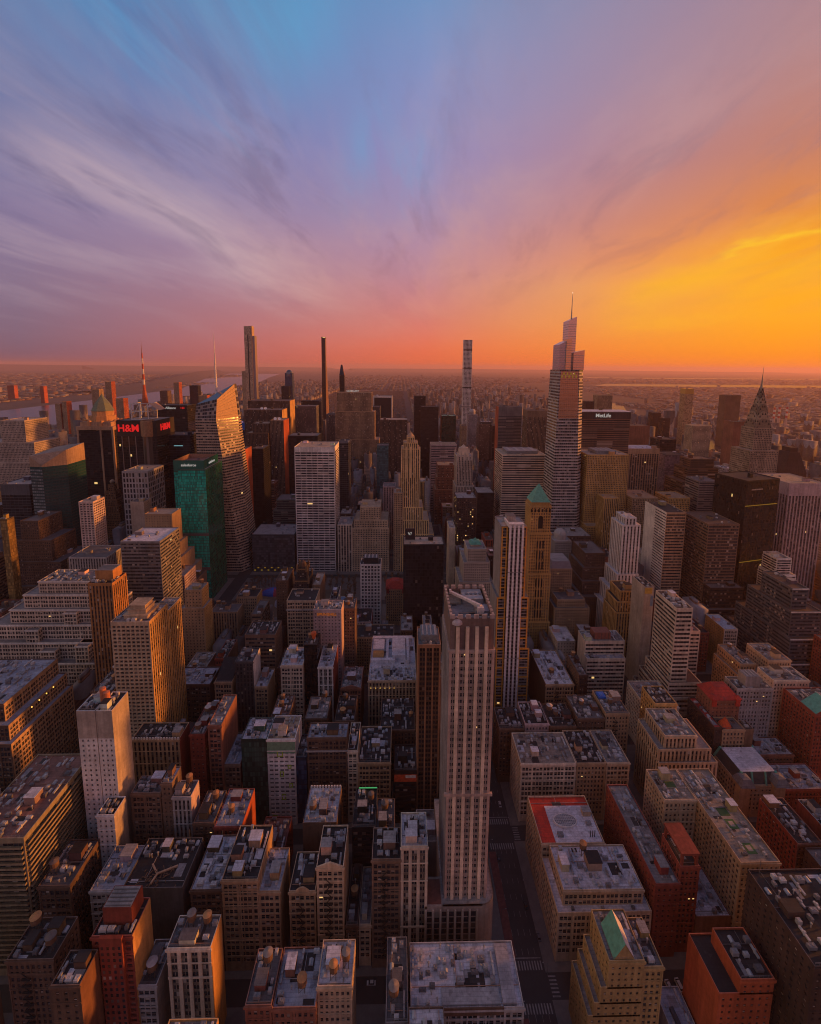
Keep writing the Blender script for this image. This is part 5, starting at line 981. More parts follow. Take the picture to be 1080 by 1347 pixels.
 ('l7', 'office_tower', 481.3, 512.3, 720.0, 756.0, 142.4, 'h/h', 'slate2', 'grey', 'u=2', 'grey ribbon glass block beside the black angled tower'),
 ('l9', 'skyscraper', 660.7, 689.7, 900.0, 930.0, 218.0, 'x/x', 'brick', 'tar', 'k=0', 'plain brown-red slab left of the silver-crowned tower with needle spire'),
 ('l10', 'apartment_tower', 685.0, 727.9, 800.0, 840.0, 138.3, 'x/x', 'dkbrown', 'tar', 'goth=1', 'dark gothic pointed tower on the right, right of the needle-spired tower'),
 ('l11', 'office_tower', 516.0, 566.0, 590.0, 650.0, 172.0, 'V/V', 'pink', 'ltan', 'u=3,k=1,band=.9', 'broad pinkish tan tower with vertical-striped crown at the right edge'),
 ('l12', 'office_tower', 560.0, 596.0, 680.0, 720.0, 152.0, 'dk/dk', 'greend', 'tar', 'k=1', 'dark greenish tower between black angled tower and pinkish right-edge tower'),
 ('l13', 'office_tower', 251.6, 272.3, 500.0, 529.0, 153.7, 'V2/V2', 'white', 'white', 't=[(-16,4,-12,0,0,.34),(-10,2,-7,0,.34,.46),(-4,0,-3,0,.46,.58),(0,0,0,0,.58,.95),(4,-4,3,-3,.95,1)]', 'slender white tower with dark vertical stripes and stepped left base'),
 ('l14', 'office_tower', 327.3, 351.9, 545.0, 595.0, 146.4, 'h/wh', 'tan/white', 'tar', 'u=3', 'banded tan block with a blank white west slab, right of the slender white tower'),
 ('l17', 'office_building', 359.1, 399.4, 690.0, 740.0, 123.1, 'p/p', 'tan', 'tan', 'u=3,k=1', 'tan brick block below the arcaded tan tower'),
 ('l18', 'office_building', 425.1, 459.2, 705.0, 745.0, 118.9, 'p/p', 'gold', 'tan', 'k=1,u=2', 'golden brick block right of the tan brick block, before the rounded brown tower'),
 ('l21', 'apartment_tower', 862.3, 916.7, 1340.0, 1380.0, 156.0, 'v/v', 'ltan', 'tan', 'k=1', 'beige residential slab block left of the needle-spired tower'),
 ('l22', 'apartment_tower', 882.9, 912.5, 1600.0, 1630.0, 168.7, 'dk/dk', 'dkbrown', 'tar', 'k=0', 'slim dark brown tower far off, first of a pair'),
 ('l23', 'apartment_tower', 864.4, 887.1, 1500.0, 1530.0, 160.8, 'dk/dk', 'dkbrown', 'tar', 'k=0', 'slim dark brown tower far off, second and lower of a pair'),
 ('l24', 'apartment_tower', 1348.3, 1412.2, 1900.0, 1940.0, 214.7, 'x/x', 'brown', 'tar', 'k=0', 'brown slab tower behind the needle-spired tower'),
 ('fl1', 'apartment_tower', 726.5, 783.0, 1700.0, 1740.0, 222.6, 'v/v', 'tan', 'tar', 'k=1', 'tan twin-shafted tower peeping over the wide lettered skyscraper'),
 ('fl2', 'apartment_tower', 604.8, 632.3, 1500.0, 1530.0, 214.1, 'dk/dk', 'dkbrown', 'tar', 'k=0', "small dark tower just left of the wide lettered skyscraper's sign"),
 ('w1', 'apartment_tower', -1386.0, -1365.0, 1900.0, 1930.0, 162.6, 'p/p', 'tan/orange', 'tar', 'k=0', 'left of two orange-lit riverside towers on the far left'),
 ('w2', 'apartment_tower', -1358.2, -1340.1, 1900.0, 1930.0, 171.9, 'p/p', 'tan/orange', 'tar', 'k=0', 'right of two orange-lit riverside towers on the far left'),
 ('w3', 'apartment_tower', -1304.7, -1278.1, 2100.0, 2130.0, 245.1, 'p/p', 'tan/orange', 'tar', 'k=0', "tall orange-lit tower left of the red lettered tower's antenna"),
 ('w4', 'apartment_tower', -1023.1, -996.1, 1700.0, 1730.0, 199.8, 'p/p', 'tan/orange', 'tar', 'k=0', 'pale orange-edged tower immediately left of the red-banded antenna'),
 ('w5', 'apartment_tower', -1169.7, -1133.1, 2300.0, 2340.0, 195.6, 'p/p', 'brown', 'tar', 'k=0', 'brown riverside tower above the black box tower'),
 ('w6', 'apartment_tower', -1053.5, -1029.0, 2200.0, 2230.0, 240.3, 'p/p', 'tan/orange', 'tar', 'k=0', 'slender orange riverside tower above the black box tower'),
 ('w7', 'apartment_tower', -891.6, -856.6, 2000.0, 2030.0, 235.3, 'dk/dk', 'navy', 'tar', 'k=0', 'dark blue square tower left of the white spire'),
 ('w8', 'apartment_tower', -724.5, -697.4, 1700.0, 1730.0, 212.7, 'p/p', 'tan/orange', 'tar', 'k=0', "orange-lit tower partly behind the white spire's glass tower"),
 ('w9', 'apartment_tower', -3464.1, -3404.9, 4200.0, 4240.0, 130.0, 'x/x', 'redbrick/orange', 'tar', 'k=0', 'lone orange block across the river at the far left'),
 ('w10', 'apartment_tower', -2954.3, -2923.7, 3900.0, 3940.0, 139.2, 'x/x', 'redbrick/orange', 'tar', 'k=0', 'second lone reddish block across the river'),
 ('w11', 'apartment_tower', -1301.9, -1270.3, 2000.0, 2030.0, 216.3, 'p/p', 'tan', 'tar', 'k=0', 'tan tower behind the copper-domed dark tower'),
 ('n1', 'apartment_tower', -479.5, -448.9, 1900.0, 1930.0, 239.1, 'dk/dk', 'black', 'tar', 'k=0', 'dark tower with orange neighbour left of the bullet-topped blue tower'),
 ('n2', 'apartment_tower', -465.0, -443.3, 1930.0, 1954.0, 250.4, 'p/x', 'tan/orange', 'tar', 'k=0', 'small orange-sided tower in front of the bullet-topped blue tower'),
 ('n3', 'apartment_tower', -668.9, -653.0, 2000.0, 2030.0, 297.6, 'p/p', 'ltan', 'tar', 'k=0', 'thin limestone tower left of the tall slotted glass tower'),
 ('grace', 'skyscraper', -160.5, -99.4, 703.0, 755.0, 198.4, 'm/m', 'white', 'ltan', 'band=.962,u=4,k=2', 'broad white gridded slab with orange east edge standing behind the park'),
]
# ------------------------------------------------------------------ landmark towers, each with its own shape
def loft(root, A, B, z0, z1, fl, sp, wtint, gmat, dz=None, own=True):
    """banded skin between two plan outlines; dz lifts each corner of the top outline"""
    n = len(A); nf = max(1, int(round((z1-z0)/fl))); wq = []; bands = []
    def P(i, t):
        a, b_ = A[i % n], B[i % n]; z = z0+(z1-z0+(dz[i % n] if dz else 0))*t
        return (a[0]+(b_[0]-a[0])*t, a[1]+(b_[1]-a[1])*t, z)
    for f in range(nf):
        t0, tm, t1 = f/nf, (f+sp)/nf, (f+1)/nf; it = []
        for i in range(n):
            wq.append((*P(i,t0), *P(i+1,t0), *P(i+1,tm), *P(i,tm)))
            p, q, r, s = map(Vector, (P(i,tm), P(i+1,tm), P(i+1,t1), P(i,t1)))
            m_ = max(1, int((q-p).length/3.2))
            for k in range(m_):
                a, c_ = (k+.04)/m_, (k+.96)/m_
                it.append((*p.lerp(q, a), *p.lerp(q, c_), *s.lerp(r, c_), *s.lerp(r, a)))
            wq.append(tuple(v for pt in (p, q, r, s) for v in pt))
        bands.append(it)
    nn = []
    for it in bands:                                   # panes sit a hand's breadth in front of the backing
        o2 = []
        for g in it:
            p, q, r = Vector(g[0:3]), Vector(g[3:6]), Vector(g[6:9]); d = (q-p).cross(r-q).normalized()*.06
            o2.append(tuple(g[k]+d[k % 3] for k in range(12)))
        nn.append(o2)
    mesh_obj('wall', wq, M['wall'], root, wtint)
    for it in nn[-100:]: mesh_obj('window_band', it, gmat, root)
    if len(nn) > 100:
        o = mesh_obj('window_band', [g for it in nn[:-100] for g in it], gmat, root); o['kind'] = 'stuff'

def L(pts, x, y): return [(a-x, b_-y) for a, b_ in pts]

# the tallest, tapering tower with a notched glass crown and a needle
def crown_tower():
    x, y = 262, 732
    r = thing('skyscraper', 'tallest tapering skyscraper with banded front, notched glass crown and needle spire', 'skyscraper', (x, y, 0)); FOOT.append((238, 291, 705, 757, 400))
    A = L([(238,705),(283,705),(291,714),(291,757),(238,757)], x, y); B = L([(242,707),(272,707),(281,716),(281,752),(242,752)], x, y)
    loft(r, A, B, 0, 318, 4.7, .46, (.46,.42,.40), M['glass'])
    mesh_obj('roof', [], M['roof'], r, COL['grey'], tris=poly_tris([(*p, 318) for p in B]))
    t = lambda z: (A[0][0]+(B[0][0]-A[0][0])*z/318, A[1][0]+(B[1][0]-A[1][0])*z/318, A[0][1]+(B[0][1]-A[0][1])*z/318)
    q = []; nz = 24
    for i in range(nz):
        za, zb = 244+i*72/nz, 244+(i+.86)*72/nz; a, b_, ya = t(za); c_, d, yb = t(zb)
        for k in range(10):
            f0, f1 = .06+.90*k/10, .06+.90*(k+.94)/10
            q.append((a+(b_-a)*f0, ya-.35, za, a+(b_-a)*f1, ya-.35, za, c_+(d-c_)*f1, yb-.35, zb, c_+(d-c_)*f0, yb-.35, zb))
    mesh_obj('bronze_glazing', q, M['bronze'], r, (.42,.34,.25))  # golden sky reflection on the front, put into the colour of these panes
    for k in range(9):
        a, b_, ya = t(312); xx = a+(b_-a)*(.1+.09*k); mesh_obj('lit_window', box(xx, xx+1.6, ya-.6, ya-.4, 306+4*(k % 2), 310+4*(k % 2), True), M['yellow_band'], r)
    def blade(x0, x1, y0, y1, z0, za, zb, tint, slats=True):
        q = [(x0,y0,z0, x1,y0,z0, x1,y0,zb, x0,y0,za), (x1,y0,z0, x1,y1,z0, x1,y1,zb, x1,y0,zb), (x0,y1,z0, x0,y0,z0, x0,y0,za, x0,y1,za), (x1,y1,z0, x0,y1,z0, x0,y1,za, x1,y1,zb), (x0,y0,za, x1,y0,zb, x1,y1,zb, x0,y1,za)]
        mesh_obj('crown_blade', q, M['bronze'], r, [v*1.5 for v in tint]); n = int((min(za, zb)-z0)/3.6); s = []
        for i in range(n): s += box(x0-.12, x1+.12, y0-.12, y0+.05, z0+i*3.6, z0+i*3.6+.5, True) + box(x0-.12, x0+.05, y0+.05, y1, z0+i*3.6, z0+i*3.6+.5, True)
        mesh_obj('crown_rail', s, M['metal'], r, (.40,.35,.31))
    blade(-20, -8.5, -20, 10, 318, 356, 362, (.22,.24,.30)); blade(-10.4, -2.5, -22, -8, 318, 364, 366, (.42,.33,.22)); blade(-6, 6.2, -14, 10, 318, 392, 398, (.42,.37,.34)); blade(2, 18.5, -20, 14, 318, 344, 348, (.42,.34,.27))
    mesh_obj('spire', lathe(.5, -6, [(1.3, 392), (.8, 408), (.5, 424), (.1, 434)], 8), M['metal'], r, (.42,.38,.34)); mesh_obj('spire_lamp', lathe(.5, -6, [(.05, 433.5), (.7, 434.2), (.05, 435)], 8), M['screen_white'], r)
crown_tower()

# the faceted glass tower with a white spire
def faceted_tower():
    x, y = -272, 730
    r = thing('skyscraper', 'faceted glass skyscraper with slanted orange-lit peak and tall white spire', 'skyscraper', (x, y, 0)); FOOT.append((-308, -236, 699, 757, 280))
    A = L([(-306,699),(-246,699),(-236,712),(-236,757),(-306,757)], x, y); B = L([(-308,704),(-277,704),(-256,740),(-256,752),(-308,752)], x, y)
    loft(r, A, B, 0, 240, 4.2, .5, (.42,.33,.25), M['glass'])
    t = L([(-308,704),(-277,704),(-256,740),(-256,752),(-308,752)], x, y)
    T = L([(-306,706),(-275,706),(-261,742),(-261,752),(-306,752)], x, y)
    loft(r, B, T, 240, 262, 4.2, .3, (.30,.28,.27), M['glass'], dz=[0, 8, 30, 30, 2])
    top = [(*T[i], 262+[0, 8, 30, 30, 2][i]) for i in range(5)]; mesh_obj('roof', [], M['tglass'], r, (.16,.17,.19), tris=poly_tris(top))
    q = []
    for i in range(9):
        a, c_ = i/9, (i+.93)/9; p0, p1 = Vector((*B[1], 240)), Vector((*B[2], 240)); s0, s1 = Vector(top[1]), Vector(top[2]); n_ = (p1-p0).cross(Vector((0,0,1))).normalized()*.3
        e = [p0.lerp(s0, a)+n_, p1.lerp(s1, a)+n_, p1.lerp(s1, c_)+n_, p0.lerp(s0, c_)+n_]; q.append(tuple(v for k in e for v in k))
    mesh_obj('sunlit_screen', q, M['paint'], r, (.46,.30,.16))  # orange sunlight on the glass facet, painted as the colour of a screen
    mesh_obj('spire', lathe(-14, 4, [(2.2, 255), (1.8, 285), (1.2, 320), (.6, 350), (.1, 370)], 8), M['paint'], r, (.66,.60,.57))
    s = []
    for k in range(14): s += box(-14-2.4+k*.12, -14+2.4-k*.12, 4-2.4+k*.12, 4+2.4-k*.12, 258+k*6, 258.6+k*6, True)
    mesh_obj('spire_frame', s, M['paint'], r, (.62,.56,.53))
faceted_tower()

# the tower with a steel arched crown and needle
def arched_crown_tower():
    x, y = 586, 745
    r = thing('skyscraper', 'art deco skyscraper with pale shoulders, steel arched crown and needle spire', 'skyscraper', (x, y, 0)); FOOT.append((545, 607, 715, 775, 260))
    wq, items = [], []
    for (a, b_, c_, d, z0, z1) in ((-29, 27, -26, 26, 0, 120), (-24, 22, -22, 22, 119.1, 192), (-15.5, 14.5, -15, 15, 191.1, 228)):
        for f in 'SEWN':
            w_, it = facade(f, a, b_, c_, d, z0, z1, 'p' if f != 'N' else 'x', True); wq += w_; items += [(f, g, M['glass']) for g in it]
        rr, pp = roof_quads(a, b_, c_, d, z1); wq += pp; mesh_obj('roof', rr, M['roof'], r, COL['greyl'])
    mesh_obj('wall', wq, M['wall'], r, (.31,.24,.175)); put_windows(r, items)
    steel = (.28,.22,.155)
    for k, (hw, zb, ah) in enumerate(((13.8, 220, 22), (11.4, 230, 24), (9.0, 241, 25), (6.7, 252, 25), (4.6, 262, 23), (2.9, 271, 21))):
        n = 14; prof = [(-hw*math.cos(math.pi*i/n), zb+ah*math.sin(math.pi*i/n)) for i in range(n+1)]; q = []; tr = []
        for ax in (0, 1):
            P = (lambda u, v, z: (u, v, z)) if ax == 0 else (lambda u, v, z: (-v, u, z))
            e = hw*(.97 if ax == 0 else .985)
            for (u0, za), (u1, zb_) in zip(prof, prof[1:]):
                q.append((*P(u0,-e,za), *P(u1,-e,zb_), *P(u1,e,zb_), *P(u0,e,za)))
                for v in (-e, e): tr.append((*P(u0,v,za), *P(u1,v,zb_), *P(0,v,zb)))
        mesh_obj('crown_arch', q, M['metal'], r, [v*(1.1 if k % 2 else .62) for v in steel], tris=tr)
        tq = []                                    # triangular windows between each pair of arches
        for i in range(2, n-1, 2):
            u, z = -hw*.88*math.cos(math.pi*i/n), zb+ah*.88*math.sin(math.pi*i/n)
            for (px, py) in ((u, -hw*.985-.1), ):
                tq.append((px-1.5, py, z-2.2, px+1.5, py, z-2.2, px, py, z+2.2)); tq.append((-hw*.985-.1, -px+1.5, z-2.2, -hw*.985-.1, -px-1.5, z-2.2, -hw*.985-.1, -px, z+2.2))
        mesh_obj('crown_window', [], M['glass'], r, tris=tq)
    mesh_obj('spire', lathe(0, 0, [(3.0, 282), (1.9, 294), (1.0, 304), (.45, 314), (.05, 327)], 8), M['metal'], r, (.22,.20,.18))
arched_crown_tower()

def slab_tower(label, x0, x1, y0, y1, H, sty, wall, extra=None, name='skyscraper'):
    r = thing(name, label, 'skyscraper', ((x0+x1)/2, (y0+y1)/2, 0)); FOOT.append((x0, x1, y0, y1, H)); a, c_ = (x1-x0)/2, (y1-y0)/2
    wq, items = [], []
    for f in 'SEWN':
        w_, it = facade(f, -a, a, -c_, c_, 0, H, sty if f != 'N' else 'x', True, top=.6); wq += w_; items += [(f, g, M[STY[sty].get('mat', 'glass')]) for g in it]
    rr, pp = roof_quads(-a, a, -c_, c_, H); mesh_obj('wall', wq+pp, M['wall'], r, COL[wall] if isinstance(wall, str) else wall); mesh_obj('roof', rr, M['roof'], r, COL['grey'])
    gl = [t for t in items if len(t[1]) > 60]
    for f in 'SEW':
        q = [g for t in gl if t[0] == f for g in t[1]]
        if q: mesh_obj('glazing', q, gl[0][2], r, COL[wall] if isinstance(wall, str) else wall)
    put_windows(r, [t for t in items if len(t[1]) <= 60])
    if extra: extra(r, a, c_, H)
    return r
STY['grid432'] = dict(m='p', bay=4.9, fl=4.8, wf=.64, hf=.66, em=1.0)
slab_tower('very slender white square-grid tower standing alone above the centre skyline', 245, 277, 1811, 1841, 425, 'grid432', 'white',
           lambda r, a, c_, H: [mesh_obj('open_floor', box(-a-.05, a+.05, -c_-.05, c_+.05, z, z+4, True), M['dkglass'], r) for z in (90, 165, 240, 315, 385)])
def needle(r, a, c_, H):
    for k in range(14): mesh_obj('setback_pier', box(a-.02, a+1.0+.55*k, -c_+1.5*k-8, -c_+1.5*k-4, 0, H-8-k*22), M['paint'], r, (.46,.27,.14))  # orange sunlight on the east steps is put into their paint
slab_tower('pencil-thin dark tower with orange-edged stepped side', -314, -298, 1893, 1911, 436, 'dk', 'brownl', needle)
def slot(r, a, c_, H):
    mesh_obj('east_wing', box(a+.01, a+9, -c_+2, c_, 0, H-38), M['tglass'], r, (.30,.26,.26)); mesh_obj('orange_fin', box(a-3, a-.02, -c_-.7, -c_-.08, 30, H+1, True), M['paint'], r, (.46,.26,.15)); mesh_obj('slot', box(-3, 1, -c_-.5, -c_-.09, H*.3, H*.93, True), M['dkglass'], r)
slab_tower('tall slotted glass tower, highest on the left skyline', -629, -597, 1925, 1955, 478, 'g', 'ltan', slot)
def bullet(r, a, c_, H): mesh_obj('rounded_crown', lathe(0, 0, [(a*1.0, H-14), (a*.98, H-4), (a*.8, H+5), (a*.45, H+11), (.1, H+13)], 12), M['tglass'], r, (.09,.13,.20))
slab_tower('blue glass tower with a rounded bullet top on the far skyline', -470, -440, 1925, 1950, 292, 'g', 'blueg', bullet)
def taper(r, a, c_, H): mesh_obj('tapered_top', [(-a,-c_,H, a,-c_,H, 1,-2,H+34, -4,-2,H+34), (a,-c_,H, a,c_,H, 1,4,H+34, 1,-2,H+34), (-a,c_,H, -a,-c_,H, -4,-2,H+34, -4,4,H+34), (-4,-2,H+34, 1,-2,H+34, 1,4,H+34, -4,4,H+34)], M['dkglass'], r)
slab_tower('slim black glass tower with tapered tip behind the tan limestone skyscraper', -203, -187, 1574, 1600, 292, 'dk', 'black', taper)

# the slim striped residential tower with orange balcony frames
def orange_striped():
    x, y = 103, 411
    r = thing('apartment_tower', 'slim tower with white vertical stripes and orange balcony frames beside the avenue', 'skyscraper', (x, y, 0)); FOOT.append((87, 120, 390, 428, 188))
    for (a, b_, c_, d, z0, z1, sty) in ((-14.2, 16.5, -16, 16, 0, 66, 'b'), (-14.8, 14.2, -15, 15, 65.1, 115, 'b'), (-12.4, 10.6, -14, 14, 114.1, 181, 'b')):
        items = []; wq = []
        for f in 'SEWN':
            w_, it = facade(f, a, b_, c_, d, z0, z1, sty if f in 'SE' else 'x', False); wq += w_; items += [(f, g, M['glass']) for g in it]
        rr, pp = roof_quads(a, b_, c_, d, z1); mesh_obj('wall', wq+pp, M['wall'], r, (.28,.25,.24)); mesh_obj('roof', rr, M['roof'], r, COL['greyl']); put_windows(r, items)
        fq = []
        for xx in (a+.3, -7.9, 6.7, b_-1.1): fq += box(xx, xx+1.1, c_-1.75, c_-1.36, z0, z1, True)
        nz = int((z1-z0)/9)
        for k in range(nz+1): fq += box(a, -7, c_-1.8, c_-1.38, z0+k*(z1-z0-1)/nz, z0+k*(z1-z0-1)/nz+1, True) + box(7, b_, c_-1.8, c_-1.38, z0+k*(z1-z0-1)/nz, z0+k*(z1-z0-1)/nz+1, True)
        mesh_obj('balcony_frame', fq, M['paint'], r, (.72,.33,.05))
    wq = box(-6.4, 6.4, -19.5, -13, 8, 181)
    mesh_obj('bay_wall', wq, M['dkglass'], r); zs = (8, 58, 98, 140, 184)
    for k in range(4):
        xx = -6.4+k*3.7
        mesh_obj('white_pier', sum((box(xx, xx+1.7, -20.4, -19.51, za+.5, zb-.5, True) for za, zb in zip(zs, zs[1:])), []), M['paint'], r, (.76,.68,.66))
    for k in range(3):
        q = []
        for f in range(48): q.append((-4.7+k*3.7, -19.56, 10+f*3.6, -2.7+k*3.7, -19.56, 10+f*3.6, -2.7+k*3.7, -19.56, 11.2+f*3.6, -4.7+k*3.7, -19.56, 11.2+f*3.6))
        mesh_obj('spandrel', q, M['paint'], r, (.20,.17,.17))
    mesh_obj('white_coping', box(-6.6, 6.6, -20, -13.9, 184, 184.8, True) + box(-6.6, -5.4, -20, 2, 180.9, 184), M['paint'], r, (.62,.55,.53)); bulkhead(r, 0, 5, 180.1, 8, 8, 5, COL['greyl'], COL['grey'])
    scatter_roof(r, -11, 9, -2, 13, 180.1, 0, 2, 0, COL['greyl'], COL['grey'], False, [(0, 5, 9, 9)])
orange_striped()

# the golden brick tower with the green pyramid
def pyramid_tower():
    x, y = 154.5, 499
    r = thing('office_tower', 'golden brick tower with steep green copper pyramid roof', 'skyscraper', (x, y, 0)); FOOT.append((140, 169, 484, 514, 190))
    wq, items = [], []
    for (a, b_, c_, d, z0, z1, sty) in ((-13.5, 14, -15, 15, 0, 40, 'p'), (-12.6, 12.8, -14, 15, 39.1, 96, 'p'), (-12.6, 11.8, -12.6, 13, 95.1, 142, 'p'), (-11.4, 11, -10.5, 11, 141.1, 172, 'p')):
        for f in 'SEWN':
            w_, it = facade(f, a, b_, c_, d, z0, z1, sty if f != 'N' else 'x', False); wq += w_; items += [(f, g, M['glass']) for g in it]
        rr, pp = roof_quads(a, b_, c_, d, z1); wq += pp; mesh_obj('roof', rr, M['roof'], r, COL['greyl'])
        mesh_obj('stone_cornice', box(a-.7, b_+.7, c_-.8, c_-.01, z1-2.2, z1-1, True) + box(a-.8, a-.01, c_, d, z1-2.2, z1-1, True), M['wall'], r, COL['gold'])
    mesh_obj('wall', wq, M['wall'], r, (.50,.285,.095)); put_windows(r, items)
    for zz, h, xx in [(z_, 9, x_) for z_ in (44, 56, 68, 80, 100, 112, 124) for x_ in (-3.2, 0, 3.2)]:
        mesh_obj('tall_window', box(xx-.75, xx+.75, (-14.3 if zz < 90 else -12.9), (-14.1 if zz < 90 else -12.7), zz, zz+h, True) , M['dkglass'], r)
    mesh_obj('arched_niche', box(-2.6, 2.6, -10.75, -10.55, 146, 158, True) + [], M['dkglass'], r, tris=[(2.6*math.cos(math.pi*k/8), -10.75, 158+2.6*math.sin(math.pi*k/8), 2.6*math.cos(math.pi*(k+1)/8), -10.75, 158+2.6*math.sin(math.pi*(k+1)/8), 0, -10.75, 158) for k in range(8)])
    for k in range(6): xx = -10.4+k*4.0; mesh_obj('crown_window', box(xx-.9, xx+.9, -10.7, -10.52, 164.5, 168, True), M['dkglass'], r)
    mesh_obj('wall_attic', box(-10, 10, -8.5, 9, 171.1, 175.5), M['wall'], r, (.50,.285,.095))
    mesh_obj('copper_pyramid', lathe(-.2, .25, [(10.6, 175.5), (9.8, 176.4), (.25, 194)], 4), M['copper'], r)
pyramid_tower()

# the tall striped tower in the middle and its podium
def striped_tower():
    x, y = 36.3, 230.5
    r = thing('skyscraper', 'tall limestone tower with pinkish piers, notched parapet and rooftop boom, centre foreground', 'skyscraper', (x, y, 0)); FOOT.append((24, 55, 210, 272, 198)); FOOT.append((14, 24, 210, 225, 38))
    A = (-11.2, 11.2, -16.5, 16.5); wq, items, sq = [], [], []
    def add(box_, z0, z1, bot=0, tp=2.2):
        a, b_, c_, d = box_
        for f in 'SEWN':
            st = {'S': 'stp', 'E': 'stp', 'W': 'stw', 'N': 'x'}[f]
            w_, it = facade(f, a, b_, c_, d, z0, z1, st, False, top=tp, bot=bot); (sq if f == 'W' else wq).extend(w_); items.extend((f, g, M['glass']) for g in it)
    STY['stp'] = dict(m='p', bay=1.72, fl=3.55, wf=.70, hf=.54, d=.30); STY['stw'] = dict(m='v', bay=3.0, fl=3.55, wf=.30, d=.2)
    add(A, 38, 181, 0, 1.)
    # podium with rounded corner
    P = (-12.4, 15.7, -20.5, 41.5); z1 = 38.; n = 6; rad = 7.; pts = [(P[0],P[2]), (P[1]-rad,P[2])] + [(P[1]-rad+rad*math.sin(math.pi/2*k/n), P[2]+rad-rad*math.cos(math.pi/2*k/n)) for k in range(1, n+1)] + [(P[1],P[3]), (P[0],P[3])]
    pw = [(*pts[i],0, *pts[(i+1) % len(pts)],0, *pts[(i+1) % len(pts)],z1, *pts[i],z1) for i in range(len(pts))]
    mesh_obj('podium_wall', pw + [(P[0]-.1,P[2]-.25,z1-1.6, P[1]-rad,P[2]-.25,z1-1.6, P[1]-rad,P[2]-.25,z1, P[0]-.1,P[2]-.25,z1)], M['wall'], r, (.40,.30,.245)); mesh_obj('podium_roof', [], M['roof'], r, COL['greyl'], tris=poly_tris([(*p, z1) for p in pts]))
    mesh_obj('terrace_deck', box(-21, -13, P[2]+1, P[2]+13, z1, z1+.3), M['paint'], r, (.22,.075,.05)); mesh_obj('podium_wing', box(-21.8, -12.42, P[2], P[2]+14.5, 0, z1), M['wall'], r, (.40,.30,.245)); mesh_obj('podium_parapet', [(*pts[i],z1, *pts[i+1],z1, *pts[i+1],z1+1.1, *pts[i],z1+1.1) for i in range(len(pts)-1)] + [(*pts[i+1],z1, *pts[i],z1, *pts[i],z1+1.1, *pts[i+1],z1+1.1) for i in range(len(pts)-1)], M['wall'], r, (.44,.34,.28))
    for k in range(8):
        xx = -20.6+k*3.9; q = []; nn = []
        for f in range(9): q.append((xx, P[2]-.05, 3+f*3.6, xx+2.5, P[2]-.05, 3+f*3.6, xx+2.5, P[2]-.05, 5.9+f*3.6, xx, P[2]-.05, 5.9+f*3.6))
        if xx+2.5 < P[1]-rad: mesh_obj('window_strip', q, M['glass'], r)
        mesh_obj('podium_pier', box(xx-1.1, xx-.2, P[2]-.9, P[2]-.01, 0, z1-1.7, True), M['wall'], r, (.50,.385,.315)) if xx < P[1]-rad else None
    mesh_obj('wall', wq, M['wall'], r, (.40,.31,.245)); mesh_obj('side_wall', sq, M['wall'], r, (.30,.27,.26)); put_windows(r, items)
    a, b_, c_, d = A
    for k in range(4):
        xx = a+4.0+k*4.75; mesh_obj('pier', box(xx-.85, xx+.85, c_-1.15, c_-.01, 38.2, 194, True), M['wall'], r, (.76,.57,.42))
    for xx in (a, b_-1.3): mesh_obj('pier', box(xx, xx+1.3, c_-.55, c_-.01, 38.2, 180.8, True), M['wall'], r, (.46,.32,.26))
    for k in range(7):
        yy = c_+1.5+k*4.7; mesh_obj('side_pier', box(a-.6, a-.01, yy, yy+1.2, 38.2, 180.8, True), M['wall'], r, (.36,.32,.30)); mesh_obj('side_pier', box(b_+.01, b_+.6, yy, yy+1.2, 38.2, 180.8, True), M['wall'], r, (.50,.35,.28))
    for zz in (104, 108): pass
    mesh_obj('setback_ledge', box(a-1.6, b_+1.6, c_-1.4, d+1.2, 38.05, 96) if False else box(a-1.3, b_+1.3, c_-1.3, c_-.02, 100.5, 102, True), M['wall'], r, (.52,.37,.30))
    # plain brown crown box, notched parapet, sunken roof
    mesh_obj('crown_wall', [q for q in box(a+.3, b_-.3, c_+.3, d-.3, 179.8, 198)[:4]] + roof_quads(a+.3, b_-.3, c_+.3, d-.3, 198, 3.0, .9)[1], M['wall'], r, (.185,.125,.105))
    mesh_obj('roof', roof_quads(a+.3, b_-.3, c_+.3, d-.3, 198, 3.0, .9)[0], M['roof'], r, (.27,.26,.25))
    mesh_obj('ledge', box(a-.5, b_+.5, c_-.4, d+.3, 180.2, 181.6, True), M['wall'], r, (.44,.33,.28))
    for k in range(6):
        xx = a+1.3+k*3.95
        for yy in (c_+.75, d-.75): mesh_obj('merlon', box(xx-1.2, xx+1.2, yy-.55, yy+.55, 197.9, 199.7), M['wall'], r, (.42,.32,.28))
    for k in range(9):
        yy = c_+2.0+k*3.6
        for xx in (a+.75, b_-.75): mesh_obj('merlon', box(xx-.55, xx+.55, yy-1.0, yy+1.0, 197.9, 199.7), M['wall'], r, (.42,.32,.28))
    z = 195.0
    mesh_obj('roof_plant', box(-2, 9, 4, 15, z, z+2.6), M['metal'], r, (.30,.30,.31)); mesh_obj('roof_plant', box(3, 10, -8, -1, z, z+2.2), M['metal'], r, (.25,.25,.27)); mesh_obj('roof_plant', box(-11, -6, -12, -5, z, z+2), M['metal'], r, (.13,.13,.15)); mesh_obj('roof_deck', box(-11, -3, 3, 16, z, z+1.0), M['roof'], r, (.38,.31,.22))
    for k in range(4): mesh_obj('cooling_fan', lathe(0.5+k*2.5, 9.5, [(.9, z+2.6), (.9, z+3), (.1, z+3.05)], 10), M['metal'], r, (.14,.14,.15))
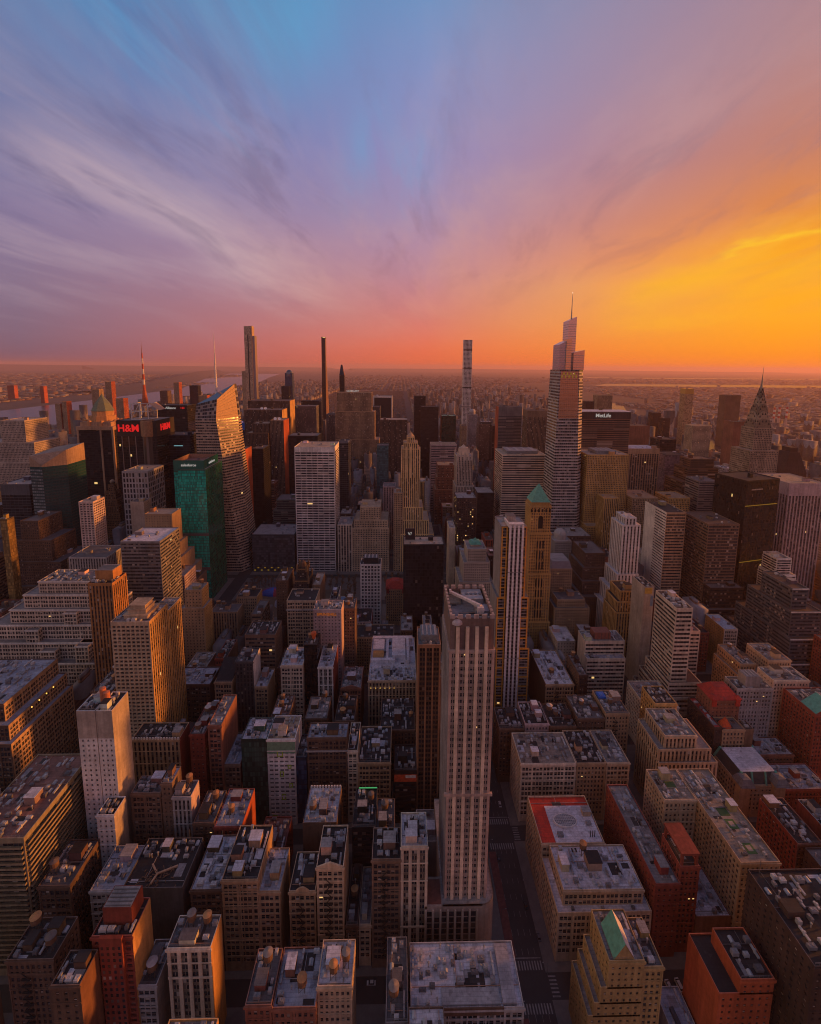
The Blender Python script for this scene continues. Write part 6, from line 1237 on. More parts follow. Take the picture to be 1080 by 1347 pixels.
    mesh_obj('crane_boom', beam((-8, 12, z+2.6), (5.5, -8, z+5.0), 1.3) + beam((-8, 12, z+1.5), (-8, 12, z+4), 1.2) + beam((-4, 8, z+2.4), (7, -9, z+3.4), .7), M['paint'], r, (.60,.52,.50)); mesh_obj('boom_cab', box(3.6, 6.8, -10, -7, z+1.5, z+5.0, True), M['paint'], r, (.58,.48,.44)); mesh_obj('dome_tank', lathe(-7.5, -15, [(2.9, z), (2.8, z+1.2), (1.8, z+2.4), (.1, z+2.9)], 12), M['paint'], r, (.48,.40,.40))
    scatter_roof(r, -11, 11, -16, 16, z, 0, 4, 0, (.2,.2,.2), (.2,.2,.2), True, [(3.5, 9.5, 11, 11), (6.5, -4.5, 7, 7), (-8.5, -8.5, 5, 7), (-7, 9.5, 8, 13), (-2, 2, 14, 24), (-7.5, -15, 6, 6)])
striped_tower()

# the cream deco tower at the park's corner
def deco_tower():
    x, y = 22, 725
    r = thing('skyscraper', 'cream art deco tower with slim vertical piers and stepped pointed crown, at the park corner', 'skyscraper', (x, y, 0)); FOOT.append((-8, 55, 699, 755, 212))
    wq, items = [], []
    for (a, b_, c_, d, z0, z1) in ((-20, 32, -26, 28, 0, 62), (-20, 24, -24, 26, 61.1, 84), (-19.5, 15, -22, 22, 83.1, 104), (-19, 9, -20, 14, 103.1, 196), (-16, 6, -17, 11, 195.1, 205), (-11, 1, -12, 6, 204.1, 213)):
        for f in 'SEWN':
            w_, it = facade(f, a, b_, c_, d, z0, z1, 'v' if f != 'N' else 'x', False if z0 > 100 else True); wq += w_; items += [(f, g, M['glass']) for g in it]
        rr, pp = roof_quads(a, b_, c_, d, z1); wq += pp; mesh_obj('roof', rr, M['roof'], r, COL['ltan'])
    mesh_obj('wall', wq, M['wall'], r, (.76,.52,.24)); put_windows(r, items)
    for xx in (-19, -12, -5, 2, 9): mesh_obj('crown_pier', box(xx-.9, xx+.9, -20.6, -19, 150, 199, True), M['wall'], r, (.80,.56,.28))
    mesh_obj('crown_cap', lathe(-5, -3, [(5, 212), (4, 216), (1.5, 218), (.1, 222)], 8), M['wall'], r, (.4,.3,.22))
deco_tower()

# black and gold gothic tower beside the park
def gothic_block():
    x, y = -107.5, 498
    r = thing('office_tower', 'small black gothic tower with ragged gilded crown beside the park', 'high rise', (x, y, 0)); FOOT.append((-118, -97, 486, 512, 103))
    wq, items = [], []
    for (a, b_, c_, d, z0, z1) in ((-10.5, 10.5, -12, 13, 0, 70), (-8.5, 8.5, -10, 11, 69.1, 88), (-5.5, 5.5, -6, 7, 87.1, 100)):
        for f in 'SEWN':
            w_, it = facade(f, a, b_, c_, d, z0, z1, 'p' if f != 'N' else 'x', False); wq += w_; items += [(f, g, M['glass']) for g in it]
        rr, pp = roof_quads(a, b_, c_, d, z1); wq += pp; mesh_obj('roof', rr, M['roof'], r, COL['tar'])
        for sx in (a, b_):
            for sy in (c_, d): mesh_obj('pinnacle', lathe(sx*.93, sy*.93, [(1.0, z1-5), (.9, z1+2), (.05, z1+5)], 4), M['paint'], r, (.16,.10,.05))
        mesh_obj('gilded_trim', box(a-.2, b_+.2, c_-.25, c_-.02, z1-3, z1-1.4, True), M['paint'], r, (.20,.12,.05))
    mesh_obj('wall', wq, M['wall'], r, (.055,.042,.038)); put_windows(r, items)
    mesh_obj('crown_cap', lathe(0, .5, [(4.5, 99), (3.4, 104), (.1, 106)], 8), M['paint'], r, (.08,.045,.03))
gothic_block()

# the green glass tower
def green_tower():
    x, y = -279, 639
    r = thing('skyscraper', 'bright green glass tower with white rooftop lettering', 'skyscraper', (x, y, 0)); FOOT.append((-302, -257, 610, 668, 189))
    wq, gq = [], {}
    for (a, b_, c_, d, z0, z1) in ((-14, 22, -29, 29, 0, 184), (-24, -14.01, -20, 24, 0, 180)):
        for f in 'SEWN':
            w_, it = facade(f, a, b_, c_, d, z0, z1, 'g' if f != 'N' else 'x', False, top=2); wq += w_
            for g in it: gq.setdefault(f, []).extend(g)
        rr, pp = roof_quads(a, b_, c_, d, z1); wq += pp; mesh_obj('roof', rr, M['roof'], r, COL['beige'])
    mesh_obj('wall', wq, M['wall'], r, (.02,.10,.075))
    for f, q in gq.items(): mesh_obj('glazing', q, M['tglass'], r, (.004,.50,.36) if f == 'S' else (.02,.15,.09))  # brighter south, darker other sides: light and shade put into the tint
    mesh_obj('crown_screen', box(-22, 18, -24, 25, 180, 195)[:4], M['tglass'], r, (.02,.15,.115)); mesh_obj('crown_screen_back', [tuple(q[9:12]+q[6:9]+q[3:6]+q[0:3]) for q in box(-21.8, 17.8, -23.8, 24.8, 180, 194.8)[:4]], M['paint'], r, (.30,.16,.10)); mesh_obj('plant_roof', [(-21.8,-23.8,189, 17.8,-23.8,189, 17.8,24.8,189, -21.8,24.8,189)], M['roof'], r, (.28,.14,.10))
    text_obj('sign_lettering', 'salesforce', 5.0, (-2, -24.4, 188.5), SOUTH, M['white_sign'], r, .2, .04); text_obj('sign_lettering', 'salesforce', 5.0, (18.4, 2, 188.5), EAST, M['white_sign'], r, .2, .04)
    for zz in (44, 92): mesh_obj('service_band', box(-13.8, 22.2, -29.25, -29.1, zz, zz+4, True), M['paint'], r, (.10,.10,.10))
    scatter_roof(r, -20, 16, -22, 23, 189, 1, 6, 0, (.3,.15,.1), COL['tar'], False)
green_tower()

# the tower with big red letters and a banded antenna
def letter_tower():
    x, y = -394, 727
    r = thing('skyscraper', 'dark tower with large red sign letters, white rooftop frames and a red-banded antenna', 'skyscraper', (x, y, 0)); FOOT.append((-424, -364, 699, 755, 240))
    gq, wq = {}, []
    for f in 'SEWN':
        w_, it = facade(f, -29, 30, -28, 28, 0, 238, 'dk' if f != 'N' else 'x', False, top=24); wq += w_
        for g in it: gq.setdefault(f, []).extend(g)
    rr, pp = roof_quads(-29, 30, -28, 28, 238); mesh_obj('wall', wq+pp, M['wall'], r, (.045,.035,.03)); mesh_obj('roof', rr, M['roof'], r, COL['grey'])
    for f, q in gq.items(): mesh_obj('glazing', q, M['dkglass'], r)
    for xx in (-22, -12, -2): mesh_obj('mullion_pier', box(xx, xx+1.1, -28.5, -28.05, 100, 214, True), M['paint'], r, (.22,.17,.14))
    mesh_obj('corner_drum', lathe(16, -25, [(9, 214), (9.5, 216), (9.5, 236), (8.5, 238.5)], 16), M['paint'], r, (.26,.15,.08)); mesh_obj('corner_glass', lathe(16, -24, [(8.5, 120), (8.5, 213.9)], 16), M['tglass'], r, (.12,.10,.09))
    text_obj('sign_lettering', 'H&M', 15, (-11, -28.6, 226), SOUTH, M['red_sign'], r, .4, .25); text_obj('sign_lettering', 'H&M', 14, (30.6, -2, 226), EAST, M['red_sign'], r, .4, .25)
    fr = []
    for (ax, bx, cy_, dy_) in ((-13, 12, -14, 12), ):
        for z in (238, 250, 262): fr += beam((ax,cy_,z),(bx,cy_,z),1.1)+beam((bx,cy_,z),(bx,dy_,z),1.1)+beam((ax,cy_,z),(ax,dy_,z),1.1)
        for (a, c_) in ((ax,cy_),(bx,cy_),(bx,dy_),(ax,dy_),((ax+bx)/2,cy_)): fr += beam((a,c_,238),(a,c_,262),1.2)
        fr += beam((ax,cy_,240),((ax+bx)/2,cy_,262),.8)+beam(((ax+bx)/2,cy_,240),(bx,cy_,262),.8)+beam(((ax+bx)/2,cy_,262),(ax,cy_,240),.6)
    mesh_obj('roof_frame', fr, M['paint'], r, (.55,.51,.48)); mesh_obj('slanted_screen', [(13,-13,262, 26,-10,252, 26,12,252, 13,12,262)], M['paint'], r, (.46,.28,.17))
    mesh_obj('mast_base', lathe(0, 2, [(5, 258), (3.2, 275), (2.4, 282)], 8), M['paint'], r, (.36,.09,.04))
    for k in range(7): z = 282+k*8; mesh_obj('antenna', lathe(0, 2, [(2.0-.16*k, z), (1.85-.16*k, z+7.98)], 8), M['paint'], r, (.42,.07,.03) if k % 2 == 0 else (.60,.50,.44))
    mesh_obj('antenna_tip', lathe(0, 2, [(.6, 338), (.2, 350), (.05, 362)], 6), M['paint'], r, (.28,.12,.09))
letter_tower()

# the dark tower with tan corner columns, ring crown and copper cap
def ringed_tower():
    x, y = -503, 798
    r = thing('skyscraper', 'dark tower with tan corner columns, orange-lit ring crown and octagonal copper cap', 'skyscraper', (x, y, 0)); FOOT.append((-533, -474, 773, 825, 214))
    gq, wq = {}, []
    for f in 'SEWN':
        w_, it = facade(f, -29, 29, -25, 25, 0, 212, 'dk' if f != 'N' else 'x', True, top=1); wq += w_
        for g in it: gq.setdefault(f, []).extend(g)
    mesh_obj('wall', wq, M['wall'], r, (.03,.022,.02))
    for f, q in gq.items(): mesh_obj('glazing', q, M['dkglass'], r)
    for xx in (-29.5, 27): 
        for yy in (-25.6, 23): mesh_obj('corner_column', box(xx, xx+3.2, yy, yy+3, 0, 213, True), M['wall'], r, (.40,.25,.15))
    mesh_obj('corner_column', box(8, 11, -25.8, -25.1, 0, 213, True), M['wall'], r, (.40,.25,.15))
    mesh_obj('ring_crown', box(-30, 30, -26, 26, 213, 219) + box(-25, 25, -22, 22, 219, 226), M['wall'], r, (.44,.27,.16)); mesh_obj('roof_drum', lathe(0, 0, [(19, 226), (19, 235), (16.5, 235.1), (16.5, 243)], 8), M['wall'], r, (.46,.25,.12))  # orange light on the crown is put into the ring and drum colours
    for k in range(8): a = k*math.pi/4+.39; mesh_obj('corner_bollard', lathe(26*math.cos(a), 23*math.sin(a), [(3, 219), (3, 228), (.1, 229)], 10), M['paint'], r, (.50,.24,.10))
    mesh_obj('copper_cap', lathe(0, 0, [(17.5, 243), (11, 256), (4, 265), (.2, 272)], 8), M['paint'], r, (.13,.16,.11)); mesh_obj('finial', lathe(0, 0, [(.6, 271), (.1, 284)], 6), M['paint'], r, (.3,.2,.1))
ringed_tower()

# the green slanted-roof glass tower
def slant_tower():
    x, y = -461, 628
    r = thing('skyscraper', 'teal glass tower with a slanted tan-screened roof wedge, left side', 'skyscraper', (x, y, 0)); FOOT.append((-481, -441, 603, 653, 212))
    A = [(-19,-24),(-2,-26),(19,-10),(19,26),(-19,26)]
    M['teal'] = flat_material('teal_glazing', (.012,.060,.066), .12, 0., var=.5); loft(r, A, A, 0, 188, 4.0, .22, (.03,.05,.055), M['teal'])
    q = []; dz = [14, 2, 20, 24, 18]; tp = [(*A[i], 188+dz[i]) for i in range(5)]
    for i in range(5): j = (i+1) % 5; q.append((*A[i],188, *A[j],188, *tp[j], *tp[i]))
    mesh_obj('roof_screen', q, M['wall'], r, (.36,.25,.17)); mesh_obj('roof', [], M['roof'], r, (.30,.24,.19), tris=poly_tris(tp))
    gq = []
    for f in range(44):
        for k in range(6): a, c_ = (k+.06)/6, (k+.94)/6; gq.append((-19+17*a, -24-2*a-.1, 6+f*4.1, -19+17*c_, -24-2*c_-.1, 6+f*4.1, -19+17*c_, -24-2*c_-.1, 8.2+f*4.1, -19+17*a, -24-2*a-.1, 8.2+f*4.1))
    mesh_obj('pale_glazing', gq, M['tglass'], r, (.20,.24,.25))
slant_tower()
def stepped_pyramid():
    x, y = -498, 800
    xs, ys = -452, 726
    r = thing('office_tower', 'brown brick tower stepping up like a ziggurat to a small clock cap, left side', 'high rise', (xs, ys, 0)); FOOT.append((-480, -425, 700, 752, 137))
    wq, items = [], []; z = 0
    for k, (hw, z1) in enumerate(((27, 62), (24, 72), (21, 82), (18, 92), (15, 102), (11.5, 112), (8, 124), (4.5, 134))):
        for f in 'SEWN':
            w_, it = facade(f, -hw, hw, -hw*.9, hw*.9, z, z1, 'p' if f != 'N' else 'x', True); wq += w_; items += [(f, g, M['glass']) for g in it]
        rr, pp = roof_quads(-hw, hw, -hw*.9, hw*.9, z1); wq += pp; mesh_obj('roof', rr, M['roof'], r, COL['brown']); z = z1-.9
    mesh_obj('wall', wq, M['wall'], r, (.20,.115,.06)); put_windows(r, items); mesh_obj('globe', lathe(0, 0, [(3.4*math.sin(a), 138-3.4*math.cos(a)) for a in [i*math.pi/8 for i in range(9)]], 12), M['paint'], r, (.35,.28,.2))
stepped_pyramid()
def smokestacks():
    for k, (px, yy, lab) in enumerate(((1880, 2290, 'tall power plant chimney with red and white bands, first of three'), (1922, 2310, 'red and white banded power plant chimney, middle of three'), (1978, 2330, 'red and white banded power plant chimney, last of three at the right'))):
        r = thing('chimney', lab, 'chimney', (px, yy, 0), 0, 'power plant chimneys')
        mesh_obj('shaft', lathe(0, 0, [(6.5, 0), (4.8, 78)], 12), M['paint'], r, (.42,.30,.27))
        for i in range(5): mesh_obj('band', lathe(0, 0, [(4.8-.12*i, 78+i*11), (4.7-.12*i, 89+i*11)], 12), M['paint'], r, (.45,.05,.04) if i % 2 == 0 else (.62,.56,.52))
smokestacks()
# ------------------------------------------------------------------ every building measured one by one
for (key, name, x0, x1, y0, y1, H, sty, wall, roof, opts, label) in TABLE:
    opt = eval('dict(' + opts + ')')
    cat = 'skyscraper' if H > 150 or name == 'skyscraper' else ('high rise' if H > 85 else ('apartment block' if name.startswith('apartment') else 'building'))
    building(name, label, cat, x0, x1, y0, y1, H, sty, wall, roof, opt)

# ------------------------------------------------------------------ filler between them, lot by lot
def proj(X, Y, Z):
    p, yw, ro = RD(7.683), RD(1.33), RD(.466); c_, s = math.cos(yw), math.sin(yw)
    x = c_*X-s*Y; y = s*X+c_*Y; z = Z-CAMZ; dep = y*math.cos(p)-z*math.sin(p); up = y*math.sin(p)+z*math.cos(p)
    if dep < 1: return None
    u, v = 613*x/dep, -613*up/dep
    return 540+u*math.cos(ro)-v*math.sin(ro), 565.3+u*math.sin(ro)+v*math.cos(ro)
HAND = []
for (x0, x1, y0, y1, H) in FOOT:
    a, b_, g0 = proj(x0, y0, H), proj(x1, y0, H), proj((x0+x1)/2, y0, 0)
    if a and b_ and g0: HAND.append((x0, x1, y0, y1, a[0], b_[0], (a[1]+b_[1])/2, g0[1], H))
def allowed(x0, x1, y0, y1, H):
    """tallest height that leaves the buildings behind as visible as they are from the deck"""
    a, b_ = proj(x0, y1, H*.6), proj(x1, y1, H*.6)
    if not a or not b_: return H
    for (hx0, hx1, hy0, hy1, pa, pb, yt, yb, hh) in HAND:
        if hy0 < y1-1: continue
        ov = min(b_[0], pb)-max(a[0], pa)
        if ov < .12*min(b_[0]-a[0], pb-pa): continue
        lim = yt+(yb-yt)*(.36 if hh < 70 else .64)
        while H > 6 and proj((x0+x1)/2, y1, H)[1] < lim: H -= 1.5
    return H
def free(x0, x1, y0, y1, gap=.6):
    return all(x1+gap <= f[0] or x0-gap >= f[1] or y1+gap <= f[2] or y0-gap >= f[3] for f in FOOT)
def in_view(x0, x1, y0, y1, H):
    pts = [proj(x, y, z) for x in (x0, x1) for y in (y0, y1) for z in (0, H)]
    if any(p is None for p in pts): return False
    return max(p[0] for p in pts) > -5 and min(p[0] for p in pts) < 1085 and min(p[1] for p in pts) < 1350
FOOT.append((-19.6, -5., 128, 193, 1))      # the open dark lot by the side street
cand = []
COLS = [(-1080,-820), (-775,-530), (-500,-255), (-225,55), (85,210), (243,359), (389,485), (515,640), (670,825), (855,1025)]
for k in range(35, 59):
    ya, yb = 40+80.5*(k-34)+9.5, 40+80.5*(k-33)-9.5
    for ci, (xa, xb) in enumerate(COLS):
        if k in (40, 41) and ci == 3: continue
        for (ra, rb) in ((ya, (ya+yb)/2-.4), ((ya+yb)/2+.4, yb)):
            x = xa
            while x < xb-12:
                w_ = R.uniform(11, 23) if k < 43 else R.uniform(22, 46)
                if xb-x-w_ < 12: w_ = xb-x
                x0, x1 = x, x+w_-.5; x += w_
                if k < 41: H = R.choice([26, 34, 42, 46, 50, 55, 60, 68, 78])*R.uniform(.85, 1.15)
                else: H = R.choice([28, 40, 52, 60, 75, 90, 115])*R.uniform(.8, 1.2)
                for (a, c_) in ((x0, x1), (x0, (x0+x1)/2), ((x0+x1)/2+.3, x1)):
                    if c_-a > 7 and free(a, c_, ra, rb) and in_view(a, c_, ra, rb, H):
                        h = allowed(a, c_, ra, rb, H)
                        if h > 8:
                            FOOT.append((a, c_, ra, rb, h)); cand.append((a, c_, ra, rb, h))
                        break
def apparent(c_):
    d = math.hypot((c_[0]+c_[1])/2, c_[2])**2+(CAMZ-c_[4])**2; return (c_[1]-c_[0])*max(8, c_[4]+(c_[3]-c_[2])*.7)/d
cand.sort(key=lambda c_: -apparent(c_))
NFILL = 132
import re as _re
short = []
for (key, name, x0, x1, y0, y1, H, sty, wall, roof, opts, label) in TABLE:
    s_ = _re.split(r' with | of |, | carrying | topped | behind | under | below | dotted | squeezed | stepping | cut | at | by | in | beside | right | left | facing | between | scattered | joined | directly | near | mirroring | covered | outlined | peeping | edged | flanked | half | set | close | wedged | surrounding | above | before | descending ', label)[0]
    if 2 <= len(s_.split()) <= 5: short.append((s_, x0, x1, y0, y1, H))
used = {}
RC = {'tar': 'black', 'grey': 'grey', 'greyl': 'pale grey', 'white': 'white', 'blue': 'bluish', 'beige': 'beige', 'redroof': 'reddish', 'brown': 'brown'}
CN = {'tan': 'tan', 'ltan': 'light tan', 'brown': 'brown', 'brownl': 'mid brown', 'brick': 'brick red', 'redbrick': 'dark red', 'cream': 'cream', 'greyl': 'grey', 'gold': 'golden', 'dkbrown': 'dark brown', 'pink': 'pinkish'}
for i, (x0, x1, y0, y1, H) in enumerate(cand[:NFILL]):
    wall = R.choice(['tan', 'tan', 'ltan', 'brown', 'brown', 'brownl', 'brick', 'redbrick', 'cream', 'greyl', 'gold', 'dkbrown', 'pink', 'brownl'])
    roof = R.choice(['tar', 'tar', 'grey', 'greyl', 'white', 'blue', 'beige', 'redroof', 'brown'])
    side = R.choice([wall, wall, 'brick', 'ochre', 'brownl', 'redbrick'])
    sty = R.choice(['P', 'P', 'p', 'p', 'q', 'v'])+'/'+R.choice(['x', 'x', 'q', 'p'])
    if H > 60: sty = R.choice(['p', 'v', 'h', 'q'])
    w_ = R.choice([0, 0, 1, 1, 2]) if H < 75 and y0 < 620 else 0
    mx, my = (x0+x1)/2, (y0+y1)/2
    near_ = sorted(short, key=lambda s: math.hypot(mx-(s[1]+s[2])/2, my-(s[3]+s[4])/2))
    tall = 'low' if H < 34 else ('tall' if H > 62 else 'mid-height'); tk = ['', ' and one tank', ' and two tanks'][w_]
    for s in near_[:8]:
        rel = 'behind' if y0 >= s[4]-3 else ('in front of' if y1 <= s[3]+3 else ('left of' if x1 <= s[1]+2 else 'right of'))
        lab = f"{tall} {CN[wall]} block with {RC[roof]} roof{tk}, {rel} the {s[0]}"
        if len(lab.split()) > 16: lab = f"{CN[wall]} block with {RC[roof]} roof, {rel} the {s[0]}"
        if lab not in used: break
    used[lab] = 1
    building('city_building' if H < 85 else 'office_tower', lab, 'building' if H < 85 else 'high rise', x0, x1, y0, y1, H, sty, wall+'/'+side if '/' in sty else wall, roof,
             dict(k=R.choice([1, 1, 2]), u=R.choice([1, 2, 3, 4]), w=w_))

# ------------------------------------------------------------------ far city: thousands of blocks nobody could count
def far_material():
    m, b, p = new_mat('distant_masonry')
    g = b.n('ShaderNodeNewGeometry'); sx = b.n('ShaderNodeSeparateXYZ'); b.put(sx.inputs[0], g.outputs['Position']); sn = b.n('ShaderNodeSeparateXYZ'); b.put(sn.inputs[0], g.outputs['Normal'])
    r = g.outputs['Random Per Island']
    col = b.ramp(r, [(0, (.11,.07,.05)), (.2, (.22,.12,.08)), (.4, (.30,.22,.15)), (.6, (.17,.085,.06)), (.8, (.38,.30,.23)), (1, (.24,.22,.21))], 'CONSTANT')
    u = b.m('ADD', b.m('MULTIPLY', sx.outputs[0], b.m('ABSOLUTE', sn.outputs[1])), b.m('MULTIPLY', sx.outputs[1], b.m('ABSOLUTE', sn.outputs[0])))
    wx = b.m('LESS_THAN', b.m('FRACT', b.m('DIVIDE', u, 3.4)), .48); wz = b.m('LESS_THAN', b.m('FRACT', b.m('DIVIDE', sx.outputs[2], 3.7)), .52)
    win = b.m('MULTIPLY', b.m('MULTIPLY', wx, wz), b.m('LESS_THAN', sn.outputs[2], .5))
    roofc = b.ramp(b.m('FRACT', b.m('MULTIPLY', r, 17.3)), [(0, (.035,.033,.033)), (.4, (.085,.075,.075)), (.75, (.16,.145,.145)), (1, (.26,.25,.26))])
    col = b.mix(b.m('GREATER_THAN', sn.outputs[2], .5), col, roofc)
    nz = b.noise(g.outputs['Position'], .08, 4, .6)
    sc = b.n('ShaderNodeVectorMath', operation='SCALE'); b.put(sc.inputs[0], col); b.put(sc.inputs['Scale'], b.mr(nz, .3, .7, .7, 1.25))
    b.put(p.inputs['Base Color'], b.mix(win, sc.outputs[0], (.018,.018,.02))); b.put(p.inputs['Roughness'], b.m('MULTIPLY_ADD', win, -.65, .8))
    return m
M['far'] = far_material()
def boxes_np(x0, x1, y0, y1, H, z0=0.):
    n = len(x0); zz = np.zeros(n)+z0
    c_ = lambda *a: np.stack(a, 1)
    f = [c_(x0,y0,zz,x1,y0,zz,x1,y0,H,x0,y0,H), c_(x1,y0,zz,x1,y1,zz,x1,y1,H,x1,y0,H), c_(x1,y1,zz,x0,y1,zz,x0,y1,H,x1,y1,H), c_(x0,y1,zz,x0,y0,zz,x0,y0,H,x0,y1,H), c_(x0,y0,H,x1,y0,H,x1,y1,H,x0,y1,H)]
    return np.stack(f, 1).reshape(-1, 12)
def joined_boxes(name, q, mat):
    """boxes with shared corners, so each box is one island"""
    nb_ = len(q)//5; v = q.reshape(nb_, 5, 4, 3); bot = v[:, [0,1,2,3], 0, :]; top = v[:, 4, :, :]
    vs = np.concatenate([bot, top], 1).reshape(-1, 3).astype(np.float32)
    idx = np.array([[0,1,5,4],[1,2,6,5],[2,3,7,6],[3,0,4,7],[4,5,6,7]], dtype=np.int32)
    loops = (np.arange(nb_, dtype=np.int32)[:, None, None]*8+idx[None]).reshape(-1)
    me = bpy.data.meshes.new(name); me.vertices.add(len(vs)); me.vertices.foreach_set('co', vs.ravel()); me.loops.add(len(loops)); me.loops.foreach_set('vertex_index', loops)
    me.polygons.add(nb_*5); me.polygons.foreach_set('loop_start', np.arange(nb_*5, dtype=np.int32)*4); me.materials.append(mat); me.update(calc_edges=True)
    o = bpy.data.objects.new(name, me); C.objects.link(o); return o
rg = np.random.default_rng(5)
qs = []
rest = cand[NFILL:]
if rest:
    a = np.array(rest); qs.append(boxes_np(a[:,0], a[:,1], a[:,2], a[:,3], a[:,4]))
    w_ = a[:,1]-a[:,0]; d_ = a[:,3]-a[:,2]
    fx = rg.uniform(.1, .5, len(a)); qs.append(boxes_np(a[:,0]+w_*fx, a[:,0]+w_*(fx+.35), a[:,2]+d_*.4, a[:,2]+d_*.8, a[:,4]+rg.uniform(3, 9, len(a)), a[:,4]))
FA = np.array(FOOT)
def zone(xa, xb, ya, yb, cell, hfun, keep=.8, street=True):
    nx, ny = int((xb-xa)/cell), int((yb-ya)/cell)
    X, Y = np.meshgrid(xa+(np.arange(nx)+.5)*cell, ya+(np.arange(ny)+.5)*cell); X, Y = X.ravel(), Y.ravel()
    d = np.hypot(X, Y); ok = (np.abs(X-.02*Y) < Y*.93+120) & (rg.random(len(X)) < keep)
    X, Y = X[ok], Y[ok]
    w_ = cell*rg.uniform(.42, .86, len(X)); d_ = cell*rg.uniform(.42, .80, len(X)); X = X+rg.uniform(-.07, .07, len(X))*cell; Y = Y+rg.uniform(-.07, .07, len(X))*cell
    H = hfun(X, Y, rg.random(len(X)))
    if len(FA) and ya < 2100:
        hit = np.zeros(len(X), bool)
        for f in FA: hit |= (X+w_/2 > f[0]-1) & (X-w_/2 < f[1]+1) & (Y+d_/2 > f[2]-1) & (Y-d_/2 < f[3]+1)
        X, Y, w_, d_, H = X[~hit], Y[~hit], w_[~hit], d_[~hit], H[~hit]
    qs.append(boxes_np(X-w_/2, X+w_/2, Y-d_/2, Y+d_/2, H))
def tall(base, var, p, t0, t1):
    def f(X, Y, r): h = base+var*rg.random(len(X)); m_ = r < p; h[m_] = t0+(t1-t0)*rg.random(m_.sum())**1.5; return h
    return f
for _ in range(900):
    Y = R.uniform(980, 2040); X = R.uniform(-.55*Y, .62*Y); w_, d_ = R.uniform(18, 42), R.uniform(18, 40)
    if abs(X-70) < 34+w_/2 or not free(X-w_/2, X+w_/2, Y-d_/2, Y+d_/2, 4): continue
    h = allowed(X-w_/2, X+w_/2, Y-d_/2, Y+d_/2, R.choice([60, 80, 100, 120, 150, 175]))
    if h > 25: FOOT.append((X-w_/2, X+w_/2, Y-d_/2, Y+d_/2, h)); qs.append(boxes_np(*[np.array([v]) for v in (X-w_/2, X+w_/2, Y-d_/2, Y+d_/2, h)]))
FA = np.array(FOOT)
zone(55+30, 1130, 2075, 3600, 33, tall(18, 42, .10, 70, 135)); zone(85, 1400, 3600, 6200, 42, tall(16, 28, .06, 55, 110)); zone(-200, 2000, 6200, 9500, 60, tall(14, 16, .05, 40, 65))
zone(-1650, -800, 2075, 3600, 33, tall(18, 45, .08, 65, 125)); zone(-1900, -800, 3600, 6500, 42, tall(18, 32, .06, 55, 95)); zone(-2400, -200, 6500, 10000, 60, tall(14, 18, .05, 40, 70))
zone(-1640, -540, 420, 2060, 31, tall(14, 34, .07, 70, 150)); zone(540, 1120, 700, 2060, 30, tall(18, 52, .10, 90, 150))
zone(1440, 1950, 700, 3000, 40, tall(10, 30, .15, 40, 75), .8); zone(1950, 4300, 900, 4200, 44, tall(8, 10, .05, 25, 70), .8); zone(2600, 9500, 3600, 8200, 75, tall(8, 7, .02, 20, 50), .7); zone(2200, 14000, 9900, 15000, 120, tall(8, 8, .02, 25, 55), .6); zone(-1500, 2600, 9500, 16000, 95, tall(10, 12, .05, 30, 60), .7)
zone(-9000, -3250, 2600, 8500, 85, tall(8, 9, .03, 25, 60), .62); zone(-13000, -4600, 8500, 16000, 130, tall(8, 9, .03, 25, 50), .55)
fo = joined_boxes('distant_city_blocks', np.concatenate(qs), M['far'])
fo['label'] = 'endless mass of distant city blocks fading towards the horizon'; fo['category'] = 'distant city'; fo['kind'] = 'stuff'

# ------------------------------------------------------------------ ground, streets, water, hills
def ground_mat(name, c0, c1, sc, rough=.9):
    m, b, p = new_mat(name); g = b.n('ShaderNodeNewGeometry')
    n1 = b.noise(g.outputs['Position'], sc, 6, .65); n2 = b.noise(g.outputs['Position'], sc*9, 4, .6)
    b.put(p.inputs['Base Color'], b.mix(b.m('MULTIPLY', b.mr(n1, .3, .7), b.mr(n2, .25, .75, .6, 1.)), c0, c1)); p.inputs['Roughness'].default_value = rough; return m
def sheet(name, x0, x1, y0, y1, z, mat, label=None):
    o = mesh_obj(name, [(x0,y0,z, x1,y0,z, x1,y1,z, x0,y1,z)], mat); o['kind'] = 'structure'; return o
A_ = ground_mat('asphalt', (.030,.030,.031), (.062,.060,.058), .05, .75); PV = ground_mat('pavement_stone', (.13,.12,.11), (.21,.195,.18), .2)
sheet('ground', -60000, 60000, -2500, 60000, -.25, ground_mat('far_ground', (.045,.032,.027), (.10,.07,.055), .004))
sheet('street_asphalt', -1700, 1120, -200, 2066, 0., A_)
pv = []
for k in range(34, 59):
    ya, yb = 40+80.5*(k-34)+5.5, 40+80.5*(k-33)-5.5
    for (xa, xb) in COLS: pv += box(xa-5.5, xb+5.5, ya, yb, .004, .15)
o = mesh_obj('pavement', pv, PV); o['kind'] = 'structure'
WH = flat_material('road_paint', (.24,.235,.23), .7, var=.4); RDP = flat_material('bus_lane_red', (.17,.055,.045), .8, var=.3)
mk, rd = [], []
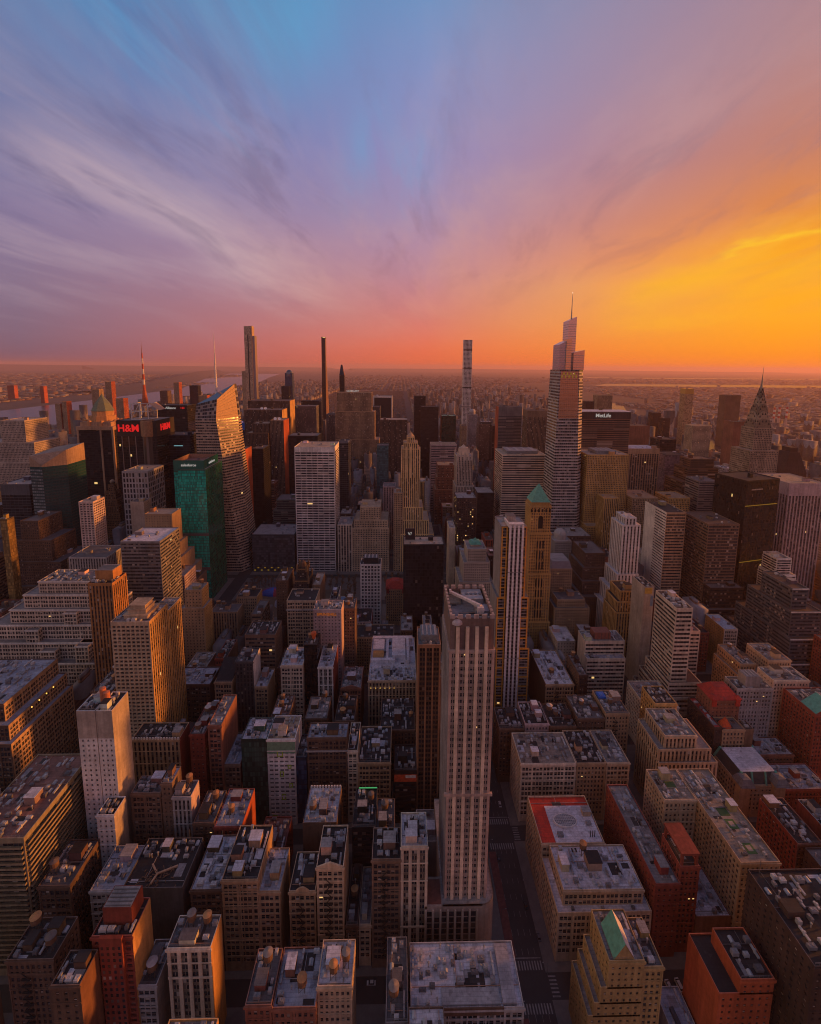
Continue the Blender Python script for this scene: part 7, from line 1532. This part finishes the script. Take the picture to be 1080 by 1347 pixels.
for k in range(35, 46):
    yc = 40+80.5*(k-34)
    for s in (-1, 1):
        y_ = yc+s*8.6
        for i in range(11): mk.append((62.6+i*1.5, y_-2.0, .012, 63.3+i*1.5, y_-2.0, .012, 63.3+i*1.5, y_+2.0, .012, 62.6+i*1.5, y_+2.0, .012))
        xx = 70+s*12.2
        for i in range(6): mk.append((xx-2, yc-4.4+i*1.6, .012, xx+2, yc-4.4+i*1.6, .012, xx+2, yc-3.7+i*1.6, .012, xx-2, yc-3.7+i*1.6, .012))
    for xx in (65.6, 69.2, 72.6, 76.0):
        yy = yc+13
        while yy < yc+68: mk.append((xx-.07, yy, .012, xx+.07, yy, .012, xx+.07, yy+3, .012, xx-.07, yy+3, .012)); yy += 9
    mk.append((61.6, yc+11.6, .012, 78.6, yc+11.6, .012, 78.6, yc+12.1, .012, 61.6, yc+12.1, .012))
    rd.append((60.7, yc+12.4, .006, 65.4, yc+12.4, .006, 65.4, yc+68.5, .006, 60.7, yc+68.5, .006))
o = mesh_obj('road_markings', mk, WH); o['kind'] = 'structure'
o = mesh_obj('bus_lane', rd, RDP); o['kind'] = 'structure'
wm, b, p = new_mat('river_water'); p.inputs['Base Color'].default_value = (.03, .035, .04, 1); p.inputs['Roughness'].default_value = .26; p.inputs['IOR'].default_value = 1.33
g = b.n('ShaderNodeNewGeometry'); bp = b.n('ShaderNodeBump'); bp.inputs['Strength'].default_value = .25; bp.inputs['Distance'].default_value = 1.
b.put(bp.inputs['Height'], b.noise(b.vmul(g.outputs['Position'], (.05, .02, 1)), 1., 4)); b.put(p.inputs['Normal'], bp.outputs[0])
def strip(name, left, right, z=.15):
    q = []
    for (a, b_, c_, d) in zip(left, left[1:], right[1:], right): q.append((*a, z, *d, z, *c_, z, *b_, z))
    o = mesh_obj(name, q, wm); o['kind'] = 'structure'; return o
strip('river_water', [(-2650,-800),(-2700,2500),(-2800,4500),(-3000,6500),(-3900,9000),(-5200,13000),(-6800,19000)], [(-1720,-800),(-1780,2000),(-2000,4500),(-2200,6500),(-2700,9000),(-3600,13000),(-4800,19000)])
strip('east_water', [(1180,-800),(1190,2400),(1420,3300),(1800,4300)], [(1430,-800),(1430,2400),(1620,3250),(2050,4250)])
strip('bay_water', [(3600,8600),(4300,9700)], [(9600,8200),(9900,9500)]); strip('sound_water', [(5200,13200),(5000,16500)], [(22000,12600),(24000,16800)]); strip('sound_water', [(9000,10800),(9500,11700)], [(17000,10300),(18000,11500)])
hq = []
def ridge(pts, wd, name):
    q = []
    for (a, b_) in zip(pts, pts[1:]):
        (x0, y0, h0), (x1, y1, h1) = a, b_; d = Vector((y1-y0, -(x1-x0), 0)).normalized()*wd
        q.append((x0+d.x,y0+d.y,-.2, x0,y0,h0, x1,y1,h1, x1+d.x,y1+d.y,-.2)); q.append((x0,y0,h0, x0-d.x,y0-d.y,-.2, x1-d.x,y1-d.y,-.2, x1,y1,h1))
    o = mesh_obj(name, q, ground_mat('wooded_hill', (.05,.04,.035), (.10,.075,.06), .003)); o['kind'] = 'structure'
ridge([(-3450,5200,30),(-3700,7000,75),(-4400,9500,110),(-5800,13500,140),(-7300,19000,150)], 350, 'palisade_hills')
ridge([(-38000,16000,180),(-30000,20000,260),(-26000,26000,300),(-20000,30000,260),(-14000,36000,240),(-6000,40000,200)], 4000, 'far_hills')
ridge([(-4000,38000,160),(6000,40000,190),(16000,40000,150),(30000,36000,120)], 3000, 'far_hills')

# ------------------------------------------------------------------ the park: lawn, bare trees, striped tents
sheet('park_lawn', -205, -75, 566, 640, .16, ground_mat('winter_lawn', (.10,.075,.05), (.19,.14,.09), .12))
BK = flat_material('bark', (.21,.135,.09), .9)
def bare_tree(seed):
    rr = random.Random(seed); q = []
    def limb(p, d, L_, r, lev):
        e = p+d*L_; q.extend(beam(p, e, r*1.7)[:4])
        if lev == 0: return
        for _ in range(4):
            nd = (d+Vector((rr.uniform(-1, 1), rr.uniform(-1, 1), rr.uniform(-.1, .7)))*.75).normalized(); limb(p+d*L_*rr.uniform(.6, 1.), nd, L_*rr.uniform(.6, .8), r*.55, lev-1)
    limb(Vector((0, 0, 4.0)), Vector((0, 0, 1)), 3.4, .42, 4); return q
TR = []
for s in range(4):
    t = mesh_obj('trunk', lathe(0, 0, [(.34, 0), (.24, 5)], 8), BK); c_ = mesh_obj('crown', bare_tree(s), BK); TR.append((t, c_))
first = True; nt_ = 0
spots = [(-212+8.6*i, y) for i in range(18) for y in (553, 561, 638, 646, 654, 662)] + [(-46+9*i, y) for i in range(6) for y in (600, 640, 655, 664)] + [(x, 572+9*i) for i in range(8) for x in (-216, -208, -70, -62)]
for i, (x, y) in enumerate(spots):
    r = thing('plane_tree', 'bare brown plane tree in the rows around the park lawn', 'tree', (x+R.uniform(-1, 1), y+R.uniform(-1, 1), .15), R.uniform(0, 6.28), 'bare trees around the park lawn')
    t, c_ = TR[i % 4]
    for s in (t, c_):
        if s.parent is None and i < 4: s.parent = r
        else:
            d = s.copy(); C.objects.link(d); d.parent = r
    k = R.uniform(.85, 1.3); r.scale = (k, k, k)
def tent(name, label, x, y, rx, ry, h, col, stripes=None):
    r = thing(name, label, 'tent', (x, y, .2)); n, m_ = 20, 6; q, mi = [], []
    for i in range(n):
        for j in range(m_):
            P = lambda a, t: (rx*math.cos(a)*math.cos(t), ry*math.sin(a)*math.cos(t), h*math.sin(t))
            a0, a1 = 2*math.pi*i/n, 2*math.pi*(i+1)/n; t0, t1 = math.pi/2*j/m_, math.pi/2*(j+1)/m_
            q.append((*P(a0,t0), *P(a1,t0), *P(a1,t1), *P(a0,t1))); mi.append(1 if stripes and i % 5 == 0 else 0)
    mesh_obj('canopy', q, None, r, mats=[flat_material('canvas', col, .6), flat_material('canvas_stripe', stripes or col, .6)], midx=mi)
tent('striped_tent', 'long bright blue domed tent with red stripes in the park', -176, 628, 20, 9, 9, (.03,.10,.42), (.35,.04,.06)); tent('dome_tent', 'white domed tent in front of the blue striped tent', -156, 596, 12, 9, 12, (.42,.46,.58))
o = thing('park_kiosk', 'small white park kiosk with a blue glass roof', 'kiosk', (-78, 604, .15)); mesh_obj('wall', box(-8, 8, -6, 6, 0, 5), M['wall'], o, COL['white']); mesh_obj('glass_roof', box(-5, 5, -4, 4, 5, 5.6), M['tglass'], o, (.15,.3,.5))
# the big park far up town: bare woods
n = 5200; X = rg.uniform(-770, 40, n); Y = rg.uniform(2085, 6050, n); Hh = rg.uniform(9, 17, n); rr = rg.uniform(5, 11, n); tq = []
cs, sn_ = np.cos(np.arange(6)*math.pi/3), np.sin(np.arange(6)*math.pi/3); jit = rg.uniform(.7, 1.25, (n, 6)); tl = []
for i in range(6):
    j = (i+1) % 6; tl.append(np.stack([X+rr*cs[i]*jit[:, i], Y+rr*sn_[i]*jit[:, i], Hh*.35, X+rr*cs[j]*jit[:, j], Y+rr*sn_[j]*jit[:, j], Hh*.35, X, Y, Hh], 1))
o = mesh_obj('park_woods', [], ground_mat('bare_woods', (.05,.036,.03), (.13,.09,.07), .03), tris=np.concatenate(tl)); o['kind'] = 'stuff'; o['label'] = 'brown bare woods of the big park far up town'; o['category'] = 'woods'

# ------------------------------------------------------------------ cars and vans
def car(col, van=False):
    q = []; L_, W_, h0, h1 = (5.6, 2.0, 1.9, 2.3) if van else (4.6, 1.8, .78, 1.42)
    body = box(-W_/2, W_/2, -L_/2, L_/2, .28, h0, True)
    a, b_ = (-L_*.36, L_*.30) if not van else (-L_*.46, L_*.40)
    cab = [(-W_*.48,a,h0, W_*.48,a,h0, W_*.40,a+.5,h1, -W_*.40,a+.5,h1), (W_*.48,a,h0, W_*.48,b_,h0, W_*.40,b_-.7,h1, W_*.40,a+.5,h1), (W_*.48,b_,h0, -W_*.48,b_,h0, -W_*.40,b_-.7,h1, W_*.40,b_-.7,h1), (-W_*.48,b_,h0, -W_*.48,a,h0, -W_*.40,a+.5,h1, -W_*.40,b_-.7,h1)]
    top = [(-W_*.40,a+.5,h1, W_*.40,a+.5,h1, W_*.40,b_-.7,h1, -W_*.40,b_-.7,h1)]; wh = []
    for sx in (-1, 1):
        for yy in (-L_*.31, L_*.31):
            for k in range(8): t0, t1 = k*math.pi/4, (k+1)*math.pi/4; wh.append((sx*W_*.5+.04*sx, yy+.33*math.cos(t0), .33+.33*math.sin(t0), sx*W_*.5+.04*sx, yy+.33*math.cos(t1), .33+.33*math.sin(t1), sx*W_*.5-.2*sx, yy+.33*math.cos(t1), .33+.33*math.sin(t1), sx*W_*.5-.2*sx, yy+.33*math.cos(t0), .33+.33*math.sin(t0)))
    return body, cab, top, wh
CARC = [((.55,.54,.52), 'white'), ((.03,.03,.03), 'black'), ((.30,.30,.31), 'silver'), ((.12,.12,.13), 'dark grey'), ((.50,.30,.03), 'yellow'), ((.05,.08,.16), 'navy')]
def put_car(x, y, rz, ci, van, label, group):
    col = CARC[ci][0]; r = thing('delivery_van' if van else 'parked_car', label, 'van' if van else 'car', (x, y, .006), rz, group)
    bd, cb, tp, wh = car(col, van); mesh_obj('body', bd+tp, M['metal'], r, col); mesh_obj('cabin_glass', cb, M['dkglass'], r); mesh_obj('wheels', wh, M['paint'], r, (.015,.015,.015))
    return r
put_car(-13.5, 203.5, RD(90), 0, False, 'white car waiting on the dark street by the bottom lot', 'cars on the streets')
for i in range(9): put_car(142+i*5.6, 199+R.uniform(-.4, .4), RD(4), [0, 0, 2, 0, 3, 0, 2, 1, 0][i], i % 3 != 2, 'vehicle parked nose to kerb in the row behind the orange-red brick building', 'vehicles parked in the side street')
put_car(75.4, 303, 0, 0, False, 'white car driving beside the tall limestone tower', 'cars on the avenue')
put_car(66.5, 265.5, 0, 1, False, 'dark car with bright lamps at the avenue crossing', 'cars on the avenue')
for i, (x, y, ci, v) in enumerate([(64, 330, 1, 0), (67.3, 352, 3, 0), (74, 395, 2, 0), (71, 420, 4, 0), (67, 455, 1, 1), (74, 470, 0, 0), (71, 500, 3, 0), (67, 530, 4, 0), (74, 555, 1, 0), (70.8, 590, 0, 1), (67, 615, 4, 0), (77, 238, 1, 0), (80.2, 222, 3, 0)]):
    put_car(x, y, 0, ci, bool(v), f"{CARC[ci][1]} {'van' if v else 'car'} on the avenue seen between the towers", 'cars on the avenue')
# street lamps on the avenue
def lamp(x, y, s):
    r = thing('street_lamp', 'slim curved-arm street lamp on the avenue pavement', 'street lamp', (x, y, .15), 0, 'street lamps along the avenue')
    mesh_obj('pole', lathe(0, 0, [(.12, 0), (.08, 8)], 6) + beam((0, 0, 8), (s*2.4, 0, 8.7), .12), M['paint'], r, (.10,.10,.10)); mesh_obj('lamp_head', box(s*2.1, s*2.9, -.18, .18, 8.55, 8.75, True), M['paint'], r, (.25,.25,.25))
for k in range(9):
    lamp(60.5, 150+k*40, 1); lamp(79.8, 165+k*40, -1)

# ------------------------------------------------------------------ haze over everything
hm = bpy.data.materials.new('haze'); hm.use_nodes = True; nt = hm.node_tree; nt.nodes.remove(nt.nodes['Principled BSDF'])
pv_ = nt.nodes.new('ShaderNodeVolumePrincipled'); pv_.inputs['Color'].default_value = (.95, .62, .58, 1); pv_.inputs['Density'].default_value = 3.3e-5; pv_.inputs['Anisotropy'].default_value = .3
nt.links.new(pv_.outputs[0], nt.nodes['Material Output'].inputs['Volume'])
hz = mesh_obj('haze', box(-62000, 62000, -3000, 62000, -3, 500, True), hm); hz['kind'] = 'stuff'; hz['label'] = 'thin warm haze over the whole city'; hz['category'] = 'haze'
